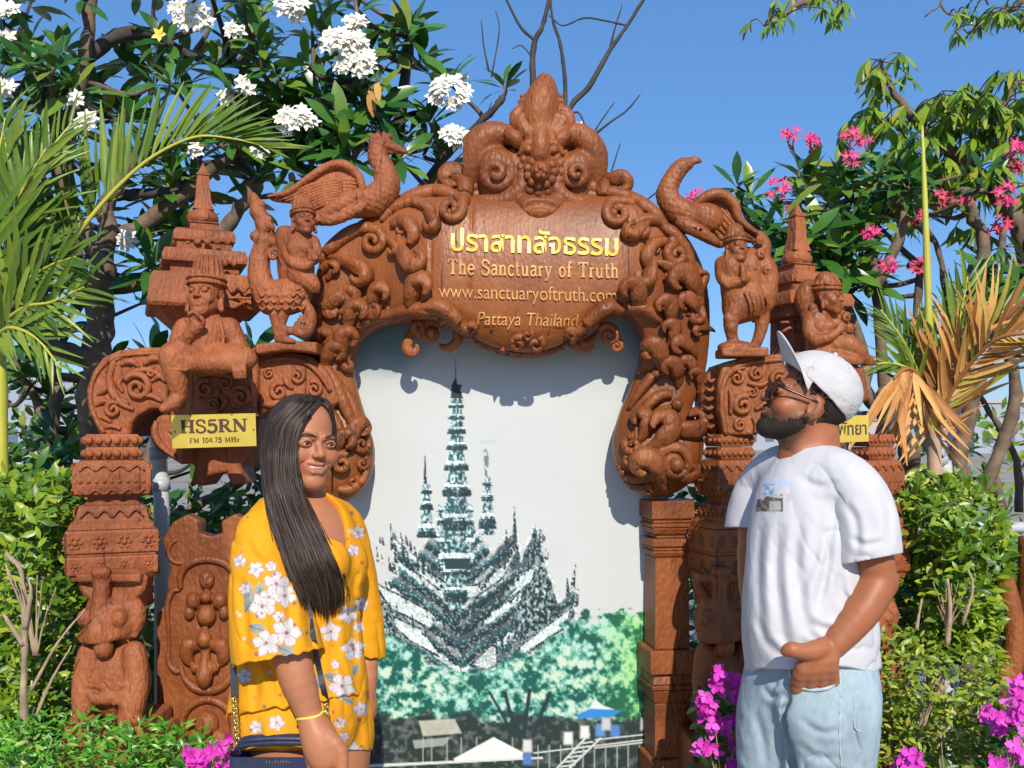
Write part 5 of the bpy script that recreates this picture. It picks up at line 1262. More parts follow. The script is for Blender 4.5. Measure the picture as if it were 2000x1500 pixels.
# ------------------------------------------------------------------ right rider on a plumed bird, and the seated musician
def swan_right():
    Y = 2.95; root = empty('bird_rider_statue', P(1450, 700, Y), 'teak praying figure with crown on a plumed bird, on right bracket', 'statue')
    s = PS(1388, 1515, 440, 705, -50, 50, Y, 1.9); k = s.k
    s.e(1462, 588, 0, 40, 40, 34, 8); s.e(1440, 600, 0, 30, 34, 28, 8)
    s.ch([(1492, 590, 0), (1500, 545, -2), (1484, 505, -4), (1492, 478, -4), (1484, 455, -4)], [22, 24, 20, 13, 6], 6, 14); s.ch([(1470, 560, 6), (1462, 520, 4), (1470, 495, 0)], [18, 20, 12], 6, 8)
    for x, y, R0, a, sg in ((1482, 500, 9, 60, 1), (1468, 530, 10, 90, -1), (1492, 530, 9, 60, -1), (1480, 475, 7, 60, 1)):
        sp = spiral(x, y, R0, a, 1.2, sg); s.ch(np.c_[sp, np.linspace(18, 26, len(sp))], np.linspace(4.5, 2.5, len(sp)), 2)
    for i in range(5): s.ch([(1446 + i * 10, 575 + i * 2, 34), (1456 + i * 9, 600, 36 - i * 2), (1460 + i * 6, 622, 26 - i * 3)], [2, 3, 1.5], 1.2, 8)
    s.ch([(1430, 610, 10), (1424, 640, 12), (1432, 676, 10)], [17, 12, 8], 5, 8); s.ch([(1428, 632, 16), (1416, 622, 20)], [10, 6], 4, 4); s.e(1425, 642, 20, 10, 13, 8, 3)
    s.ch([(1488, 610, 0), (1486, 640, 4), (1474, 678, 4)], [15, 11, 9], 5, 8)
    s.b(1448, 690, 0, 45, 9, 34, 4, 3); s.e(1436, 678, 6, 36, 12, 28, 5)
    s.ch([(1424, 520, 14), (1426, 548, 10), (1432, 580, 4)], [23, 19, 22], 8, 8); s.c((1408, 516, 10), (1446, 516, 8), 13, 12, 8); s.c((1430, 496, 14), (1428, 515, 12), 9, 12, 5)
    s.ch([(1405, 518, 12), (1406, 545, 16), (1416, 560, 26)], [11.5, 10, 9], 4, 8); s.ch([(1416, 560, 26), (1436, 556, 34), (1444, 546, 36)], [9, 7, 6], 3, 6); s.ch([(1448, 518, 10), (1456, 540, 16), (1446, 552, 30)], [10, 8, 7], 3, 6)
    s.ch([(1442, 552, 40), (1441, 536, 42), (1438, 522, 42)], [6, 5, 2.5], 2, 5); s.e(1432, 535, 30, 8, 8, 6, 4)
    o = s.p(1434, 488, 18); sc = 19 * k / .074; M = FRONT(14, -4); head(s, o, sc, M); crown(s, o, sc, M, .10)
    for sg in (-1, 1): s.ch([(1434 + sg * 20, 496, 14), (1432 + sg * 19, 515, 16), (1430 + sg * 17, 528, 20)], [3.4, 4, 3], 2, 5)
    s.done('figure', M_WOOD, root, .0008)
def musician():
    Y = 3.0
    s = PS(1540, 1712, 528, 716, -50, 60, Y, 2.0); k = s.k
    s.ch([(1596, 625, 0), (1600, 655, 4), (1604, 690, 4)], [26, 24, 28], 9, 8); s.c((1580, 620, 0), (1622, 622, 0), 14, 14, 8); s.c((1610, 600, 4), (1604, 620, 2), 11, 14, 5)
    s.e(1612, 640, 22, 13, 12, 10, 5); s.e(1594, 642, 24, 12, 12, 9, 5)
    s.ch([(1578, 624, 8), (1576, 652, 18), (1584, 668, 30)], [13, 12, 11], 4, 8); s.ch([(1584, 668, 30), (1604, 664, 38), (1624, 650, 40)], [11, 9, 7], 4, 6); s.e(1628, 644, 40, 9, 11, 7, 3)
    s.ch([(1624, 624, 4), (1640, 645, 14), (1634, 640, 30)], [11, 9, 8], 4, 6)
    s.ch([(1604, 690, 6), (1640, 676, 26), (1664, 690, 30)], [24, 20, 15], 6, 8); s.ch([(1664, 690, 30), (1680, 704, 24), (1696, 712, 20)], [15, 11, 8], 5, 6); s.ch([(1590, 700, 14), (1630, 706, 34), (1660, 710, 36)], [20, 17, 12], 6, 6)
    for x, y, r in ((1645, 618, 12), (1652, 640, 13), (1660, 660, 10), (1640, 600, 8), (1666, 640, 7)): s.e(x, y, -4, r, r * 1.1, 14, 4)
    for x, y, R0 in ((1650, 622, 8), (1656, 645, 8)): sp = spiral(x, y, R0, 60, 1.2, 1); s.ch(np.c_[sp, np.linspace(10, 18, len(sp))], np.linspace(4, 2, len(sp)), 2)
    o = s.p(1612, 582, 12); sc = 22 * k / .074; M = FRONT(52, 2); head(s, o, sc, M); crown(s, o, sc, M, .06)
    s.e(1584, 604, 14, 9, 10, 6, 3); s.ch([(1580, 560, -6), (1574, 585, -8), (1578, 610, -8)], [16, 18, 12], 6, 6)
    s.disp(lambda x, y, z: .0008 * (fbm(x * 110, y * 110, z * 110, 3) - .5) * 2, .02)
    V, Q = s.mesh(); o = mk('seated_musician', V, Q, M_WOOD); return tag(o, 'carved teak seated figure turned right, half hidden by the white cap', 'statue')
swan_right(); musician()
# ------------------------------------------------------------------ people
class BodyS(PS):
    persp = True
    def __init__(s, x0, x1, y0, y1, f0, f1, Y, h=2.2, floor=False, yfine=1500):
        PS.__init__(s, x0, x1, y0, y1, f0, f1, Y, h)
        if floor:
            zf = np.arange(CZ + (CY - yfine) * s.k, CZ + (CY - y0) * s.k, h * s.k); zc = np.arange(-.02, zf[0] - .004, 4 * h * s.k)
            s.ax[2] = np.concatenate([zc, zf]).astype(np.float32)
            s.F = np.full([len(a) for a in s.ax], 10.0, dtype=np.float32)
    def front(s, x, y):
        """forward px distance of the first surface on the sight line through (x, y)"""
        Ys = s.ax[1]; pts_x = (x - CX) * Ys / FPX; pts_z = CZ + (CY - y) * Ys / FPX
        i = np.clip(np.searchsorted(s.ax[0], pts_x), 0, len(s.ax[0]) - 1); k = np.clip(np.searchsorted(s.ax[2], pts_z), 0, len(s.ax[2]) - 1)
        hit = np.nonzero(s.F[i, np.arange(len(Ys)), k] < 0)[0]
        return (s.Y - Ys[hit[0]]) / s.k if len(hit) else None
def fold_disp(D, curves, k, Y, side=1):
    """soft cloth folds along traced px curves: (points, depth px, width px)"""
    segs = [(crm(np.asarray(p, float), 14), a, w) for p, a, w in curves]
    def fn(x, y, z):
        px, py = CX + x * FPX / y, CY - (z - CZ) * FPX / y; out = np.zeros(len(x)); f = (Y - y) / k
        for q, a, w in segs:
            lo, hi = q.min(0) - 3 * w, q.max(0) + 3 * w; m = (px > lo[0]) & (px < hi[0]) & (py > lo[1]) & (py < hi[1]) & (f > -10)
            if not m.any(): continue
            X, Z = px[m], py[m]; d = np.full(len(X), 1e9); sg = np.zeros(len(X)); tt = np.zeros(len(X)); n = len(q) - 1
            for i in range(n):
                e = q[i + 1] - q[i]; wx, wy = X - q[i, 0], Z - q[i, 1]; t = np.clip((wx * e[0] + wy * e[1]) / max(e @ e, 1e-9), 0, 1); dd = np.hypot(wx - e[0] * t, wy - e[1] * t)
                b = dd < d; d = np.where(b, dd, d); sg = np.where(b, np.sign(wx * e[1] - wy * e[0]), sg); tt = np.where(b, (i + t) / n, tt)
            en = np.sin(np.pi * np.clip(tt, 0, 1)) ** .6; u = d * sg / w
            out[m] += k * a * en * (-np.exp(-u * u) + .75 * np.exp(-((u - 1.7) / 1.1) ** 2) + .4 * np.exp(-((u + 1.9) / 1.2) ** 2))
        return out
    D.disp(fn, .03)
def creases(amp, sx=14, sz=9, seed=0.0):
    """thin sharp cloth creases: ridged noise running slantwise"""
    def fn(x, y, z):
        n = fbm(x * sx + z * 5 + seed, y * sx - z * 3, z * sz + seed, 2); m = fbm(x * 5 + seed, y * 5, z * 5 + 9, 2)
        return amp * (.35 - (1 - np.abs(2.6 * (n - .5))).clip(0, 1) ** 7) * np.clip((m - .38) * 4, 0, 1)
    return fn
def L2W(o, sc, M, p): return np.asarray(o) + np.asarray(M) @ (np.asarray(p, float) * sc)
def loc(o, sc, M, X, Y, Z):
    x, y, z = X - o[0], Y - o[1], Z - o[2]; M = np.asarray(M)
    return [(M[0, i] * x + M[1, i] * y + M[2, i] * z) / sc for i in range(3)]
def swl(o, sc, M, pts, rad, n=8, m=16, thick=None, lateral=None):
    W3 = crm(np.array([L2W(o, sc, M, p) for p in pts]), m); r = crm(np.asarray(rad, float)[:, None], m)[:, 0] * sc
    return sweep(W3, r, n, lateral, None if thick is None else crm(np.asarray(thick, float)[:, None], m)[:, 0] * sc)

M_SKIN = vcol('skin', rough=0.48, spec=0.35, bump=0.12, bscale=420, sss=0.12)
def hairmat(name, stops, rough):
    m, nt, b, N, L = nodes(name); g = N('ShaderNodeNewGeometry'); r = ramp(nt, stops); L(g.outputs['Random Per Island'], r.inputs['Fac']); L(r.outputs['Color'], b.inputs['Base Color'])
    b.inputs['Roughness'].default_value = rough; b.inputs['Specular IOR Level'].default_value = .35; return m
M_HAIRW = hairmat('dark_brown_hair', [(0, (.016, .010, .008)), (.5, (.032, .019, .013)), (.85, (.060, .036, .024)), (1, (.10, .062, .042))], .48)
M_HAIRM = plain('black_hair', (.030, .019, .013), rough=.6, var=.4, scale=200, bump=.8, bscale=700, spec=.3)
M_EYEW = plain('eye_white', (.46, .41, .37), rough=.25, var=.03); M_IRIS = plain('iris', (.02, .011, .007), rough=.15)
M_TEETH = plain('teeth', (.52, .48, .42), rough=.3, var=.03); M_LASH = plain('lash', (.012, .009, .008), rough=.6)

def skin_cols(V, base, o, sc, M, lip_col, beard=False):
    beard = base[0] < .4
    C = np.tile(np.array(base), (len(V), 1)); n = fbm(V[:, 0] * 30, V[:, 1] * 30, V[:, 2] * 30, 4)[:, None]
    C = C * (0.86 + .28 * n)
    x, y, z = loc(o, sc, M, V[:, 0], V[:, 1], V[:, 2])
    m = np.exp(-((x / .027) ** 4 + ((z + .055 - .12 * np.abs(x)) / .0105) ** 4)) * (y > .066)
    C = C * (1 - .75 * m[:, None]) + np.array(lip_col) * (.75 * m[:, None])
    if beard:   # stubble shading off round the beard and the hairline
        st = sstep(.030, -.006, z - (-.050 + .60 * np.clip(.028 - y, -.02, .06))) * sstep(-.03, .0, y) * (z < .02) * (z > -.13) * (1 - np.exp(-((x / .022) ** 4 + ((z + .056) / .009) ** 4)))
        st = st * np.clip(.45 + 1.1 * fbm(V[:, 0] * 500, V[:, 1] * 500, V[:, 2] * 500, 2), 0, 1)
        hl = sstep(.0, .03, z - .02) * sstep(.075, .03, y) * (z > 0)
        st = np.clip(np.maximum(st * .85, hl * .8), 0, 1)[:, None]; C = C * (1 - st) + np.array((.05, .030, .022)) * st
    ch = np.exp(-(((np.abs(x) - .042) / .022) ** 2 + ((z + .032) / .02) ** 2)) * (y > .03)
    C = C * (1 - .18 * ch[:, None] * np.array([-.25, .6, .6]))
    return C

def eye_parts(root, o, sc, M, squint=1.0, brow=M_HAIRW, browr=.0027):
    for s in (-1, 1):
        c = L2W(o, sc, M, (s * .0325, .0765, .004)); V, Q, T = ball(c, .0118 * sc, 14); e = mk('eye', V, [Q, T], M_EYEW, root)
        ax = norm(np.asarray(M) @ np.array([-.25 * 1, 1, 0.0]) * 1.0); c2 = L2W(o, sc, M, (s * .0325 - .0016, .0846, .0035)); V, Q, T = ball(c2, .0058 * sc, 12); mk('iris', V, [Q, T], M_IRIS, e)
        V, Q, T = swl(o, sc, M, [(s * .0185, .0875, .0035), (s * .030, .0915, .0092), (s * .044, .0845, .0072), (s * .050, .078, .003)], [.0007, .0014, .0015, .0006], 6); mk('eyelashes', V, [Q, T], M_LASH, root)
        V, Q, T = swl(o, sc, M, [(s * .012, .0950, .0200), (s * .023, .0968, .0245), (s * .037, .0915, .0268), (s * .054, .0755, .0195)], [browr * .8, browr, browr * .85, browr * .3], 8, 14, [.0018] * 4, np.asarray(M) @ np.array([0, 0, 1.0])); mk('eyebrow', V, [Q, T], brow, root)
def lids(S, o, sc, M, open_=.0042):
    S.frame(o, sc, M)
    for s in (-1, 1):
        S.ell((s * .0325, .0785, .0045), (.0175, .0125, .0118), .004); S.ell((s * .0325, .0925, .0030), (.0142, .0110, open_), .0012, True)
    S.frame()
def hand_fingers(S, wrist, knuck, fdir, side, ln, r, curl, k=3):
    """four fingers from the knuckle line; px coords (x,y,f)"""
    w, kn, fd, sd, cu = [np.asarray(v, float) for v in (wrist, knuck, fdir, side, curl)]
    for q, (off, l) in enumerate(((-1.5, .92), (-.5, 1.05), (.5, 1.0), (1.5, .8))):
        b = kn + sd * off * r * 2.05; m_ = b + fd * ln * l * .5 + cu * .18 * ln; t = b + fd * ln * l * .85 + cu * .55 * ln
        S.ch([w + (b - w) * .45, b, m_, t], [r * 1.1, r * 1.08, r * .95, r * .8], k, 9)

# ======================= the woman
def woman():
    Y = 2.3; k = Y / FPX
    root = empty('person', (P(600, CY, Y)[0], Y, 0), 'smiling woman with long dark hair in a yellow floral playsuit', 'person')
    S = BodyS(430, 760, 752, 1600, -160, 215, Y, 2.1, True, 1560)
    o = S.p(593, 867, 4); sc = .95; M = FRONT(37, 2, 3)
    head(S, o, sc, M, 'person', True, True); lids(S, o, sc, M, .0025)
    S.ch([(592, 925, -14), (592, 965, -18), (594, 1005, -14)], [40, 38, 46], 12, 6)
    sh_r, sh_l = (505, 1040, 84), (672, 1044, -95)
    S.ch([(590, 1008, -10), (546, 1020, 42), sh_r], [42, 30, 30], 16, 6); S.ch([(594, 1012, -14), (640, 1018, -60), sh_l], [44, 40, 36], 16, 6)
    S.ch([(600, 1050, 0), (604, 1110, 4), (600, 1190, 0), (596, 1290, 0), (597, 1370, 0)], [84, 88, 82, 96, 92], 20, 12)
    for x, y, f in ((632, 1098, 80), (672, 1098, 8)): S.e(x, y, f, 40, 42, 40, 16)
    # near arm and hand
    S.ch([sh_r, (528, 1140, 112), (556, 1235, 128)], [31, 34, 34], 8, 8); S.ch([(556, 1235, 128), (580, 1320, 140), (606, 1400, 146)], [33, 31, 21], 6, 8)
    S.ch([(606, 1398, 146), (622, 1440, 152), (634, 1474, 154)], [21, 30, 31], 8, 6); S.ch([(612, 1428, 158), (652, 1470, 156)], [18, 16], 8, 4)
    hand_fingers(S, (608, 1405, 150), (636, 1470, 158), (.28, .96, 0), (.92, -.28, .1), 62, 10, (-.2, .1, -.55))
    S.ch([(630, 1430, 160), (662, 1462, 166), (668, 1500, 168), (664, 1522, 166)], [15, 12, 10.5, 9], 5, 9)
    # far arm
    S.ch([sh_l, (704, 1150, -120), (712, 1230, -118)], [34, 31, 29], 8, 8); S.ch([(712, 1230, -118), (716, 1310, -95), (714, 1350, -90)], [28, 22, 19], 6, 6)
    S.ch([(714, 1350, -90), (714, 1390, -86)], [19, 23], 6, 5)
    for q in range(4): S.ch([(710 + q * 4, 1385, -96 + q * 10), (708 + q * 4, 1415, -92 + q * 10), (704 + q * 4, 1440 - abs(q - 1) * 4, -84 + q * 8)], [10, 9, 7.5], 2, 8)
    S.ch([(718, 1360, -72), (722, 1390, -60), (716, 1412, -54)], [11, 10, 8], 4, 6)
    # legs
    for x, f in ((560, 40), (640, -42)):
        S.ch([(x, 1380, f), (x + 4, 1500, f + 6), (x + 4, 1680, f + 8)], [80, 74, 54], 16, 8); S.ch([(x + 4, 1680, f + 8), (x + 2, 1800, f - 4), (x + 2, 2040, f)], [50, 46, 28], 8, 8)
        S.ch([(x + 2, 2060, f), (x + 45, 2078, f + 30)], [28, 20], 8, 4)
    S.disp(lambda x, y, z: .0004 * (fbm(x * 60, y * 60, z * 60, 2) - .5), .01)
    V, Q = S.mesh(); mk('body', V, Q, M_SKIN, root, cols=skin_cols(V, (.42, .165, .078), o, sc, M, (.42, .10, .085)))
    eye_parts(root, o, sc, M)
    S2 = PS(560, 680, 890, 945, -20, 140, Y, 1.0); S2.frame(o, sc, M); S2.ell((0, .0745, -.0545), (.0245, .0175, .0072), .001)
    V, Q = S2.mesh(); mk('teeth', V, Q, M_TEETH, root)
    # ---- playsuit
    D = BodyS(432, 760, 940, 1500, -175, 215, Y, 2.3)
    D.ch([(590, 1006, -10), (544, 1012, 45), (507, 1044, 84)], [48, 44, 42], 14, 6); D.ch([(594, 1010, -14), (640, 1016, -60), (674, 1040, -92)], [48, 46, 44], 14, 6)
    D.ch([(600, 1050, 0), (604, 1110, 4), (602, 1190, 0)], [92, 97, 92], 18, 8)
    for x, y, f in ((632, 1100, 82), (672, 1100, 8)): D.e(x, y, f, 47, 50, 48, 16)
    D.ch([(602, 1190, 0), (598, 1270, 0), (596, 1340, 0), (597, 1395, 2)], [92, 106, 116, 112], 14, 8)
    D.ch([(560, 1400, 42), (560, 1462, 46)], [92, 94], 10, 4); D.ch([(640, 1400, -40), (640, 1462, -42)], [90, 90], 10, 4)
    def pxy(X, Y_, Z): return CX + X * FPX / Y_, CY - (Z - CZ) * FPX / Y_, (Y - Y_) / k
    D.apply(lambda F, X, Y_, Z: np.maximum(F, (pxy(X, Y_, Z)[1] - 1466) * k))
    # V neck
    D.ch([(600, 975, 30), (642, 1014, 62), (670, 1074, 64)], [44, 40, 15], 3, 8, True); D.ch([(592, 940, -16), (594, 985, -12)], [46, 42], 3, 4, True)
    fold_disp(D, [([(640, 1150), (650, 1240), (655, 1330)], 4, 9), ([(690, 1150), (688, 1240), (696, 1330)], 4, 9), ([(620, 1190), (660, 1200), (705, 1190)], 5, 6), ([(610, 1300), (640, 1380), (660, 1450)], 4, 10), ([(560, 1040), (575, 1080), (580, 1130)], 4, 8), ([(700, 1110), (690, 1150), (700, 1190)], 4, 7), ([(690, 1330), (700, 1400), (705, 1460)], 4, 9), ([(500, 1400), (505, 1430), (500, 1460)], 4, 9)], k, Y)
    D.disp(lambda x, y, z: .011 * (fbm(x * 16 + z * 4, y * 16, z * 7, 3) - .5) + .004 * (fbm(x * 52 + z * 20, y * 52, z * 30, 3) - .5), .03)
    D.disp(creases(.005, 13, 9, 1.0), .03)
    # flared open sleeves and the loose waist tier are cloths of their own
    def open_cloth(pts, rs, hem, box6, fl, inner_pts, inner_rs, wav):
        E = BodyS(*box6, Y, 2.3); E.ch(pts, rs, 6, 12)
        fold_disp(E, fl, k, Y)
        E.disp(lambda x, y, z: .010 * (fbm(x * 18 + z * 4, y * 18, z * 5, 3) - .5) + .0035 * (fbm(x * 50 + z * 16, y * 50, z * 24, 3) - .5), .03)
        E.disp(creases(.0045, 13, 6, 5.0), .03); E.ch(inner_pts, inner_rs, 2, 8, True)
        def tr(F, X, Y_, Z):
            px, py, f = pxy(X, Y_, Z); return np.maximum(F, (py - hem(px) - wav * np.sin(px / 9.0 + f / 15.0) - wav * .7 * np.sin(px / 5.0 - f / 9.0)) * k)
        E.apply(tr); fronts.append(E); return E.mesh()
    fronts = [S, D]; cloths = [('playsuit', D.mesh())]
    cloths.append(('sleeve', open_cloth([(507, 1046, 84), (512, 1120, 104), (545, 1290, 124)], [44, 56, 85], lambda px: 1299 - .20 * (px - 465), (432, 660, 970, 1320, 0, 225),
        [([(470, 1130), (478, 1200), (482, 1290)], 5, 8), ([(512, 1150), (520, 1220), (524, 1285)], 5, 9), ([(560, 1120), (566, 1200), (572, 1275)], 5, 9), ([(600, 1180), (606, 1230), (610, 1270)], 4, 7), ([(480, 1050), (500, 1090), (540, 1110)], 4, 8)], [(535, 1215, 122), (552, 1330, 126)], [50, 90], 2.5)))
    cloths.append(('sleeve', open_cloth([(674, 1042, -92), (694, 1140, -112), (702, 1290, -116)], [45, 46, 54], lambda px: 1285 + 0 * px, (620, 775, 980, 1310, -185, -45), [], [(700, 1235, -116), (702, 1330, -116)], [36, 50], 2)))
    cloths.append(('waist_tier', open_cloth([(590, 1215, 0), (588, 1300, 6), (584, 1400, 10)], [95, 116, 137], lambda px: 1392 - .16 * (px - 480) , (432, 745, 1200, 1420, -155, 190),
        [([(490, 1290), (500, 1340), (498, 1390)], 6, 9), ([(530, 1290), (545, 1340), (548, 1385)], 6, 9), ([(640, 1290), (650, 1330), (652, 1365)], 5, 9), ([(690, 1280), (700, 1320), (700, 1355)], 5, 8)], [(588, 1305, 6), (584, 1430, 10)], [100, 142], 3)))
    NV = [len(v) for _, (v, q) in cloths]; V = np.concatenate([v for _, (v, q) in cloths])
    px, py, f = pxy(V[:, 0], V[:, 1], V[:, 2])
    C = np.tile(np.array([.74, .31, .011]), (len(V), 1)); C *= (.93 + .14 * fbm(V[:, 0] * 12, V[:, 1] * 12, V[:, 2] * 12, 3))[:, None]
    def put(m, c): C[:] = C * (1 - m[:, None]) + np.array(c) * m[:, None]
    rr = random.Random(9)
    def flower(x, y, Rr, rot=0.0, back=False):
        d = np.hypot(px - x, (py - y) * 1.05); a = np.arctan2(py - y, px - x) + rot
        edge = Rr * (.62 + .38 * np.abs(np.cos(2.5 * a)) + .05 * np.sin(9 * a))
        m = np.clip((edge - d) / 1.6, 0, 1); t = d / np.maximum(edge, 1)
        put(np.clip((edge + 1.1 - d) / 1.2, 0, 1), (.30, .17, .12))
        base = np.array([.64, .57, .55]) * (1 - .25 * np.exp(-(t / .35) ** 2))[:, None]; vein = (np.abs(np.sin(7.5 * a)) ** 6 * .25 * t)[:, None]
        col = base * (1 - vein) ; col = col * (1 - .45 * (np.abs(np.cos(2.5 * a)) < .16) * (t > .25))[:, None]
        C[:] = C * (1 - m[:, None]) + col * m[:, None]
        put(np.clip((Rr * .16 - d) / 1.5, 0, 1), (.30, .10, .10))
    def leaf(x, y, Ln, ang):
        a = math.radians(ang); u = (px - x) * math.cos(a) - (py - y) * math.sin(a); v = (px - x) * math.sin(a) + (py - y) * math.cos(a)
        t = np.clip(u / Ln, 0, 1); w = Ln * .30 * np.sin(math.pi * t) ** .8; m = np.clip((w - np.abs(v)) / 1.5, 0, 1) * (u > 0) * (u < Ln)
        C[:] = C * (1 - m[:, None]) + (np.array([.27, .29, .26]) * (1 - .5 * (np.abs(v) < .9)[:, None]) * (.8 + .5 * t[:, None])) * m[:, None]
    for a_ in ((488, 1178, 44, 100), (478, 1196, 40, 60), (486, 1222, 40, -20), (540, 1262, 40, -25), (632, 1318, 34, -20), (626, 1345, 30, 120), (505, 1168, 34, 80), (668, 1362, 26, -30), (560, 1180, 24, 60), (690, 1320, 26, 70)): leaf(*a_)
    for x, y, Rr in ((540, 1140, 26), (556, 1164, 24), (512, 1184, 27), (526, 1166, 20), (560, 1236, 30), (520, 1256, 28), (646, 1234, 22), (690, 1268, 24), (668, 1340, 27), (540, 1412, 17), (690, 1474, 26), (500, 1112, 17), (530, 1106, 12), (468, 1096, 14), (655, 1298, 10), (680, 1200, 20), (706, 1180, 15),
                     (478, 1150, 12), (545, 1205, 13), (664, 1412, 13), (672, 1440, 12), (700, 1225, 12), (640, 1000, 10), (700, 1040, 14), (690, 1075, 13), (478, 1320, 16), (600, 1390, 15), (500, 1420, 14), (560, 1040, 10), (705, 1385, 16), (620, 1450, 15)):
        flower(x, y, Rr, rr.random() * 6)
    for q in range(60):
        x, y = 455 + rr.random() * 265, 985 + rr.random() * 480
        if 500 < x < 600 and 1000 < y < 1095: continue
        d = np.hypot(px - x, py - y); put(np.clip((2.6 + rr.random() * 3 - d) / 1.5, 0, 1) * .85, rr.choice([(.32, .10, .06), (.45, .22, .10), (.6, .5, .45), (.2, .13, .1)]))
    o_ = 0; MF = vcol('yellow_floral_fabric', rough=.75, spec=.15, bump=.3, bscale=500)
    for (nm, (v, q)), n_ in zip(cloths, NV): mk(nm, v, q, MF, root, cols=np.clip(C[o_:o_ + n_], 0, 1)); o_ += n_
    def FRt(x, y):
        v = [q for q in (E.front(x, y) for E in fronts) if q is not None]
        return max(v) if v else None
    # ---- hair: a dark under-layer and many strands
    H = BodyS(495, 690, 752, 1000, -125, 110, Y, 2.4)
    H.frame(o, sc, M); H.ell((0, -.026, .043), (.081, .096, .086), .01); H.ell((0, -.055, -.03), (.072, .064, .10), .02)
    H.ell((0, .120, -.020), (.070, .090, .112), .006, True); H.ell((-.0, .106, .036), (.052, .052, .054), .01, True); H.frame()
    V, Q = H.mesh()
    hairmb = MB(); hairmb.add(V, Q)
    ys = np.array([772, 800, 830, 880, 940, 1000, 1060, 1110, 1160, 1212], float)
    Lx = np.array([575, 541, 524, 514, 515, 527, 547, 563, 580, 606], float); Rx_ = np.array([626, 606, 588, 578, 582, 606, 636, 660, 676, 664], float)
    rr = random.Random(21)
    for q in range(800):
        s_ = rr.random() if q < 620 else rr.random() * .16; lay = rr.random(); end = 1090 + 128 * rr.random() ** .6 - 46 * abs(s_ - .55)
        yy = np.linspace(0, 1, 17); pts = []; wob = rr.uniform(-1, 1); ph = rr.random() * 6; x_top = 566 + 68 * s_ ** .7 if q < 620 else 590 + 26 * rr.random(); y_top = 782 - 9 * math.sin(math.pi * min(1, s_ * 1.1)) + 12 * max(0, s_ - .75)
        for t in yy:
            y = y_top + (end - y_top) * t
            xl, xr = np.interp(y, ys, Lx), np.interp(y, ys, Rx_)
            x = xl + (xr - xl) * s_; bl = max(0, 1 - (y - y_top) / 55.0); x = x * (1 - bl * bl) + x_top * bl * bl
            x += wob * 5 * math.sin(2.5 * t * 2.4 + ph) * t + rr.uniform(-1, 1) * .6
            fac = 1.10 if y < 900 else 1.10 + (.55 + .45 * s_ - 1.10) * min(1, (y - 900) / 70.0)
            e2 = 1 - min(1, abs((x - 581) / 73.0)) ** 2 - min(1, max(0, (834 - y) / 71.0)) ** 2
            fh = (-12 + 76 * math.sqrt(max(.0, e2))) * fac if y < 985 else -999
            fd = FRt(x, y) if y > 930 else None
            fd = -999 if fd is None else fd + 5 + 12 * lay
            f_ = max(fh + 4 + 6 * lay, fd)
            pts.append((x, y, f_))
        p3 = np.array(pts); p3[1:-1, 2] = (p3[:-2, 2] + p3[1:-1, 2] * 2 + p3[2:, 2]) / 4; p3[1:-1, 2] = (p3[:-2, 2] + p3[1:-1, 2] * 2 + p3[2:, 2]) / 4
        W3 = np.array([P(a, b, Y - c * k) for a, b, c in p3]); W3 = crm(W3, 30)
        r0 = rr.uniform(1.0, 2.7) * k; V, Q, T = sweep(W3, r0 * np.interp(np.linspace(0, 1, 30), [0, .1, .8, 1], [.6, 1, .9, .12]), 5); hairmb.add(V, Q, T)
    for q in range(70):
        s_ = rr.choice([rr.uniform(-.06, .05), rr.uniform(.95, 1.07)]); end = rr.uniform(950, 1190); pts = []; ph = rr.random() * 6; am = rr.uniform(3, 9)
        for t in np.linspace(0, 1, 15):
            y = 800 + (end - 800) * t; xl, xr = np.interp(y, ys, Lx), np.interp(y, ys, Rx_); x = xl + (xr - xl) * s_ + am * t * math.sin(5 * t + ph)
            fd = FRt(x, y) if y > 930 else None; u = min(1, abs((x - 590) / 84.0)); pts.append((x, y, max(80 * math.sqrt(max(.02, 1 - u * u)) * (.3 + .6 * s_) if y < 985 else -999, (fd if fd is not None else -60) + 12)))
        p3 = np.array(pts)
        for _ in range(3): p3[1:-1, 2] = (p3[:-2, 2] + p3[1:-1, 2] * 2 + p3[2:, 2]) / 4
        W3 = crm(np.array([P(a, b, Y - c * k) for a, b, c in p3]), 26); V, Q, T = sweep(W3, .75 * k, 4); hairmb.add(V, Q, T)
    for q in range(90):   # the short side right of the parting
        t0 = rr.random(); pts = [(616 + 12 * t0, 773 + 3 * t0, 8), (637 + 5 * t0, 785, 18 - 8 * t0), (648 + 3 * t0, 806, 16 - 16 * t0), (653 + 3 * t0, 846 + rr.random() * 20, -10 - 20 * t0), (650, 915, -40), (648, 975 + rr.random() * 30, -50)]
        W3 = crm(np.array([P(a, b, Y - c * k) for a, b, c in pts]), 22); V, Q, T = sweep(W3, rr.uniform(1.3, 2.6) * k * np.interp(np.linspace(0, 1, 22), [0, .1, .8, 1], [.6, 1, .9, .15]), 5); hairmb.add(V, Q, T)
    hairmb.build('hair', M_HAIRW, root)
    # bracelet
    c = np.array(S.p(606, 1398, 146)); ax = norm(S.p(622, 1440, 152) - S.p(580, 1320, 140)); u = norm(np.cross(ax, [0, 1, 0])); v = np.cross(ax, u)
    a = np.linspace(0, 2 * math.pi, 33); ring = np.array([c + (u * math.cos(t) * 25 + v * math.sin(t) * 23) * k for t in a]); ring += ax * .004 * np.sin(a * 2)[:, None]
    V, Q, T = sweep(ring, 2.6 * k, 8); mk('bracelet', V, [Q, T], plain('yellow_cord', (.75, .62, .06), rough=.6), root)
    # ---- bag with strap
    bag = empty('handbag', S.p(550, 1560, 150), 'navy leather crossbody bag with gold chain hanging at the hip of the woman', 'handbag')
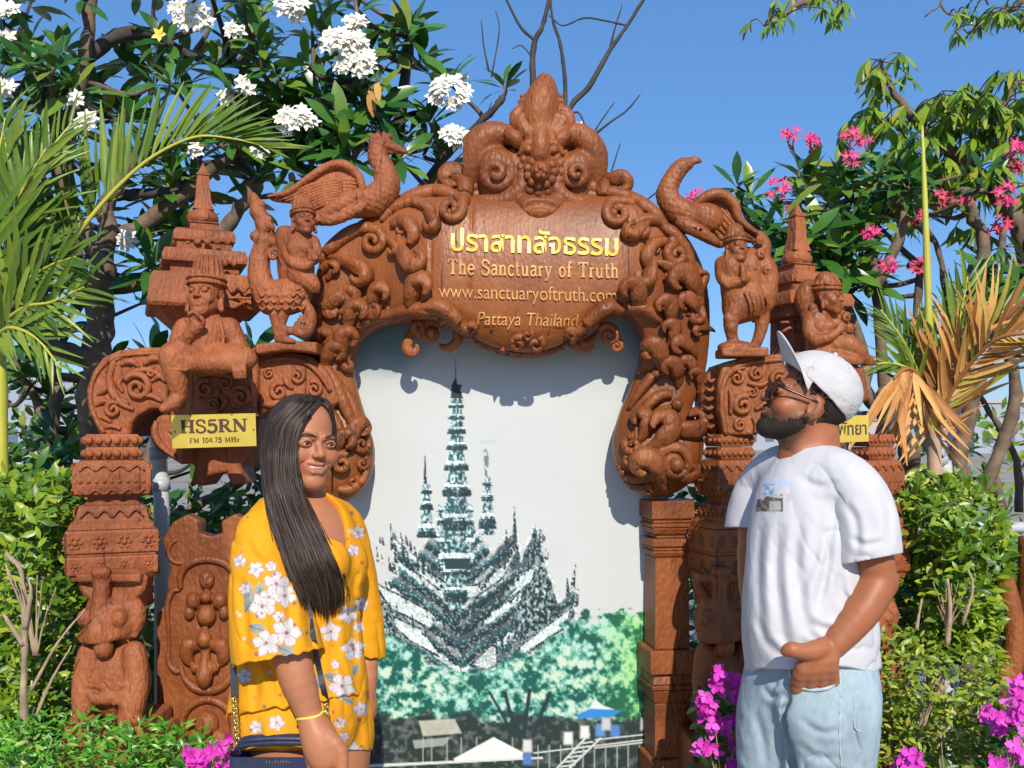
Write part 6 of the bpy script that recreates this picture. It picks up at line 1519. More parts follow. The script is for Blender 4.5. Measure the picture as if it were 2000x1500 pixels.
    M_NAVY = plain('navy_leather', (.020, .026, .060), rough=.38, var=.2, scale=40, bump=.25, bscale=350); M_STRAP = plain('dark_strap', (.022, .025, .040), rough=.45); M_CHAIN = plain('gold_chain', (.72, .52, .18), rough=.25, metal=1.0)
    B = PS(450, 650, 1425, 1600, 80, 190, Y - .0, 2.0); B.persp = True
    B.b(551, 1524, 132, 92, 68, 26, 16); 
    V, Q = B.mesh(); mk('pouch', V, Q, M_NAVY, bag)
    V, Q, T = sweep(crm(np.array([P(x, y, Y - f_ * k) for x, y, f_ in ((462, 1476, 134), (470, 1458, 150), (552, 1452, 156), (632, 1458, 150), (640, 1476, 134))]), 30), 5 * k, 8, None, 3 * k); mk('piping', V, [Q, T], M_NAVY, bag)
    V, Q, T = sweep(crm(np.array([P(x, y, Y - f_ * k) for x, y, f_ in ((470, 1452, 130), (490, 1444, 132), (552, 1441, 134), (612, 1444, 132), (632, 1452, 130))]), 24), 8 * k, 8, None, 12 * k); mk('zip_top', V, [Q, T], M_NAVY, bag)
    gm = MB()
    for q in range(9):
        x = 520 + q * 5.6; V, Q = boxv(P(x, 1491, Y - 160.5 * k), P(x + 1.6, 1484 + (q % 3), Y - 159.2 * k)), BQ; gm.add(V, Q)
        if q % 2: gm.add(boxv(P(x, 1488, Y - 160.6 * k), P(x + 4, 1486.6, Y - 159.2 * k)), BQ)
    gm.build('lettering', M_CHAIN, bag, smooth=False, kind='stuff')
    def strap(pts, w, m=26):
        pp = crm(np.array(pts, float), m); W3 = np.array([P(x, y, Y - f_ * k) for x, y, f_ in pp]); V, Q, T = sweep(W3, w * k, 4, (1, 0, 0), 1.6 * k, phase=math.pi / 4); mk('strap', V, [Q, T], M_STRAP, bag, smooth=False)
    def fr(x, y, pad=4, dflt=120):
        a_ = FRt(x, y); return (dflt if a_ is None else a_) + pad
    strap([(456, 1105, 84), (455, 1160, 92), (455, 1260, 110), (457, 1362, 128)], 8)
    strap([(x, y, fr(x, y, 6)) for x, y in ((596, 1150), (604, 1200), (613, 1250), (622, 1300), (632, 1345), (638, 1374))], 7.5)
    for x0, y0, x1, y1, f_ in ((457, 1364, 464, 1450, 132), (638, 1376, 636, 1452, 150)):
        n = 12
        for q in range(n):
            t = (q + .5) / n; c = P(x0 + (x1 - x0) * t, y0 + (y1 - y0) * t, Y - f_ * k); a = np.linspace(0, 2 * math.pi, 13)
            d1 = np.array([0, 0, 1.0]); d2 = np.array([1.0, 0, 0]) if q % 2 else np.array([.6, .8, 0]); ring = np.array([c + (d1 * math.cos(t_) * 5.6 + d2 * math.sin(t_) * 4.2) * k for t_ in a])
            V, Q, T = sweep(ring, 1.5 * k, 6); mk('chain_link', V, [Q, T], M_CHAIN, bag)
    V, Q, T = rbox(P(450, 1136, Y - 90 * k), P(461, 1112, Y - 98 * k)[[0, 1, 2]] + (0, .012, 0), .002); mk('buckle', V, [Q, T], M_STRAP, bag, smooth=False)
woman()

# ======================= the man
def man():
    Y = 2.42; k = Y / FPX
    root = empty('person', (P(1590, CY, Y)[0], Y, 0), 'bearded man in white cap and white T-shirt with hand in jeans pocket', 'person')
    S = BodyS(1435, 1800, 640, 1600, -170, 215, Y, 2.3, True, 1380)
    o = S.p(1573, 792, 10); sc = .97; M = FRONT(-97, -25, 0)
    head(S, o, sc, M, 'person'); lids(S, o, sc, M, .0030); S.frame(o, sc, M); S.cone((0, -.008, -.05), (0, -.035, -.11), .052, .052, .02); S.frame()
    S.ch([(1592, 840, 0), (1588, 890, 0), (1586, 930, 0)], [43, 45, 56], 14, 6)
    S.ch([(1560, 925, -30), (1490, 950, -105)], [46, 44], 16, 4); S.ch([(1610, 925, 40), (1672, 972, 98)], [44, 32], 16, 4)
    S.ch([(1586, 960, 0), (1584, 1100, 0), (1584, 1290, 0)], [92, 100, 94], 20, 6)
    S.ch([(1674, 980, 102), (1698, 1060, 110), (1716, 1128, 112)], [30, 34, 31], 8, 8); S.e(1732, 1136, 106, 21, 20, 20, 10)
    S.ch([(1718, 1136, 114), (1680, 1198, 130), (1622, 1268, 142)], [31, 30, 20], 8, 10)
    for q in range(4):
        S.ch([(1626 - q * 7, 1262 - q * 1, 146 - q * 2), (1622 - q * 17, 1298 + q * 1.5, 148), (1626 - q * 23, 1334 + q * 2 - (q == 3) * 6, 126), (1624 - q * 23, 1380, 94), (1622 - q * 22, 1415, 80)], [13, 13.5, 12, 10.5, 9], 5, 12)
    S.ch([(1606, 1264, 150), (1584, 1272, 158), (1562, 1272, 164), (1546, 1268, 166), (1534, 1272, 162)], [16, 15, 12.5, 11.5, 8.5], 6, 10); S.ch([(1590, 1270, 150), (1572, 1300, 146)], [15, 14], 6, 4)
    S.ch([(1488, 956, -108), (1476, 1080, -118), (1480, 1180, -110), (1500, 1290, -80)], [40, 36, 32, 24], 8, 10)
    for x, f in ((1535, -45), (1612, 42)):
        S.ch([(x, 1300, f), (x, 1500, f), (x, 1690, f)], [70, 60, 46], 14, 8); S.ch([(x, 1690, f), (x, 1850, f), (x, 2000, f)], [46, 40, 28], 8, 6); S.ch([(x, 2010, f), (x - 60, 2026, f + 50)], [28, 20], 8, 4)
    V, Q = S.mesh(); mk('body', V, Q, M_SKIN, root, cols=skin_cols(V, (.34, .118, .050), o, sc, M, (.36, .12, .09)))
    eye_parts(root, o, sc, M, 1, M_HAIRM, .0044)
    # short hair and beard
    for nm in ('hair', 'beard'):
        H = BodyS(1455, 1680, 650, 900, -110, 120, Y, 1.7); head(H, o, sc, M, 'person')
        def fn(F, X, Y_, Z):
            x, y, z = loc(o, sc, M, X, Y_, Z); nz = .010 * (fbm(X * 130, Y_ * 130, Z * 130, 2) - .5)
            if nm == 'hair':
                t0 = .0060
                edge = np.minimum(np.maximum(.030 - 0.0 * y - z, y - .058), 9)          # crown and temples
                nape = np.maximum(np.maximum(-.070 - z, y + .022), -9)
                ear = np.hypot(y + .006, z + .008) - .034
                reg = np.minimum(edge, nape); side = np.maximum(np.maximum(y - .012, -.004 - y), np.maximum(-.045 - z, z - .04)); reg = np.minimum(reg, side)
                reg = np.maximum(reg, np.where(np.abs(x) > .05, -ear, -9) * (z < .03))
                q_ = (reg + 1.2 * nz); return np.maximum(F - t0 * np.clip(-q_ / .010, 0, 1), np.minimum(q_ * sc, .02))
            t0 = .0042
            low = np.maximum(z - (-.052 + .62 * np.clip(.028 - y, -.02, .06)), -.012 - y)                            # jaw and cheeks
            low = np.maximum(low, -(z + .135))
            mo = np.maximum(np.abs(z + .0395) - .008, np.maximum(np.abs(x) - .034, .06 - y))      # moustache
            lipz = np.maximum(np.maximum(np.abs(z + .056) - .0095, np.abs(x) - .024), .055 - y)
            reg = np.maximum(np.minimum(low, mo), -lipz)
            q_ = (reg + 2.4 * nz); return np.maximum(F - t0 * np.clip(-q_ / .018, 0, 1), np.minimum(q_ * sc, .02))
        H.apply(fn); H.disp(lambda x, y, z: .0026 * (fbm(x * 420, y * 420, z * 420, 2) - .5), .012)
        V, Q = H.mesh(); mk(nm, V, Q, M_HAIRM, root)
    # ---- cap
    M_CAP = plain('white_cotton_cap', (.54, .52, .51), rough=.85, var=.05, scale=20, bump=.3, bscale=300, spec=.2)
    cp = bpy.data.objects.new('cap', None); COL.objects.link(cp); cp.parent = root; cp.location = Vector(o) - wloc(root)
    H = BodyS(1500, 1705, 640, 850, -120, 130, Y, 1.8); H.frame(o, sc, M); H.ell((0, -.013, .054), (.092, .113, .096), 0); H.frame()
    def capf(F, X, Y_, Z):
        x, y, z = loc(o, sc, M, X, Y_, Z); pl_ = .046 + .37 * y - z
        inner = F + .005
        return np.maximum(np.maximum(F, pl_ * sc * .93), -inner)
    H.apply(capf); H.disp(lambda x, y, z: .0045 * (fbm(x * 30, y * 30, z * 55, 3) - .5), .006)
    V, Q = H.mesh()
    x, y, z = loc(o, sc, M, V[:, 0], V[:, 1], V[:, 2])
    mk('crown', V, Q, M_CAP, cp)
    for q in range(6):
        a = math.radians(30 + 60 * q); pts = []
        for t in np.linspace(.06, 1, 14):
            el = t * math.radians(96); px_, py_, pz_ = .0925 * math.sin(el) * math.cos(a), -.013 + .1135 * math.sin(el) * math.sin(a), .054 + .0965 * math.cos(el)
            if pz_ < .046 + .37 * py_ + .002: break
            pts.append((px_, py_, pz_))
        V, Q, T = swl(o, sc, M, pts, [.0011] * len(pts), 6, 24); mk('seam', V, [Q, T], M_CAP, cp)
    V, Q, T = ball(L2W(o, sc, M, (0, -.013, .151)), np.array([.007, .007, .007]), 10); mk('button', V, [Q, T], M_CAP, cp)
    n, m = 25, 8; rows = []
    for j in range(m):
        v = j / (m - 1)
        for i in range(n):
            u = -1 + 2 * i / (n - 1); th = u * math.radians(72); bx, by = .0905 * math.sin(th), -.013 + .111 * math.cos(th); bz = .046 + .37 * by
            ext = v * .082 * math.sqrt(max(0, 1 - (abs(u)) ** 2.4)) ; rows.append((bx * (1 - .04 * v), by + ext * .58, bz + ext * .81 - .020 * v * u * u * 1.2))
    top = np.array([L2W(o, sc, M, p) for p in rows]); nn = np.asarray(M) @ np.array([0, .86, -.5]) * .003 * sc
    i = np.arange(m - 1)[:, None] * n; j = np.arange(n - 1)[None]; Q1 = np.stack([i + j, i + j + 1, i + n + j + 1, i + n + j], -1).reshape(-1, 4); N_ = n * m
    per = list(range(n)) + [q * n + n - 1 for q in range(1, m)] + [(m - 1) * n + q for q in range(n - 2, -1, -1)] + [q * n for q in range(m - 2, 0, -1)]
    Q2 = np.array([[per[q], per[(q + 1) % len(per)], per[(q + 1) % len(per)] + N_, per[q] + N_] for q in range(len(per))])
    mk('visor', np.vstack([top, top + nn]), np.vstack([Q1[:, ::-1], Q1 + N_, Q2]), M_CAP, cp)
    # ---- sunglasses
    M_FR = plain('black_frame', (.012, .010, .012), rough=.25); M_LENS = plain('dark_lens', (.035, .020, .018), rough=.08, spec=.8)
    sg = bpy.data.objects.new('sunglasses', None); COL.objects.link(sg); sg.parent = root; sg.location = Vector(L2W(o, sc, M, (0, .1, 0))) - wloc(root)
    for s in (-1, 1):
        lm = rotm(-s * 14, 6, 0); a = np.linspace(0, 2 * math.pi, 29)
        ring = np.array([np.array([s * .034, .100, .000]) + lm @ np.array([.0275 * math.cos(t), 0, .0215 * math.sin(t) + .003 * math.cos(2 * t)]) for t in a])
        V, Q, T = swl(o, sc, M, ring, [.0021] * 29, 6, 57); mk('rim', V, [Q, T], M_FR, sg)
        V, Q, T = ball((0, 0, 0), (.0275, .0022, .0225), 20); V = np.array([L2W(o, sc, M, np.array([s * .034, .100, 0]) + lm @ p) for p in V]); mk('lens', V, [Q, T], M_LENS, sg)
        V, Q, T = swl(o, sc, M, [(s * .060, .094, .010), (s * .072, .080, .011), (s * .080, .02, .012), (s * .082, -.010, .012), (s * .080, -.026, -.004)], [.0026, .0036, .0028, .0026, .002], 6, 24); mk('temple', V, [Q, T], M_FR, sg)
    V, Q, T = swl(o, sc, M, [(-.010, .104, .006), (0, .109, .009), (.010, .104, .006)], [.002] * 3, 6); mk('bridge', V, [Q, T], M_FR, sg)
    # ---- T-shirt
    D = BodyS(1440, 1785, 845, 1335, -185, 200, Y, 2.5)
    D.ch([(1588, 905, 0), (1586, 925, 0)], [58, 66], 10, 3); D.ch([(1566, 918, -26), (1524, 924, -70), (1492, 950, -106)], [50, 50, 50], 16, 6); D.ch([(1606, 922, 36), (1646, 938, 74), (1678, 968, 102)], [52, 48, 48], 16, 6)
    D.ch([(1584, 980, 0), (1582, 1060, 8), (1578, 1180, 12), (1584, 1300, 6)], [104, 111, 115, 125], 22, 10); D.e(1650, 1060, -20, 50, 120, 60, 30); D.e(1540, 1200, 40, 70, 120, 80, 30)
    def pxy(X, Y_, Z): return CX + X * FPX / Y_, CY - (Z - CZ) * FPX / Y_, (Y - Y_) / k
    D.c((1680, 968, 102), (1688, 1004, 106), 47, 45, 10); D.c((1490, 954, -108), (1484, 985, -112), 50, 46, 10)
    fold_disp(D, [([(1640, 960), (1622, 1040), (1610, 1130), (1590, 1200)], 5, 9), ([(1612, 1000), (1590, 1090), (1560, 1160)], 4, 10), ([(1560, 1010), (1556, 1110), (1572, 1210), (1600, 1270)], 5, 12), ([(1524, 1020), (1518, 1120), (1530, 1230), (1552, 1296)], 5, 11), ([(1490, 1010), (1482, 1120), (1490, 1240)], 4, 9),
                  ([(1580, 1215), (1630, 1232), (1690, 1215)], 5, 8), ([(1560, 1250), (1610, 1275), (1660, 1262)], 4, 7), ([(1640, 1120), (1650, 1170), (1690, 1200)], 5, 9), ([(1500, 1250), (1540, 1286), (1580, 1292)], 4, 7), ([(1560, 930), (1600, 950), (1640, 940)], 2.5, 8), ([(1476, 1200), (1500, 1260), (1540, 1300)], 3, 8)], k, Y)
    D.disp(lambda x, y, z: .009 * (fbm(x * 11 + 4 * z, y * 11 - 2 * z, z * 6, 3) - .5) + .0032 * (fbm(x * 40 + z * 18, y * 40, z * 24, 3) - .5), .03)
    D.disp(creases(.0055, 12, 8, 3.0), .03)
    def trim(F, X, Y_, Z):
        px, py, f = pxy(X, Y_, Z)
        F = np.maximum(F, (py - 1307 - 3 * np.sin(px / 19.0) - 3 * np.sin(f / 13.0)) * k)
        return F
    D.apply(trim)
    sleeves = []
    for pts, rs, box6, hem, inn, innr, fl in (([(1678, 968, 102), (1690, 1026, 108), (1698, 1110, 112)], [50, 52.5, 57], (1590, 1800, 880, 1140, 20, 215), lambda px: 1104 - .19 * (px - 1640), [(1696, 1070, 112), (1702, 1150, 112)], [48, 56], [([(1650, 980), (1672, 1020), (1676, 1090)], 4, 8), ([(1720, 960), (1736, 1010), (1738, 1070)], 3, 9), ([(1660, 1050), (1690, 1064), (1730, 1056)], 3, 7)]),
                                       ([(1494, 952, -106), (1479, 1000, -116), (1470, 1060, -120)], [53, 55, 57], (1400, 1560, 880, 1080, -215, -40), lambda px: 1030 + 0 * px, [(1474, 1005, -118), (1468, 1080, -122)], [46, 52], [])):
        E = BodyS(*box6, Y, 2.3); E.ch(pts, rs, 10, 10); fold_disp(E, fl, k, Y); E.disp(lambda x, y, z: .005 * (fbm(x * 20, y * 20, z * 12, 3) - .5), .03); E.disp(creases(.005, 12, 9, 7.0), .03); E.ch(inn, innr, 1, 4, True)
        E.apply(lambda F, X, Y_, Z: np.maximum(F, (pxy(X, Y_, Z)[1] - hem(pxy(X, Y_, Z)[0])) * k)); sleeves.append(E.mesh())
    # neck opening
    D.c((1592, 830, 0), (1586, 906, -2), 56, 54, 2, True); MT = vcol('white_tshirt_cotton', rough=.85, spec=.15, bump=.2, bscale=600)
    V, Q = D.mesh(); px, py, f = pxy(V[:, 0], V[:, 1], V[:, 2])
    C = np.tile(np.array([.545, .535, .55]), (len(V), 1)); n1 = fbm(px / 5, py / 5, 0, 3); n2 = fbm(px / 12, py / 6, 3, 3)
    fm = f > 20
    def put(m, c): mm = (m * fm)[:, None]; C[:] = C * (1 - mm) + (np.array(c) if np.ndim(c) == 1 else c) * mm
    box_ = lambda x0, x1, y0, y1, s_=1.5: np.clip((px - x0) / s_, 0, 1) * np.clip((x1 - px) / s_, 0, 1) * np.clip((py - y0) / s_, 0, 1) * np.clip((y1 - py) / s_, 0, 1)
    put(box_(1482, 1544, 938, 951) * (np.sin(px * 1.1) > -.3) * .75, (.36, .52, .74)); put(box_(1490, 1512, 944, 968) * (n1 > .45), (.20, .34, .52))
    put(box_(1476, 1530, 962, 1000) * np.clip((py - (972 - .1 * (px - 1476)) + 26 * (n2 - .5)) / 4, 0, 1), np.clip(np.array([.10, .075, .06]) + .5 * np.clip(n1 - .5, 0, 1)[:, None], 0, 1)); put(box_(1502, 1526, 978, 998) * .7, (.55, .53, .50)); put(box_(1532, 1545, 964, 990) * (n1 > .5) * .6, (.50, .32, .26))
    put(box_(1494, 1506, 1010, 1013) * .5, (.5, .52, .58))
    mk('tshirt', V, Q, MT, root, cols=C)
    for v, q in sleeves: mk('sleeve', v, q, MT, root, cols=np.tile(np.array([.545, .535, .55]), (len(v), 1)))
    # ---- jeans
    J = BodyS(1440, 1730, 1270, 1620, -160, 200, Y, 2.5); zc = np.arange(-.0, CZ + (CY - 1600) * k, 10 * k); J.ax[2] = np.concatenate([zc, J.ax[2][J.ax[2] > zc[-1] + .004]]).astype(np.float32); J.F = np.full([len(a_) for a_ in J.ax], 10.0, dtype=np.float32)
    J.ch([(1582, 1285, 4), (1580, 1330, 6)], [112, 116], 10, 4); J.e(1640, 1340, 0, 66, 80, 86, 20); J.ch([(1535, 1330, 0), (1516, 1420, -18), (1508, 1520, -30), (1506, 1700, -34)], [80, 72, 62, 54], 16, 10)
    J.ch([(1618, 1330, 40), (1620, 1420, 52), (1614, 1520, 56), (1608, 1700, 54)], [94, 88, 80, 64], 12, 10); J.ch([(1506, 1700, -34), (1504, 1990, -34)], [54, 44], 6, 4); J.ch([(1608, 1700, 54), (1604, 1990, 54)], [64, 50], 6, 4)
    J.e(1594, 1396, 102, 62, 76, 44, 34)
    J.ch([(1536, 1350, 118), (1540, 1420, 100), (1556, 1520, 84)], [6, 12, 12], 8, 8, True)
    J.ch([(1592, 1268, 160), (1592, 1312, 160)], [50, 42], 3, 4, True)
    fold_disp(J, [([(1650, 1330), (1664, 1400), (1672, 1500)], 3, 8), ([(1560, 1400), (1600, 1430), (1650, 1424)], 3, 7), ([(1556, 1450), (1600, 1480), (1640, 1476)], 3, 8), ([(1470, 1380), (1490, 1440), (1496, 1500)], 3, 8), ([(1490, 1340), (1510, 1360), (1536, 1352)], 4, 7)], k, Y)
    J.disp(lambda x, y, z: .008 * (fbm(x * 15, y * 15, z * 12, 3) - .5) + .003 * (fbm(x * 50, y * 50, z * 34, 3) - .5), .03)
    J.disp(creases(.006, 14, 12, 2.0), .03)
    V, Q = J.mesh(); px, py, f = pxy(V[:, 0], V[:, 1], V[:, 2]); n1 = fbm(V[:, 0] * 9, V[:, 1] * 9, V[:, 2] * 5, 4)[:, None]; n2 = fbm(V[:, 0] * 160, V[:, 1] * 160, V[:, 2] * 60, 2)[:, None]
    C = np.array([.31, .395, .435]) * (.72 + .6 * n1) * (.88 + .24 * n2)
    mk('jeans', V, Q, vcol('pale_denim', rough=.85, spec=.15, bump=.5, bscale=500), root, cols=np.clip(C, 0, 1))
    M_SEAM = plain('denim_seam', (.40, .47, .50), rough=.85, var=.2, scale=60)
    def seam(pts, r, pad=1.6, name='seam', m=None):
        q = []
        for x, y in crm(np.array(pts, float), 26):
            a_ = J.front(x, y)
            if a_ is not None: q.append((x, y, a_ + pad))
        W3 = np.array([P(a_, b_, Y - c_ * k) for a_, b_, c_ in q]); V, Q, T = sweep(W3, r * k, 6); mk(name, V, [Q, T], m or M_SEAM, root)
    seam([(1542, 1308), (1546, 1326), (1560, 1341), (1590, 1348), (1622, 1342), (1636, 1328), (1641, 1312)], 3.2, 5, 'pocket_edge'); seam([(1640, 1312), (1642, 1370), (1640, 1440), (1644, 1500)], 1.7, 1.4); seam([(1676, 1322), (1672, 1370), (1670, 1420), (1690, 1432)], 1.2, 1.2); seam([(1550, 1336), (1574, 1350), (1604, 1352), (1632, 1340)], 1.2, 1.2)
    # shoes
    M_SHOE = plain('white_shoe', (.6, .6, .58), rough=.6)
    for x, f in ((1504, -34), (1604, 54)):
        sh = SDF(P(x, 1900, Y - f * k) * (1, 1, 0) + (-.24, -.22, -.01), P(x, 1900, Y - f * k) * (1, 1, 0) + (.14, .14, .14), .006); c = P(x, 1900, Y - f * k) * (1, 1, 0)
        sh.chain([c + (.01, .01, .05), c + (-.09, -.06, .04), c + (-.15, -.10, .032)], [.055, .045, .036], .02); sh.F = np.maximum(sh.F, (.003 - sh.ax[2])[None, None, :]).astype(np.float32); V, Q = sh.mesh(); mk('shoe', V, Q, M_SHOE, root)
man()
# ------------------------------------------------------------------ plants
G1 = [(0.0, (.020, .080, .014)), (.35, (.038, .130, .016)), (.7, (.080, .195, .022)), (.9, (.16, .27, .026)), (1.0, (.26, .26, .04))]
M_LEAF = leafmat('frangipani_leaf', G1, rough=.34, transl=.12)
M_LEAFB = leafmat('bright_leaf', [(0, (.09, .19, .012)), (.4, (.16, .29, .016)), (.8, (.26, .36, .024)), (1, (.38, .36, .04))], rough=.36, transl=.2)
M_PALM = leafmat('palm_leaf', [(0, (.06, .13, .012)), (.5, (.12, .21, .018)), (1, (.22, .29, .03))], rough=.38, transl=.14)
M_DRY = leafmat('dry_palm_leaf', [(0, (.24, .09, .025)), (.35, (.55, .25, .06)), (.8, (.74, .40, .12)), (1, (.34, .30, .04))], rough=.65, transl=.1)
M_HEDGE = leafmat('hedge_leaf', [(0, (.05, .13, .008)), (.4, (.11, .22, .010)), (.75, (.22, .33, .016)), (1, (.38, .42, .03))], rough=.38, transl=.16)
M_HEDGE2 = leafmat('ground_cover_leaf', [(0, (.035, .16, .010)), (.4, (.07, .27, .016)), (.8, (.14, .37, .025)), (1, (.28, .46, .06))], rough=.36, transl=.16)
M_HEDGE3 = leafmat('yellowish_leaf', [(0, (.08, .16, .010)), (.4, (.17, .26, .012)), (.75, (.30, .37, .02)), (1, (.44, .42, .05))], rough=.42, transl=.16)
M_BARK = plain('grey_brown_bark', (.155, .105, .068), rough=.85, var=.45, scale=18, bump=.9, bscale=45)
M_BARKD = plain('dark_bark', (.06, .047, .040), rough=.85, var=.4, scale=18, bump=.8, bscale=45)
M_TWIG = plain('pale_twig', (.36, .26, .17), rough=.85, var=.3, scale=20, bump=.5)
M_STALK = plain('yellow_stalk', (.48, .46, .055), rough=.4, var=.12, scale=6)
M_WHITEP = vcol('white_petal', rough=.6, spec=.2); M_MAG = vcol('magenta_petal', rough=.6, spec=.2)

def basis(pos, d, up=(0, 0, 1), s=1.0, roll=0.0):
    y = np.asarray(d, float); y = y / np.linalg.norm(y); x = np.cross(y, up); nx = np.linalg.norm(x)
    x = np.array([1.0, 0, 0]) if nx < 1e-5 else x / nx
    z = np.cross(x, y)
    if roll: x, z = x * math.cos(roll) + z * math.sin(roll), z * math.cos(roll) - x * math.sin(roll)
    M = np.eye(4); M[:3, 0] = x * s; M[:3, 1] = y * s; M[:3, 2] = z * s; M[:3, 3] = pos
    return M

def leaf_tpl(w=.30, bend=.25, fold=.12, n=6, tip=1.0, petiole=.10, wave=0.0):
    """unit long leaf along +Y: three points across, folded along the midrib"""
    V = []; t = np.linspace(0, 1, n)
    for i, q in enumerate(t):
        ww = w * .5 * (math.sin(math.pi * min(1, max(0, (q - petiole) / (1 - petiole))) ** tip) ** .75 if q > petiole else .04)
        ww = max(ww, .006); z = -bend * q * q; y = q * (1 - .12 * bend * q)
        V += [(-ww, y, z + fold * ww + wave * math.sin(9 * q)), (0, y, z), (ww, y, z + fold * ww - wave * math.sin(9 * q))]
    i = np.arange(n - 1)[:, None] * 3; j = np.arange(2)[None]
    Q = np.stack([i + j, i + j + 1, i + 3 + j + 1, i + 3 + j], -1).reshape(-1, 4)
    return np.array(V), Q
def blade_tpl(w=.06, bend=.3, n=6):
    return leaf_tpl(w, bend, .5, n, .55, 0.02)

def merge(tpl, Ms):
    V0, Q0 = tpl; Ms = np.asarray(Ms); N = len(Ms); n = len(V0)
    V = np.einsum('kij,nj->kni', Ms[:, :3, :3], V0) + Ms[:, None, :3, 3]
    Q = Q0[None] + (np.arange(N) * n)[:, None, None]
    return V.reshape(-1, 3), Q.reshape(-1, Q0.shape[1])

def in_view(p):
    if p[1] < .3: return False
    x = CX + p[0] * FPX / p[1]; y = CY - (p[2] - CZ) * FPX / p[1]; return -10 < x < 2010 and -10 < y < 1510

def leaves_out(root, name, tpls, mats4, mat, limit=300):
    """up to `limit` nearest leaves in view as parts sharing meshes, the rest as one mass"""
    pick = [(M[1, 3] - 8 * np.linalg.norm(M[:3, 1]), i) for i, (k_, M) in enumerate(mats4) if in_view(M[:3, 3])]
    pick.sort(); sel = set(i for _, i in pick[:limit])
    mes = [new_mesh(name, V, Q, mat) for V, Q in tpls]
    for i in sel:
        k_, M = mats4[i]; inst(name, mes[k_], root, Matrix(M.tolist()))
    V_, Q_ = [], []; n = 0
    for k_ in range(len(tpls)):
        Ms = [M for i, (kk, M) in enumerate(mats4) if kk == k_ and i not in sel]
        if Ms:
            V, Q = merge(tpls[k_], Ms); V_.append(V); Q_.append(Q + n); n += len(V)
    if V_: mk('foliage', np.concatenate(V_), [np.concatenate(Q_)], mat, root, kind='stuff')

def limb(root, pts, r, mat=M_BARK, name='branch', n=8, wob=.006, m=None):
    """pts: (x_px, y_px, Y); r in px at that depth (start, end)"""
    W3 = np.array([P(*p) for p in pts]); m = m or max(8, 4 * len(pts)); W3 = crm(W3, m)
    rad = np.linspace(r[0], r[1], m) * np.array([p[1] for p in W3]) / FPX
    W3 = W3 + NR.normal(0, wob, W3.shape) * np.linspace(0, 1, m)[:, None] * (rad.mean() / .02 + .3) * .5
    rad = rad * (1 + .10 * NR.normal(0, 1, m))
    V, Q, T = sweep(W3, rad, n); mk(name, V, [Q, T], mat, root); return W3

def whorl(tip, axis, n, L, spread=(25, 85), rr=R, droop=0.0, k_n=3):
    axis = norm(np.asarray(axis, float)); u = norm(np.cross(axis, [.3, .9, .2])); v = np.cross(axis, u); out = []; a0 = rr.random() * 6.28
    for i in range(n):
        a = a0 + i * 2.4; e = math.radians(spread[0] + (spread[1] - spread[0]) * (i + .5) / n + rr.uniform(-8, 8))
        d = axis * math.cos(e) + (u * math.cos(a) + v * math.sin(a)) * math.sin(e); d[2] -= droop
        out.append((rr.randrange(k_n), basis(np.asarray(tip) + d * .01 - axis * .02 * (i / n), d, axis + np.array([0, 0, .3]), L * rr.uniform(.75, 1.15), rr.uniform(-.3, .3))))
    return out

FR_T = [leaf_tpl(.30, .18), leaf_tpl(.26, .38, wave=.008), leaf_tpl(.33, .05, .25)]
def flower_mesh(name, petal_col, centre_col, mat, w=.42, pinwheel=.5, cup=.25, pl=1.0):
    mb = MB()
    for q in range(5):
        V, Q = leaf_tpl(w, -cup, .25, 5, .62, .0); V[:, 0] += .10 * V[:, 1]; V[:, 1] *= pl
        a = 2 * math.pi * q / 5; t = V[:, 1].copy(); c, s_ = math.cos(a), math.sin(a)
        V[:, 2] += .06 * V[:, 0] * 3
        V = np.stack([V[:, 0] * c - V[:, 1] * s_, V[:, 0] * s_ + V[:, 1] * c, V[:, 2]], 1)
        m = np.clip(1 - t / .32, 0, 1)[:, None]; mb.add(V, Q, None, None); mb.C.append(np.array(petal_col) * (1 - m) + np.array(centre_col) * m)
    return new_mesh(name, np.concatenate(mb.V), np.concatenate(mb.Q), mat, cols=np.concatenate(mb.C))
ME_WF = flower_mesh('flower', (.82, .80, .72), (.75, .52, .08), M_WHITEP, .62, cup=.2)
ME_YF = flower_mesh('flower', (.80, .66, .12), (.75, .42, .05), M_WHITEP, .62)
ME_PF = flower_mesh('flower', (.66, .035, .20), (.70, .25, .10), M_MAG, .34, cup=.25)
ME_RF = flower_mesh('flower', (.55, .035, .10), (.60, .18, .06), M_MAG, .40, cup=.25)

def flower_ball(root, x, y, Y, rad_px, n, me, size_px, stems=False, rr=R, mat=M_BARK):
    k = Y / FPX
    for i in range(n):
        a = rr.random() * 6.28; q = math.sqrt(rr.random()); px_, py_ = x + rad_px * q * math.cos(a), y + .8 * rad_px * q * math.sin(a)
        f_ = rad_px * math.sqrt(max(0, 1 - q * q)) * .8 + rr.uniform(-4, 4); pos = P(px_, py_, Y - f_ * k)
        d = np.array([(px_ - x) / rad_px * .8 + rr.uniform(-.4, .4), -1 - rr.random() * .3, -(py_ - y) / rad_px * .8 + .3 + rr.uniform(-.3, .3)])
        yv = np.cross(d, [rr.uniform(-1, 1), 0, rr.uniform(-1, 1)]); M = basis(pos, yv, d, size_px * k * rr.uniform(.42, .58))
        inst('flower', me, root, Matrix(M.tolist()))
        if stems and i % 2 == 0:
            b = P(x + rr.uniform(-6, 6), y + rad_px * 1.9, Y); V, Q, T = sweep(crm(np.array([b, (b + pos) / 2 + (rr.uniform(-.01, .01), 0, -.005), pos]), 7), 1.6 * k, 5); mk('flower_stem', V, [Q, T], plain_pink, root)
plain_pink = plain('pink_stem', (.30, .06, .11), rough=.6)

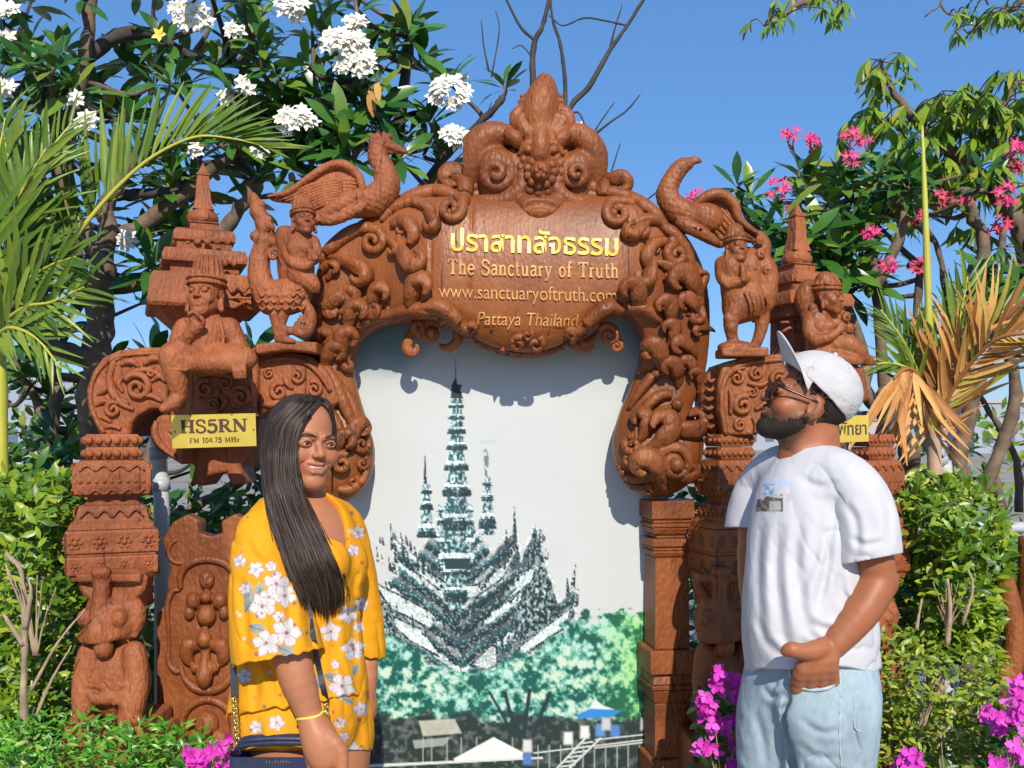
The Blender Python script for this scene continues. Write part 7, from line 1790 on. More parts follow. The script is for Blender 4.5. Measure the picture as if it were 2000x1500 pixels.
def inpoly(x, y, poly): return poly_sd(np.array([float(x)]), np.array([float(y)]), poly)[0] < 0

# ---- the big white frangipani on the left
def frangipani():
    root = empty('frangipani_tree', P(230, CY, 3.9) * (1, 1, 0), 'big frangipani tree with white flower clusters behind the left half of the arch', 'tree')
    rr = random.Random(31); nodes_ = []
    limbs = [([(330, 1750, 3.95), (250, 1150, 3.95), (190, 880, 3.9), (190, 720, 3.85), (196, 610, 3.85), (200, 520, 3.8), (176, 470, 3.8), (140, 425, 3.75)], (40, 17)),
             ([(190, 705, 3.85), (140, 690, 3.75), (95, 670, 3.65), (55, 632, 3.6)], (22, 13)), ([(190, 600, 3.85), (150, 525, 3.95), (132, 440, 4.0), (122, 330, 4.0), (100, 240, 4.0), (66, 150, 4.0), (20, 60, 4.0)], (24, 9)),
             ([(122, 330, 4.0), (140, 230, 4.0), (166, 120, 4.0), (178, 0, 4.0), (190, -80, 4.0)], (19, 10)), ([(198, 530, 3.8), (212, 440, 3.8), (206, 405, 3.8), (250, 330, 3.8), (262, 300, 3.8)], (20, 12)),
             ([(200, 470, 3.85), (260, 450, 3.9), (330, 400, 3.95), (430, 318, 4.0), (520, 245, 4.0), (600, 190, 4.0)], (19, 8)), ([(200, 560, 3.9), (300, 545, 4.0), (420, 470, 4.0), (470, 400, 4.0), (505, 345, 4.0)], (18, 12)),
             ([(166, 120, 4.0), (225, 72, 4.05), (300, 66, 4.1), (380, 112, 4.1), (470, 130, 4.1)], (14, 7)), ([(590, 262, 4.0), (640, 222, 3.9), (694, 168, 3.8), (690, 120, 3.8)], (9, 7)), ([(520, 245, 4.0), (560, 285, 4.05), (660, 270, 4.1), (740, 300, 4.2)], (12, 8)),
             ([(700, 470, 4.3), (770, 330, 4.25), (782, 230, 4.2), (796, 120, 4.2), (800, 40, 4.2)], (14, 9)), ([(690, 160, 3.85), (730, 215, 3.95), (775, 300, 4.2)], (7, 9)), ([(800, 400, 4.2), (870, 305, 4.1), (920, 258, 4.0), (965, 212, 3.95), (985, 190, 3.95)], (10, 6)),
             ([(250, 1000, 4.1), (320, 820, 4.2), (360, 720, 4.2), (480, 560, 4.2)], (15, 9)), ([(60, 1100, 4.2), (90, 900, 4.3), (110, 760, 4.3), (60, 620, 4.3)], (16, 8)), ([(140, 1050, 4.3), (120, 900, 4.4), (80, 800, 4.4), (20, 700, 4.4)], (13, 8)),
             ([(440, 1100, 4.1), (420, 1000, 4.1), (470, 940, 4.1), (560, 860, 4.2)], (13, 7)), ([(300, 1050, 4.0), (390, 985, 3.95), (440, 955, 4.0), (520, 900, 4.0)], (11, 6)), ([(210, 380, 3.9), (270, 380, 3.9), (330, 372, 3.9)], (13, 9)), ([(560, 285, 4.05), (600, 330, 4.0), (690, 315, 4.0)], (8, 5))]
    for pts, r in limbs:
        m = M_BARK if r[0] > 14 or pts[0][1] > 500 else M_BARKD
        W3 = limb(root, pts, r, m); nodes_ += list(W3)
    nodes_ = np.array(nodes_)
    poly = [(-50, -70), (640, -70), (740, 10), (840, 60), (850, 200), (870, 250), (840, 370), (700, 300), (600, 360), (520, 345), (470, 430), (440, 560), (340, 470), (330, 640), (250, 660), (60, 690), (-50, 560)]
    tips = [(985, 168, 3.95), (860, 330, 4.2), (835, 290, 4.2), (880, 165, 3.9), (690, 95, 3.85), (600, 205, 3.95), (560, 240, 4.0), (640, 280, 4.0), (690, 320, 4.1), (560, 300, 4.0), (330, 372, 3.95), (250, 300, 3.85), (800, 60, 4.2), (770, 110, 4.2), (820, 120, 4.2), (505, 345, 4.05), (840, 240, 4.1), (745, 300, 4.2), (700, 20, 4.0), (610, 60, 4.0), (650, 300, 4.05), (755, 260, 4.2)]
    while len(tips) < 172:
        x, y = rr.uniform(-50, 880), rr.uniform(-70, 700)
        if not inpoly(x, y, poly): continue
        if fbm(np.array([x / 95.]), np.array([y / 95.]), np.array([2.0]), 2)[0] < .43: continue
        if x < 120 and 200 < y < 560 and rr.random() < .5: continue
        tips.append((x, y, rr.uniform(3.7, 4.5)))
    while len(tips) < 232:
        x, y = rr.uniform(-30, 660), rr.uniform(660, 1010); tips.append((x, y, rr.uniform(4.2, 5.0)))
    lv = []
    for i, t in enumerate(tips):
        p = P(*t); d = nodes_ - p; dist = np.linalg.norm(d, axis=1) + np.maximum(0, d[:, 2]) * 1.5; b = nodes_[np.argmin(dist)]
        ax = p - b; L = np.linalg.norm(ax)
        if L > .03:
            mid = (b + p) / 2 + np.array([rr.uniform(-.05, .05), rr.uniform(-.05, .05), -.12 * L]); W3 = crm(np.array([b, mid, p]), 9)
            V, Q, T = sweep(W3, np.linspace(min(.016, .008 + .02 * L), .0065, 9), 6); mk('branch', V, [Q, T], M_BARK if rr.random() < .5 else M_BARKD, root)
        a = norm(norm(ax) * .6 + np.array([rr.uniform(-.4, .4), -.35, .55])); n = rr.randint(7, 11)
        lv += whorl(p, a, n, rr.uniform(.13, .20), (25, 95), rr)
    leaves_out(root, 'leaf', FR_T, lv, M_LEAF, 300)
    for x, y, r, n in ((378, 28, 34, 26), (350, 10, 20, 10), (572, 12, 30, 22), (672, 85, 40, 36), (694, 122, 34, 26), (878, 178, 36, 36), (576, 232, 30, 22), (890, 264, 24, 16), (12, 20, 20, 12), (6, 70, 12, 6), (8, 168, 18, 10), (148, 190, 12, 6), (166, 235, 18, 10), (242, 468, 16, 8), (478, 165, 16, 8), (455, 60, 16, 7), (375, 290, 12, 5), (440, 190, 12, 5), (600, 240, 16, 6), (505, 290, 12, 4), (1128, 250, 7, 2), (90, 480, 12, 4), (690, 45, 18, 8)):
        flower_ball(root, x, y, 3.72 if x < 800 else 3.8, r, n, ME_WF, 30, rr=rr)
    flower_ball(root, 312, 66, 3.7, 5, 1, ME_YF, 34, rr=rr)
    # an orange dying leaf below the big cluster
    V, Q = FR_T[0]; me = new_mesh('dead_leaf', V, Q, M_DRY)
    for x, y, s_ in ((722, 165, .13), (735, 150, .10)): inst('dead_leaf', me, root, Matrix(basis(P(x, y, 3.75), (.1, -.1, -1), (0, -1, 0), s_).tolist()))
frangipani()

# ---- bare twigs in the sky behind the crest
def bare():
    root = empty('bare_tree', P(1080, CY, 4.6) * (1, 1, 0), 'leafless thin grey twigs rising behind the crest of the arch', 'tree')
    limb(root, [(1090, 1700, 4.7), (1090, 900, 4.7), (1085, 420, 4.7), (1082, 300, 4.7)], (16, 8), M_BARKD)
    for pts, r in (([(1082, 300), (1050, 220), (1040, 130), (1045, 80), (1060, 50), (1072, 0), (1075, -40)], (8, 3)), ([(1045, 80), (1015, 50), (990, 0), (980, -30)], (3.5, 1.6)), ([(1085, 330), (1100, 240), (1104, 170), (1095, 90), (1080, 40), (1074, -10)], (6, 2)), ([(1090, 330), (1112, 215), (1150, 170), (1190, 100), (1225, 50), (1262, -10)], (7, 3)),
                   ([(1190, 100), (1200, 60), (1215, 10)], (2.6, 1.2)), ([(1225, 50), (1180, 40), (1140, 35), (1100, 50), (1072, 30)], (2.4, 1.2)), ([(1110, 330), (1150, 275), (1190, 240), (1225, 215), (1250, 185)], (3.4, 1.3)), ([(1150, 275), (1175, 235), (1200, 200)], (2, 1)), ([(1110, 225), (1130, 220), (1142, 250), (1140, 290)], (2.5, 1.4)), ([(1045, 120), (1020, 90), (1000, 95)], (1.6, .9)),
                   ([(1250, 400), (1290, 370), (1330, 340)], (2, 1)), ([(1190, 350), (1205, 300), (1212, 280)], (1.6, .9)), ([(1000, 330), (940, 250), (930, 240)], (2, 1)), ([(860, 340), (930, 270), (960, 200)], (2, 1)), ([(955, 140), (945, 90), (940, 40)], (2, 1)), ([(830, 110), (820, 60), (800, 20)], (3, 1.3)), ([(960, 150), (975, 60), (968, 20)], (1.6, .9))):
        limb(root, [(x, y, 4.7) for x, y in pts], r, M_BARKD, wob=.002, n=6)
bare()

# ---- palm on the left
def frond(root, rachis, leaflets, mat, r=(7, 2), L=(.34, .12), side=(1,), up=(0, 0, 1), ang=(75, 30), w=.05, bend=.1, sway=0.0, mat_r=None, name='frond', rr=R, droop=0.0, fwd=-.12):
    """rachis with leaflets; px points with depth"""
    W3 = crm(np.array([P(*p) for p in rachis]), 40); k = W3[:, 1].mean() / FPX
    V, Q, T = sweep(W3, np.linspace(r[0], r[1], 40) * k, 7); fo = mk(name, V, [Q, T], mat_r or M_STALK, root)
    tan = norm(np.gradient(W3, axis=0)); tp = [blade_tpl(w, bend), blade_tpl(w * .85, bend * 2.2), blade_tpl(w * 1.1, -bend * .5)]; mes = [new_mesh('leaflet', a, b, mat) for a, b in tp]
    for sd in side:
        for i in range(leaflets):
            t = (i + .5) / leaflets; j = int(t * 39); tg = tan[j]; nv = norm(np.cross(tg, [0, -1, 0])) * sd
            a = math.radians(ang[0] + (ang[1] - ang[0]) * t + rr.uniform(-5, 5)); d = tg * math.cos(a) + nv * math.sin(a) + np.array([0, fwd + rr.uniform(-.12, .12), -droop])
            l = (L[0] + (L[1] - L[0]) * t) * rr.uniform(.85, 1.1) * (1 - .35 * max(0, .15 - t) / .15)
            inst('leaflet', mes[rr.randrange(3)], fo, Matrix(basis(W3[j], d, (0, -1, .2), l, rr.uniform(-.5, .5)).tolist()))
    return fo
def palm_left():
    root = empty('palm', P(0, CY, 3.52) * (1, 1, 0), 'green palm with long feathery frond reaching in at far left', 'palm'); rr = random.Random(8)
    limb(root, [(0, 1900, 3.52), (2, 1200, 3.52), (4, 950, 3.52), (-2, 640, 3.52)], (15, 13), M_STALK, 'trunk', wob=.001)
    frond(root, [(60, 590, 3.37), (110, 520, 3.37), (165, 440, 3.37), (230, 365, 3.37), (300, 305, 3.37), (380, 268, 3.37), (450, 270, 3.37), (520, 286, 3.37)], 60, M_PALM, (6, 1.5), (.42, .17), (-1,), ang=(62, 12), w=.082, bend=.04, rr=rr, fwd=-.05)
    frond(root, [(60, 590, 3.39), (110, 520, 3.39), (165, 440, 3.39), (230, 365, 3.39), (300, 305, 3.39), (380, 268, 3.39), (450, 270, 3.39), (520, 286, 3.39)], 20, M_PALM, (5, 1.2), (.06, .12), (1,), ang=(30, 8), w=.14, bend=.06, rr=rr, fwd=.3)
    for pts, n, L in (([(-10, 620, 3.32), (10, 500, 3.27), (40, 380, 3.22), (90, 290, 3.22)], 22, (.36, .17)), ([(-10, 640, 3.32), (40, 560, 3.22), (95, 520, 3.12), (150, 500, 3.07)], 16, (.31, .15)), ([(-20, 640, 3.32), (-15, 480, 3.22), (-5, 330, 3.22), (10, 230, 3.22)], 20, (.34, .17)),
                      ([(-10, 640, 3.32), (50, 600, 3.17), (100, 590, 3.12), (165, 560, 3.07)], 14, (.29, .17)), ([(-10, 660, 3.32), (20, 640, 3.17), (70, 660, 3.12), (120, 720, 3.07)], 12, (.24, .12)), ([(-20, 600, 3.37), (30, 430, 3.32), (70, 330, 3.32), (140, 240, 3.37)], 22, (.36, .12))):
        frond(root, pts, n, M_PALM, (5, 1.5), L, (1, -1), ang=(48, 22), w=.10, bend=.15, rr=rr)
palm_left()

# ---- coconut sapling on the right
def palm_right():
    root = empty('palm_sapling', P(1822, CY, 3.35) * (1, 1, 0), 'young palm with tall yellow spear and drooping dry orange fronds', 'palm'); rr = random.Random(12); Y = 3.3
    limb(root, [(1828, 1900, Y), (1826, 1000, Y), (1822, 840, Y), (1818, 800, Y)], (18, 13), plain('pinkish_palm_stem', (.46, .30, .21), rough=.7, var=.15, bump=.4), 'trunk', wob=.001)
    limb(root, [(1822, 850, Y), (1818, 780, Y - .02), (1812, 560, Y - .03), (1806, 380, Y - .03), (1801, 246, Y - .03)], (13, 2.5), M_STALK, 'spear', wob=.0)
    frond(root, [(1822, 860, Y), (1845, 760, Y - .05), (1885, 690, Y - .1), (1940, 640, Y - .15), (2010, 625, Y - .2), (2060, 640, Y - .2)], 30, M_DRY, (8, 3), (.30, .22), (-1,), ang=(50, 20), w=.085, bend=.15, mat_r=M_DRY, rr=rr)
    frond(root, [(1822, 860, Y), (1850, 780, Y - .05), (1895, 710, Y - .12), (1950, 660, Y - .2), (2020, 650, Y - .25)], 22, M_DRY, (7, 3), (.26, .24), (-1, 1), ang=(30, 40), w=.09, bend=.2, mat_r=M_DRY, rr=rr, droop=.15)
    frond(root, [(1815, 850, Y), (1802, 760, Y - .05), (1785, 725, Y - .1), (1765, 722, Y - .15), (1745, 740, Y - .18)], 16, M_DRY, (6, 3), (.22, .30), (-1, 1), ang=(60, 50), w=.085, bend=.05, mat_r=M_DRY, rr=rr, droop=1.5)
    for pts, n, L in (([(1812, 800, Y), (1790, 720, Y - .05), (1760, 660, Y - .08), (1720, 605, Y - .1)], 14, (.24, .10)), ([(1812, 790, Y), (1785, 730, Y - .08), (1745, 710, Y - .12), (1700, 712, Y - .15)], 10, (.18, .10)), ([(1830, 800, Y), (1850, 700, Y), (1875, 620, Y), (1890, 540, Y)], 12, (.26, .14)), ([(1820, 800, Y), (1800, 700, Y + .05), (1790, 650, Y + .05)], 10, (.2, .14)), ([(1880, 690, Y - .05), (1930, 630, Y - .1), (1990, 590, Y - .1)], 8, (.22, .2))):
        frond(root, pts, n, M_PALM, (4, 1.5), L, (1, -1), ang=(38, 18), w=.09, bend=.12, rr=rr)
palm_right()

# ---- pink frangipani on the right
def pink():
    root = empty('pink_frangipani_tree', P(1700, CY, 3.9) * (1, 1, 0), 'frangipani tree with bright pink flowers and thin grey stems behind the right wing', 'tree'); rr = random.Random(77); nodes_ = []
    limbs = [([(1690, 1700, 3.9), (1700, 1000, 3.9), (1730, 820, 3.9), (1722, 700, 3.9), (1712, 560, 3.9), (1695, 460, 3.9)], (20, 8)), ([(1730, 820, 3.9), (1690, 760, 3.9), (1690, 700, 3.95), (1640, 560, 3.95), (1600, 480, 3.9), (1560, 420, 3.9)], (14, 7)), ([(1712, 560, 3.9), (1760, 450, 3.9), (1756, 380, 3.9), (1755, 310, 3.9)], (11, 7)),
             ([(1900, 1700, 4.1), (1890, 1020, 4.1), (1870, 900, 4.1), (1900, 780, 4.1), (1880, 640, 4.1), (1920, 500, 4.1), (1900, 420, 4.1), (1880, 370, 4.1)], (22, 9)), ([(1920, 960, 4.1), (1960, 860, 4.1), (1985, 760, 4.1), (1960, 640, 4.1), (1985, 520, 4.1)], (15, 8)), ([(1880, 940, 4.1), (1830, 880, 4.1), (1800, 800, 4.15), (1790, 650, 4.2), (1800, 520, 4.2)], (13, 7)),
             ([(1900, 780, 4.1), (1940, 680, 4.1), (1950, 560, 4.1), (1960, 440, 4.1)], (11, 6)), ([(1640, 900, 4.0), (1660, 800, 4.0), (1650, 700, 4.0), (1620, 600, 4.0), (1640, 480, 4.0), (1660, 370, 4.0)], (12, 7)), ([(1560, 600, 4.2), (1510, 500, 4.1), (1460, 420, 4.1), (1440, 370, 4.1)], (9, 6)), ([(1780, 1000, 4.0), (1775, 880, 4.0), (1740, 820, 3.95), (1722, 760, 3.9)], (22, 15)), ([(1960, 1000, 4.2), (1940, 900, 4.2), (1990, 830, 4.2)], (10, 6)), ([(1840, 700, 4.1), (1850, 600, 4.1), (1830, 470, 4.1)], (9, 5)), ([(1990, 1000, 4.3), (1985, 900, 4.3), (1930, 800, 4.3), (1870, 720, 4.3)], (9, 5))]
    for pts, r in limbs: nodes_ += list(limb(root, pts, r, M_BARK))
    nodes_ = np.array(nodes_)
    tips = [(1440, 365, 4.0), (1465, 385, 4.05), (1562, 385, 3.9), (1560, 335, 3.9), (1530, 430, 3.8), (1600, 450, 3.8), (1500, 450, 3.8), (1570, 470, 3.75), (1620, 400, 3.9), (1660, 320, 3.9), (1640, 350, 3.9), (1680, 430, 3.9), (1752, 298, 3.9), (1740, 330, 3.9), (1690, 380, 3.9), (1720, 420, 3.9), (1610, 500, 3.8), (1660, 480, 3.85), (1550, 500, 3.8), (1590, 540, 3.9), (1480, 480, 3.9)]
    while len(tips) < 110:
        x, y = rr.uniform(1580, 2030), rr.uniform(330, 800)
        if fbm(np.array([x / 80.]), np.array([y / 80.]), np.array([8.0]), 2)[0] < .47 + .14 * (y > 520): continue
        tips.append((x, y, rr.uniform(3.8, 4.5)))
    lv = []
    for t in tips:
        p = P(*t); d = nodes_ - p; dist = np.linalg.norm(d, axis=1) + np.maximum(0, d[:, 2]) * 1.5; b = nodes_[np.argmin(dist)]; ax = p - b; L = np.linalg.norm(ax)
        if L > .03:
            W3 = crm(np.array([b, (b + p) / 2 + np.array([rr.uniform(-.04, .04), 0, -.1 * L]), p]), 9); V, Q, T = sweep(W3, np.linspace(min(.014, .007 + .02 * L), .0055, 9), 6); mk('branch', V, [Q, T], M_BARK, root)
        big = t[0] < 1760 and t[1] < 560
        lv += whorl(p, norm(norm(ax) * .5 + np.array([rr.uniform(-.4, .4), -.4, .6])), rr.randint(6, 10) if big else rr.randint(4, 7), rr.uniform(.13, .20) * (1.0 if big else .75), (25, 100), rr)
    leaves_out(root, 'leaf', FR_T, lv, M_LEAF, 300)
    for x, y, r, n, s_ in ((1548, 262, 16, 5, True), (1584, 270, 15, 6, True), (1664, 266, 14, 5, True), (1690, 272, 13, 4, True), (1668, 308, 16, 6, False), (1520, 368, 20, 9, False), (1362, 384, 16, 8, False), (1740, 514, 16, 8, False), (1985, 290, 20, 10, False), (1965, 378, 26, 12, False), (1700, 450, 16, 6, False)): flower_ball(root, x, y, 3.75, r, n, ME_PF, 25, s_, rr)
    for x, y, r, n in ((1842, 386, 26, 12), (1960, 436, 22, 9), (1800, 425, 20, 8), (1990, 330, 22, 10), (1540, 405, 12, 4), (1800, 520, 22, 9), (1600, 478, 10, 4), (1580, 425, 10, 4), (1940, 450, 14, 6), (1890, 395, 12, 5)): flower_ball(root, x, y, 3.85, r * .9, max(3, int(n * .7)), ME_RF, 23, False, rr)
pink()

# ---- mango-like tree with hanging bright leaves, top right
HL = [leaf_tpl(.22, .25), leaf_tpl(.20, .5), leaf_tpl(.25, .1)]
def hanging(label, clusters, limbs, Y, name='mango_tree', base=None, L=(.095, .15)):
    root = empty(name, P(*(base or (1950, CY, Y))) * (1, 1, 0), label, 'tree'); rr = random.Random(len(clusters)); lv = []; nodes_ = []
    for pts, r in limbs: nodes_ += list(limb(root, [(x, y, Y) for x, y in pts], r, M_BARK, wob=.003))
    nodes_ = np.array(nodes_)
    for x, y, n in clusters:
        for q in range(int(n * 1.6 + .5)):
            p = P(x + rr.gauss(0, 24), y + rr.gauss(0, 15), Y + rr.uniform(-.25, .25)); b = nodes_[np.argmin(np.linalg.norm(nodes_ - p, axis=1))]
            V, Q, T = sweep(crm(np.array([b, (b + p) / 2 + (0, 0, .02), p]), 6), .0032, 5); mk('twig', V, [Q, T], M_BARK, root)
            for i in range(rr.randint(7, 11)):
                a = rr.random() * 6.28; d = np.array([math.cos(a) * .75, math.sin(a) * .75 - .1, -.45 - rr.random() * .6]); lv.append((rr.randrange(3), basis(p, d, (math.cos(a) * .6, -.8, .7), rr.uniform(*L), rr.uniform(-.3, .3))))
    leaves_out(root, 'leaf', HL, lv, M_LEAFB, 300); return root
hanging('tree with clusters of bright green hanging leaves in the upper right',
        [(1718, 118, 2), (1735, 150, 3), (1700, 222, 3), (1740, 215, 4), (1690, 235, 2), (1835, 205, 5), (1870, 190, 4), (1910, 190, 5), (1950, 215, 5), (1985, 225, 4), (1985, 150, 3), (2000, 180, 3), (1830, 255, 4), (1880, 240, 5), (1930, 260, 4), (1975, 280, 4), (1780, 300, 3), (1810, 320, 3), (1860, 330, 4), (1700, 400, 3), (1740, 390, 3), (1770, 410, 3), (1900, 350, 4), (1950, 340, 3), (1650, 350, 2), (1690, 350, 2), (1640, 430, 2), (1990, 370, 3), (1880, 450, 2), (1930, 480, 2)],
        [([(2050, 1700), (2040, 900), (2010, 500), (1960, 400), (1900, 330), (1830, 275), (1790, 235), (1755, 195), (1735, 160), (1720, 120)], (26, 3)), ([(1960, 400), (1960, 300), (1950, 240), (1985, 160)], (10, 4)), ([(1900, 330), (1900, 260), (1900, 200)], (9, 4)), ([(1830, 275), (1780, 242), (1740, 240), (1700, 235)], (6, 3)), ([(1960, 400), (1850, 360), (1760, 380), (1700, 400)], (9, 3))], 4.4)
hanging('leafy branches reaching in over the top right edge of the sky', [(1490, 48, 1), (1520, 36, 2), (1530, 10, 1), (1615, 12, 3), (1640, 14, 2), (1880, 60, 2), (1905, 30, 3), (1930, 15, 3), (1975, 10, 3), (1990, 30, 2)],
        [([(2060, 1700), (2080, 600), (2060, 100), (1990, -60), (1900, -90), (1760, -80), (1660, -30), (1600, 0), (1555, 10), (1530, 32), (1495, 50)], (20, 2)), ([(1990, -60), (1990, 10), (1940, 30), (1890, 65)], (7, 2)), ([(1840, -85), (1838, -20), (1836, 8), (1806, 32)], (4, 1.5)), ([(1836, 8), (1850, 26), (1868, 30)], (2.5, 1.2)), ([(1900, -90), (1920, -20), (1930, 10)], (6, 2))], 4.0, 'overhanging_tree', (2080, CY, 4.0), (.05, .09))

# ---- hedges and ground cover
HT = [leaf_tpl(.42, .2, .2, 4, petiole=.05), leaf_tpl(.36, .4, .2, 4, petiole=.05), leaf_tpl(.46, .05, .3, 4, petiole=.05)]
def bush(name, label, cat, poly, Y0, depth, n, L, mat, stems=(), tpl=HT, group=None, seed=1, upb=.5, gaps=.0, parts=0):
    c = np.mean(np.asarray(poly), 0); root = empty(name, P(c[0], CY, Y0 + depth / 2) * (1, 1, 0), label, cat, group); rr = np.random.default_rng(seed); k = Y0 / FPX
    lo, hi = np.min(poly, 0), np.max(poly, 0); X = rr.uniform(lo[0], hi[0], n * 4); Yp = rr.uniform(lo[1], hi[1], n * 4); sd = poly_sd(X, Yp, poly)
    ok = (sd < rr.normal(0, 7, n * 4)); g = fbm(X / 45, Yp / 45, np.full(n * 4, float(seed)), 3); ok &= (g > gaps) | (rr.random(n * 4) < .25)
    X, Yp, sd, g = [a[ok][:n] for a in (X, Yp, sd, g)]; m = len(X)
    dome = np.sqrt(np.clip(-sd / 90.0, 0, 1)) * depth * .5; Yd = Y0 + depth * .5 - dome + rr.random(m) ** 1.6 * depth * .7 + (g - .5) * .30 * min(1, depth * 2.5)
    out = []
    for i in range(m):
        p = P(X[i], Yp[i], Yd[i]); d = rr.normal(0, 1, 3) * (1, .8, .7) + (0, -.35, upb); nrm_ = np.array([rr.normal(0, .5), -.7, .8]) + rr.normal(0, .35, 3)
        out.append((rr.integers(3), basis(p, d, nrm_, L * rr.uniform(.6, 1.25) * Yd[i] / FPX, 0)))
    leaves_out(root, 'leaf', tpl, out, mat, parts)
    for pts, r in stems: limb(root, pts, r, M_TWIG, 'stem', wob=.003, n=6)
    return root
rs = random.Random(3)
def twigs(x0, y0, Y, n, h, spread, r=3):
    out = []
    for i in range(n):
        a = rs.uniform(-spread, spread); l = h * rs.uniform(.5, 1); out.append(([(x0 + rs.uniform(-6, 6), y0, Y), (x0 + a * .4, y0 - l * .5, Y - .02), (x0 + a, y0 - l, Y - .05)], (r, r * .4)))
    return out
bush('hedge_bush', 'tall yellow-green bush with pale bare stems at the left edge beside carved column', 'bush', [(-40, 950), (10, 930), (60, 945), (100, 920), (150, 960), (165, 1010), (140, 1060), (165, 1120), (195, 1170), (175, 1260), (160, 1330), (165, 1420), (100, 1470), (-40, 1480)], 2.75, .55, 4200, 30, M_HEDGE,
     [([(50, 1500, 2.7), (46, 1350, 2.68), (48, 1230, 2.66), (42, 1120, 2.66), (10, 1080, 2.66)], (9, 4)), ([(46, 1260, 2.66), (20, 1220, 2.64), (8, 1200, 2.64)], (6, 3)), ([(48, 1230, 2.66), (60, 1160, 2.64), (55, 1130, 2.64)], (6, 2)), ([(60, 1350, 2.68), (110, 1260, 2.66), (165, 1190, 2.66)], (4, 1.6)), ([(70, 1400, 2.68), (100, 1330, 2.66), (140, 1260, 2.66)], (4, 1.6)), ([(30, 1150, 2.66), (10, 1100, 2.66)], (4, 2))] + twigs(70, 1280, 2.68, 8, 180, 60, 2.5), seed=2, gaps=.36)
bush('ground_cover_bush', 'low bright green leafy ground cover in the bottom left corner', 'bush', [(-40, 1425), (60, 1400), (140, 1395), (200, 1385), (250, 1405), (330, 1412), (400, 1440), (430, 1480), (440, 1700), (-40, 1700)], 2.45, .5, 4200, 24, M_HEDGE2, seed=4, tpl=[leaf_tpl(.26, .3, .2, 4, petiole=.03)] * 3, gaps=.3)
bush('hedge_bush', 'tall rounded green hedge bush right of the man below the railing', 'bush', [(1740, 950), (1800, 930), (1850, 925), (1890, 945), (1930, 965), (1965, 1010), (1972, 1100), (1965, 1200), (1960, 1260), (1860, 1290), (1760, 1270), (1745, 1150), (1755, 1050)], 2.95, .6, 4200, 26, M_HEDGE,
     twigs(1850, 1235, 2.94, 9, 100, 50, 2.6) + [([(1850, 1260, 2.9), (1856, 1190, 2.9), (1850, 1130, 2.9)], (6, 3)), ([(1790, 1230, 2.9), (1800, 1170, 2.9)], (4, 2)), ([(1880, 1220, 2.9), (1900, 1150, 2.9), (1890, 1110, 2.9)], (4, 2))], seed=5, gaps=.36)
bush('hedge_bush', 'low yellow-green hedge with dense small leaves behind the jeans of the man', 'bush', [(1640, 1320), (1700, 1250), (1770, 1225), (1850, 1260), (1940, 1250), (1965, 1300), (1955, 1420), (1960, 1720), (1640, 1720)], 2.72, .5, 4600, 22, M_HEDGE3, twigs(1800, 1420, 2.74, 6, 90, 60, 1.6), seed=6, tpl=[leaf_tpl(.36, .3, .2, 4, petiole=.03)] * 3, gaps=.33)
bush('background_shrub', 'dark leafy shrub seen between the carved column and the woman', 'bush', [(280, 960), (480, 940), (560, 980), (560, 1500), (280, 1500)], 3.6, .5, 900, 40, M_LEAF, seed=9)
bush('background_shrub', 'dark leafy shrub low behind the carved bracket on the left', 'bush', [(-40, 860), (150, 840), (180, 1000), (170, 1500), (-40, 1500)], 3.7, .5, 900, 44, M_LEAF, seed=10)
bush('background_shrub', 'shaded dark shrub between the square pillar and the carved column', 'bush', [(1300, 940), (1500, 900), (1560, 960), (1560, 1560), (1300, 1560)], 3.55, .5, 1100, 40, M_LEAF, seed=13)
bush('background_shrub', 'loose leafy shrub far behind the dry palm fronds on the right', 'bush', [(1700, 860), (1790, 800), (1880, 840), (1960, 790), (2060, 820), (2060, 1300), (1700, 1300)], 4.9, .6, 800, 34, M_HEDGE, seed=17, gaps=.42)
bush('background_shrub', 'loose leafy shrub behind the palm trunk at the left edge', 'bush', [(-60, 700), (60, 680), (160, 740), (200, 860), (200, 1200), (-60, 1200)], 4.8, .6, 700, 38, M_LEAF, seed=18, gaps=.42)
bush('background_shrub', 'thin shrub behind the railing at the right edge', 'bush', [(1960, 1080), (2050, 1060), (2050, 1500), (1950, 1500)], 3.9, .5, 500, 40, M_LEAF, seed=11)

# ---- bougainvillea
ME_B = []
for c in ((.62, .05, .46), (.70, .10, .52), (.55, .03, .36)):
    mb = MB()
    for q in range(3):
        V, Q = leaf_tpl(.85, -.5, .35, 4, .8, .02); a = 2 * math.pi * q / 3; V = np.stack([V[:, 0] * math.cos(a) - V[:, 1] * math.sin(a), V[:, 0] * math.sin(a) + V[:, 1] * math.cos(a), V[:, 2]], 1); mb.add(V, Q); mb.C.append(np.tile(np.array(c), (len(V), 1)))
    ME_B.append(new_mesh('flower', np.concatenate(mb.V), np.concatenate(mb.Q), M_MAG, cols=np.concatenate(mb.C)))
def boug(label, clusters, Y, poly, seed, mes=ME_B, size=26):
    root = bush('bougainvillea', label, 'flowering plant', poly, Y, .25, 420, 30, M_LEAF, twigs(np.mean(np.asarray(poly)[:, 0]), np.max(np.asarray(poly)[:, 1]), Y, 6, 200, 40, 2.5), seed=seed); rr = random.Random(seed)
    for x, y, r, n in clusters:
        for i in range(n):
            a = rr.random() * 6.28; q = math.sqrt(rr.random()); px_, py_ = x + r * q * math.cos(a), y + r * q * math.sin(a)
            d = np.array([rr.uniform(-.8, .8), -1, rr.uniform(-.3, .9)]); yv = np.cross(d, [rr.uniform(-1, 1), 0, rr.uniform(-1, 1)])
            inst('flower', mes[rr.randrange(len(mes))], root, Matrix(basis(P(px_, py_, Y - .05 + rr.uniform(-.05, .05)), yv, d, size * Y / FPX * rr.uniform(.45, .7)).tolist()))
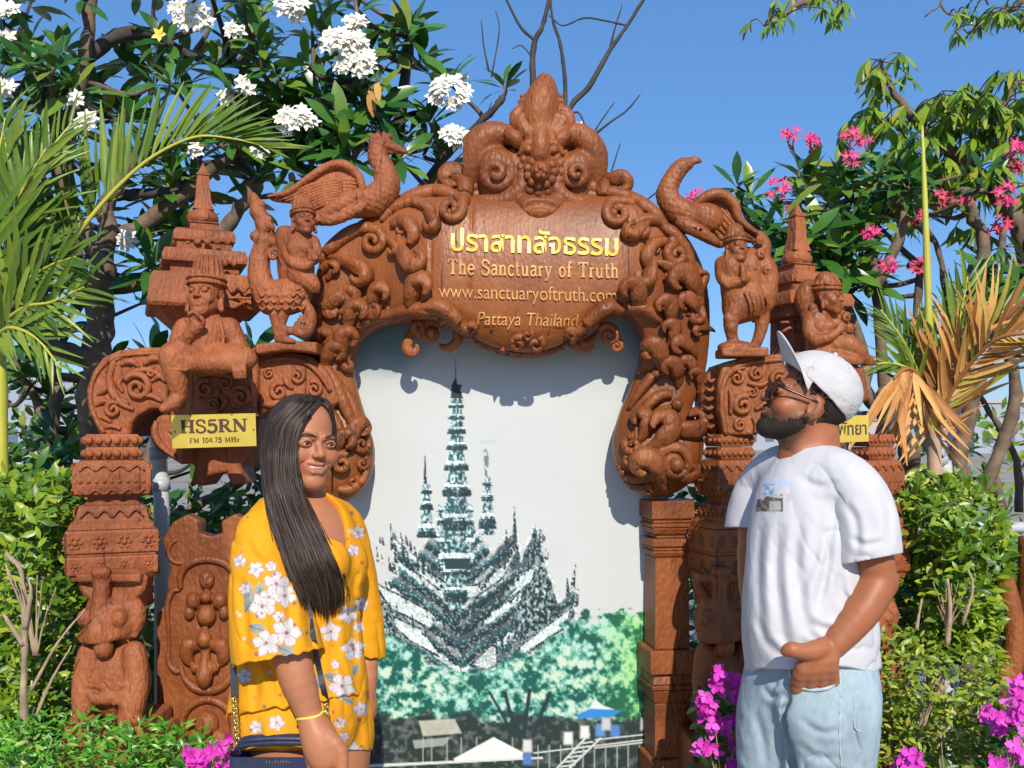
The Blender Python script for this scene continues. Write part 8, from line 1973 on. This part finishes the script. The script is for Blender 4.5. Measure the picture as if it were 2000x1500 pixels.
boug('purple bougainvillea flowers between the square pillar and the man', [(1410, 1330, 26, 12), (1440, 1345, 22, 9), (1378, 1365, 16, 6), (1385, 1395, 26, 11), (1405, 1425, 20, 7), (1370, 1468, 16, 6), (1395, 1465, 12, 4), (1440, 1480, 26, 12), (1440, 1400, 16, 5)], 2.62, [(1365, 1350), (1460, 1310), (1470, 1600), (1360, 1600)], 41)
boug('magenta bougainvillea flowers at bottom left beside the navy handbag', [(375, 1478, 20, 9), (410, 1482, 24, 10), (445, 1462, 22, 10), (455, 1490, 16, 7)], 2.40, [(350, 1480), (470, 1460), (480, 1650), (350, 1650)], 42)
boug('pink bougainvillea in the bottom right corner below the wooden post', [(1990, 1340, 18, 9), (1985, 1375, 22, 10), (1990, 1405, 22, 10), (1950, 1405, 20, 8), (1935, 1400, 14, 5), (1990, 1470, 20, 8), (1920, 1385, 10, 3)], 2.60, [(1915, 1390), (2030, 1340), (2030, 1600), (1915, 1600)], 43)
boug('single pink blossom clump at the bottom edge beside the jeans of the man', [(1772, 1490, 20, 9), (1790, 1498, 18, 7), (1945, 1496, 20, 8)], 2.55, [(1740, 1500), (1960, 1495), (1960, 1620), (1740, 1620)], 44, ME_B[:1])
# ------------------------------------------------------------------ pipes, railing, fence, carved post, far town
M_PVC = plain('grey_pvc_pipe', (.55, .57, .58), rough=.35, var=.06); M_PVCD = plain('pipe_joint', (.42, .44, .46), rough=.4, var=.06)
def pipe(name, label, pts, r, joints, cat='pipe'):
    root = empty(name, P(*pts[0]), label, cat); W3 = crm(np.array([P(*p) for p in pts]), 24); k = W3[0, 1] / FPX
    V, Q, T = sweep(W3, r * k, 14); mk('tube', V, [Q, T], M_PVC, root)
    for j in joints:
        V, Q, T = sweep(W3[j:j + 2] if False else np.array([W3[j], W3[j] + norm(W3[j + 1] - W3[j]) * r * 1.6 * k]), r * 1.15 * k, 14); mk('joint', V, [Q, T], M_PVCD, root)
pipe('pvc_pipe', 'upright pale grey pipe behind the carved column under the bracket', [(306, 822, 3.22), (312, 920, 3.22), (316, 1020, 3.22), (318, 1500, 3.22), (320, 1780, 3.22)], 15, (3, 7))
pipe('pvc_pipe', 'slanting pale grey pipe with joints beside the trunk of the palm sapling', [(1790, 812, 3.45), (1806, 850, 3.45), (1836, 900, 3.45), (1846, 940, 3.45), (1848, 1300, 3.45), (1850, 1760, 3.45)], 14, (5, 7, 8))
def fence():
    root = empty('chain_link_fence', P(1700, CY, 4.0) * (1, 1, 0), 'chain link fence with pale top rail behind the shrubs', 'fence'); Y = 4.0; z = P(0, 1030, Y)[2]
    V, Q, T = sweep(np.array([(-3.2, Y, z), (3.2, Y, z)]), .024, 10); mk('rail', V, [Q, T], M_PVC, root)
    for x in np.arange(-3.1, 3.2, 1.24):
        V, Q, T = sweep(np.array([(x, Y + .03, 0), (x, Y + .03, z + .03)]), .02, 8); mk('post', V, [Q, T], M_PVC, root)
    mb = MB(); st = .055; zz = z - .03
    for s in (-1, 1):
        for x in np.arange(-3.2 - zz, 3.2 + zz, st):
            a, b = np.array([x, Y + .004 * s, .02]), np.array([x + s * zz, Y + .004 * s, zz])
            t0, t1 = 0., 1.
            if (abs(a[0]) > 3.2 and abs(b[0]) > 3.2): continue
            V, Q, T = sweep(np.array([a, b]), .0016, 4); mb.add(V, Q, T)
    mb.build('wire_mesh', plain('galvanised_wire', (.25, .26, .27), rough=.5, metal=.5), root, kind='stuff')
fence()
r_ = empty('wooden_post', P(1980, CY, 3.2) * (1, 1, 0), 'smooth curved brown wooden carving leg at the right edge behind the hedge', 'carving')
for nm, pts, rr_ in (('leg', [(1955, 1120, 3.2), (1972, 1180, 3.2), (1982, 1240, 3.2), (1975, 1300, 3.2), (1962, 1345, 3.2), (1958, 1700, 3.2)], (20, 22)), ('leg', [(2015, 1050, 3.25), (2012, 1200, 3.25), (2014, 1350, 3.25), (2014, 1700, 3.25)], (24, 26))):
    W3 = crm(np.array([P(*p) for p in pts]), 26); V, Q, T = sweep(W3, np.linspace(*rr_, 26) * 3.2 / FPX, 12); mk(nm, V, [Q, T], M_WOOD, r_)
# the town, pale with distance
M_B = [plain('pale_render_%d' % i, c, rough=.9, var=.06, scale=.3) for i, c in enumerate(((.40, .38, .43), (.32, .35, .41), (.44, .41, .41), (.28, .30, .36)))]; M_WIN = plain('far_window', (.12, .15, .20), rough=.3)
rb = random.Random(15); CN = ['lilac grey', 'blue grey', 'cream', 'slate grey']
ORD = 'first second third fourth fifth sixth seventh eighth ninth tenth eleventh twelfth thirteenth fourteenth fifteenth sixteenth seventeenth eighteenth'.split()
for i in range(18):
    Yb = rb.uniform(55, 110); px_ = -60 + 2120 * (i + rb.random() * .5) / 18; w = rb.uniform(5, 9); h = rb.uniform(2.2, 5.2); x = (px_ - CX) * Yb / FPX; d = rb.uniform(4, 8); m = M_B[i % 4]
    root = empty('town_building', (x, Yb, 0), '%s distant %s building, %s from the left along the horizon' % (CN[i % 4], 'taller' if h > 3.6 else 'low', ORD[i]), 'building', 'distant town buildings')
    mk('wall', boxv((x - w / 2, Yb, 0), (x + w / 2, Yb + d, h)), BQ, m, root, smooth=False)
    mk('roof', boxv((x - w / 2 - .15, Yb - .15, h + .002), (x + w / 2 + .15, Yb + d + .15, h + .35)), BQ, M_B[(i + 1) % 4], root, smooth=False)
    for fl_ in range(max(1, int(h / 2.6))):
        for q in range(int(w / 1.8)):
            xx = x - w / 2 + .7 + q * 1.8; mk('window', boxv((xx, Yb - .06, .9 + fl_ * 2.6), (xx + .9, Yb + .05, 1.9 + fl_ * 2.6)), BQ, M_WIN, root, smooth=False)
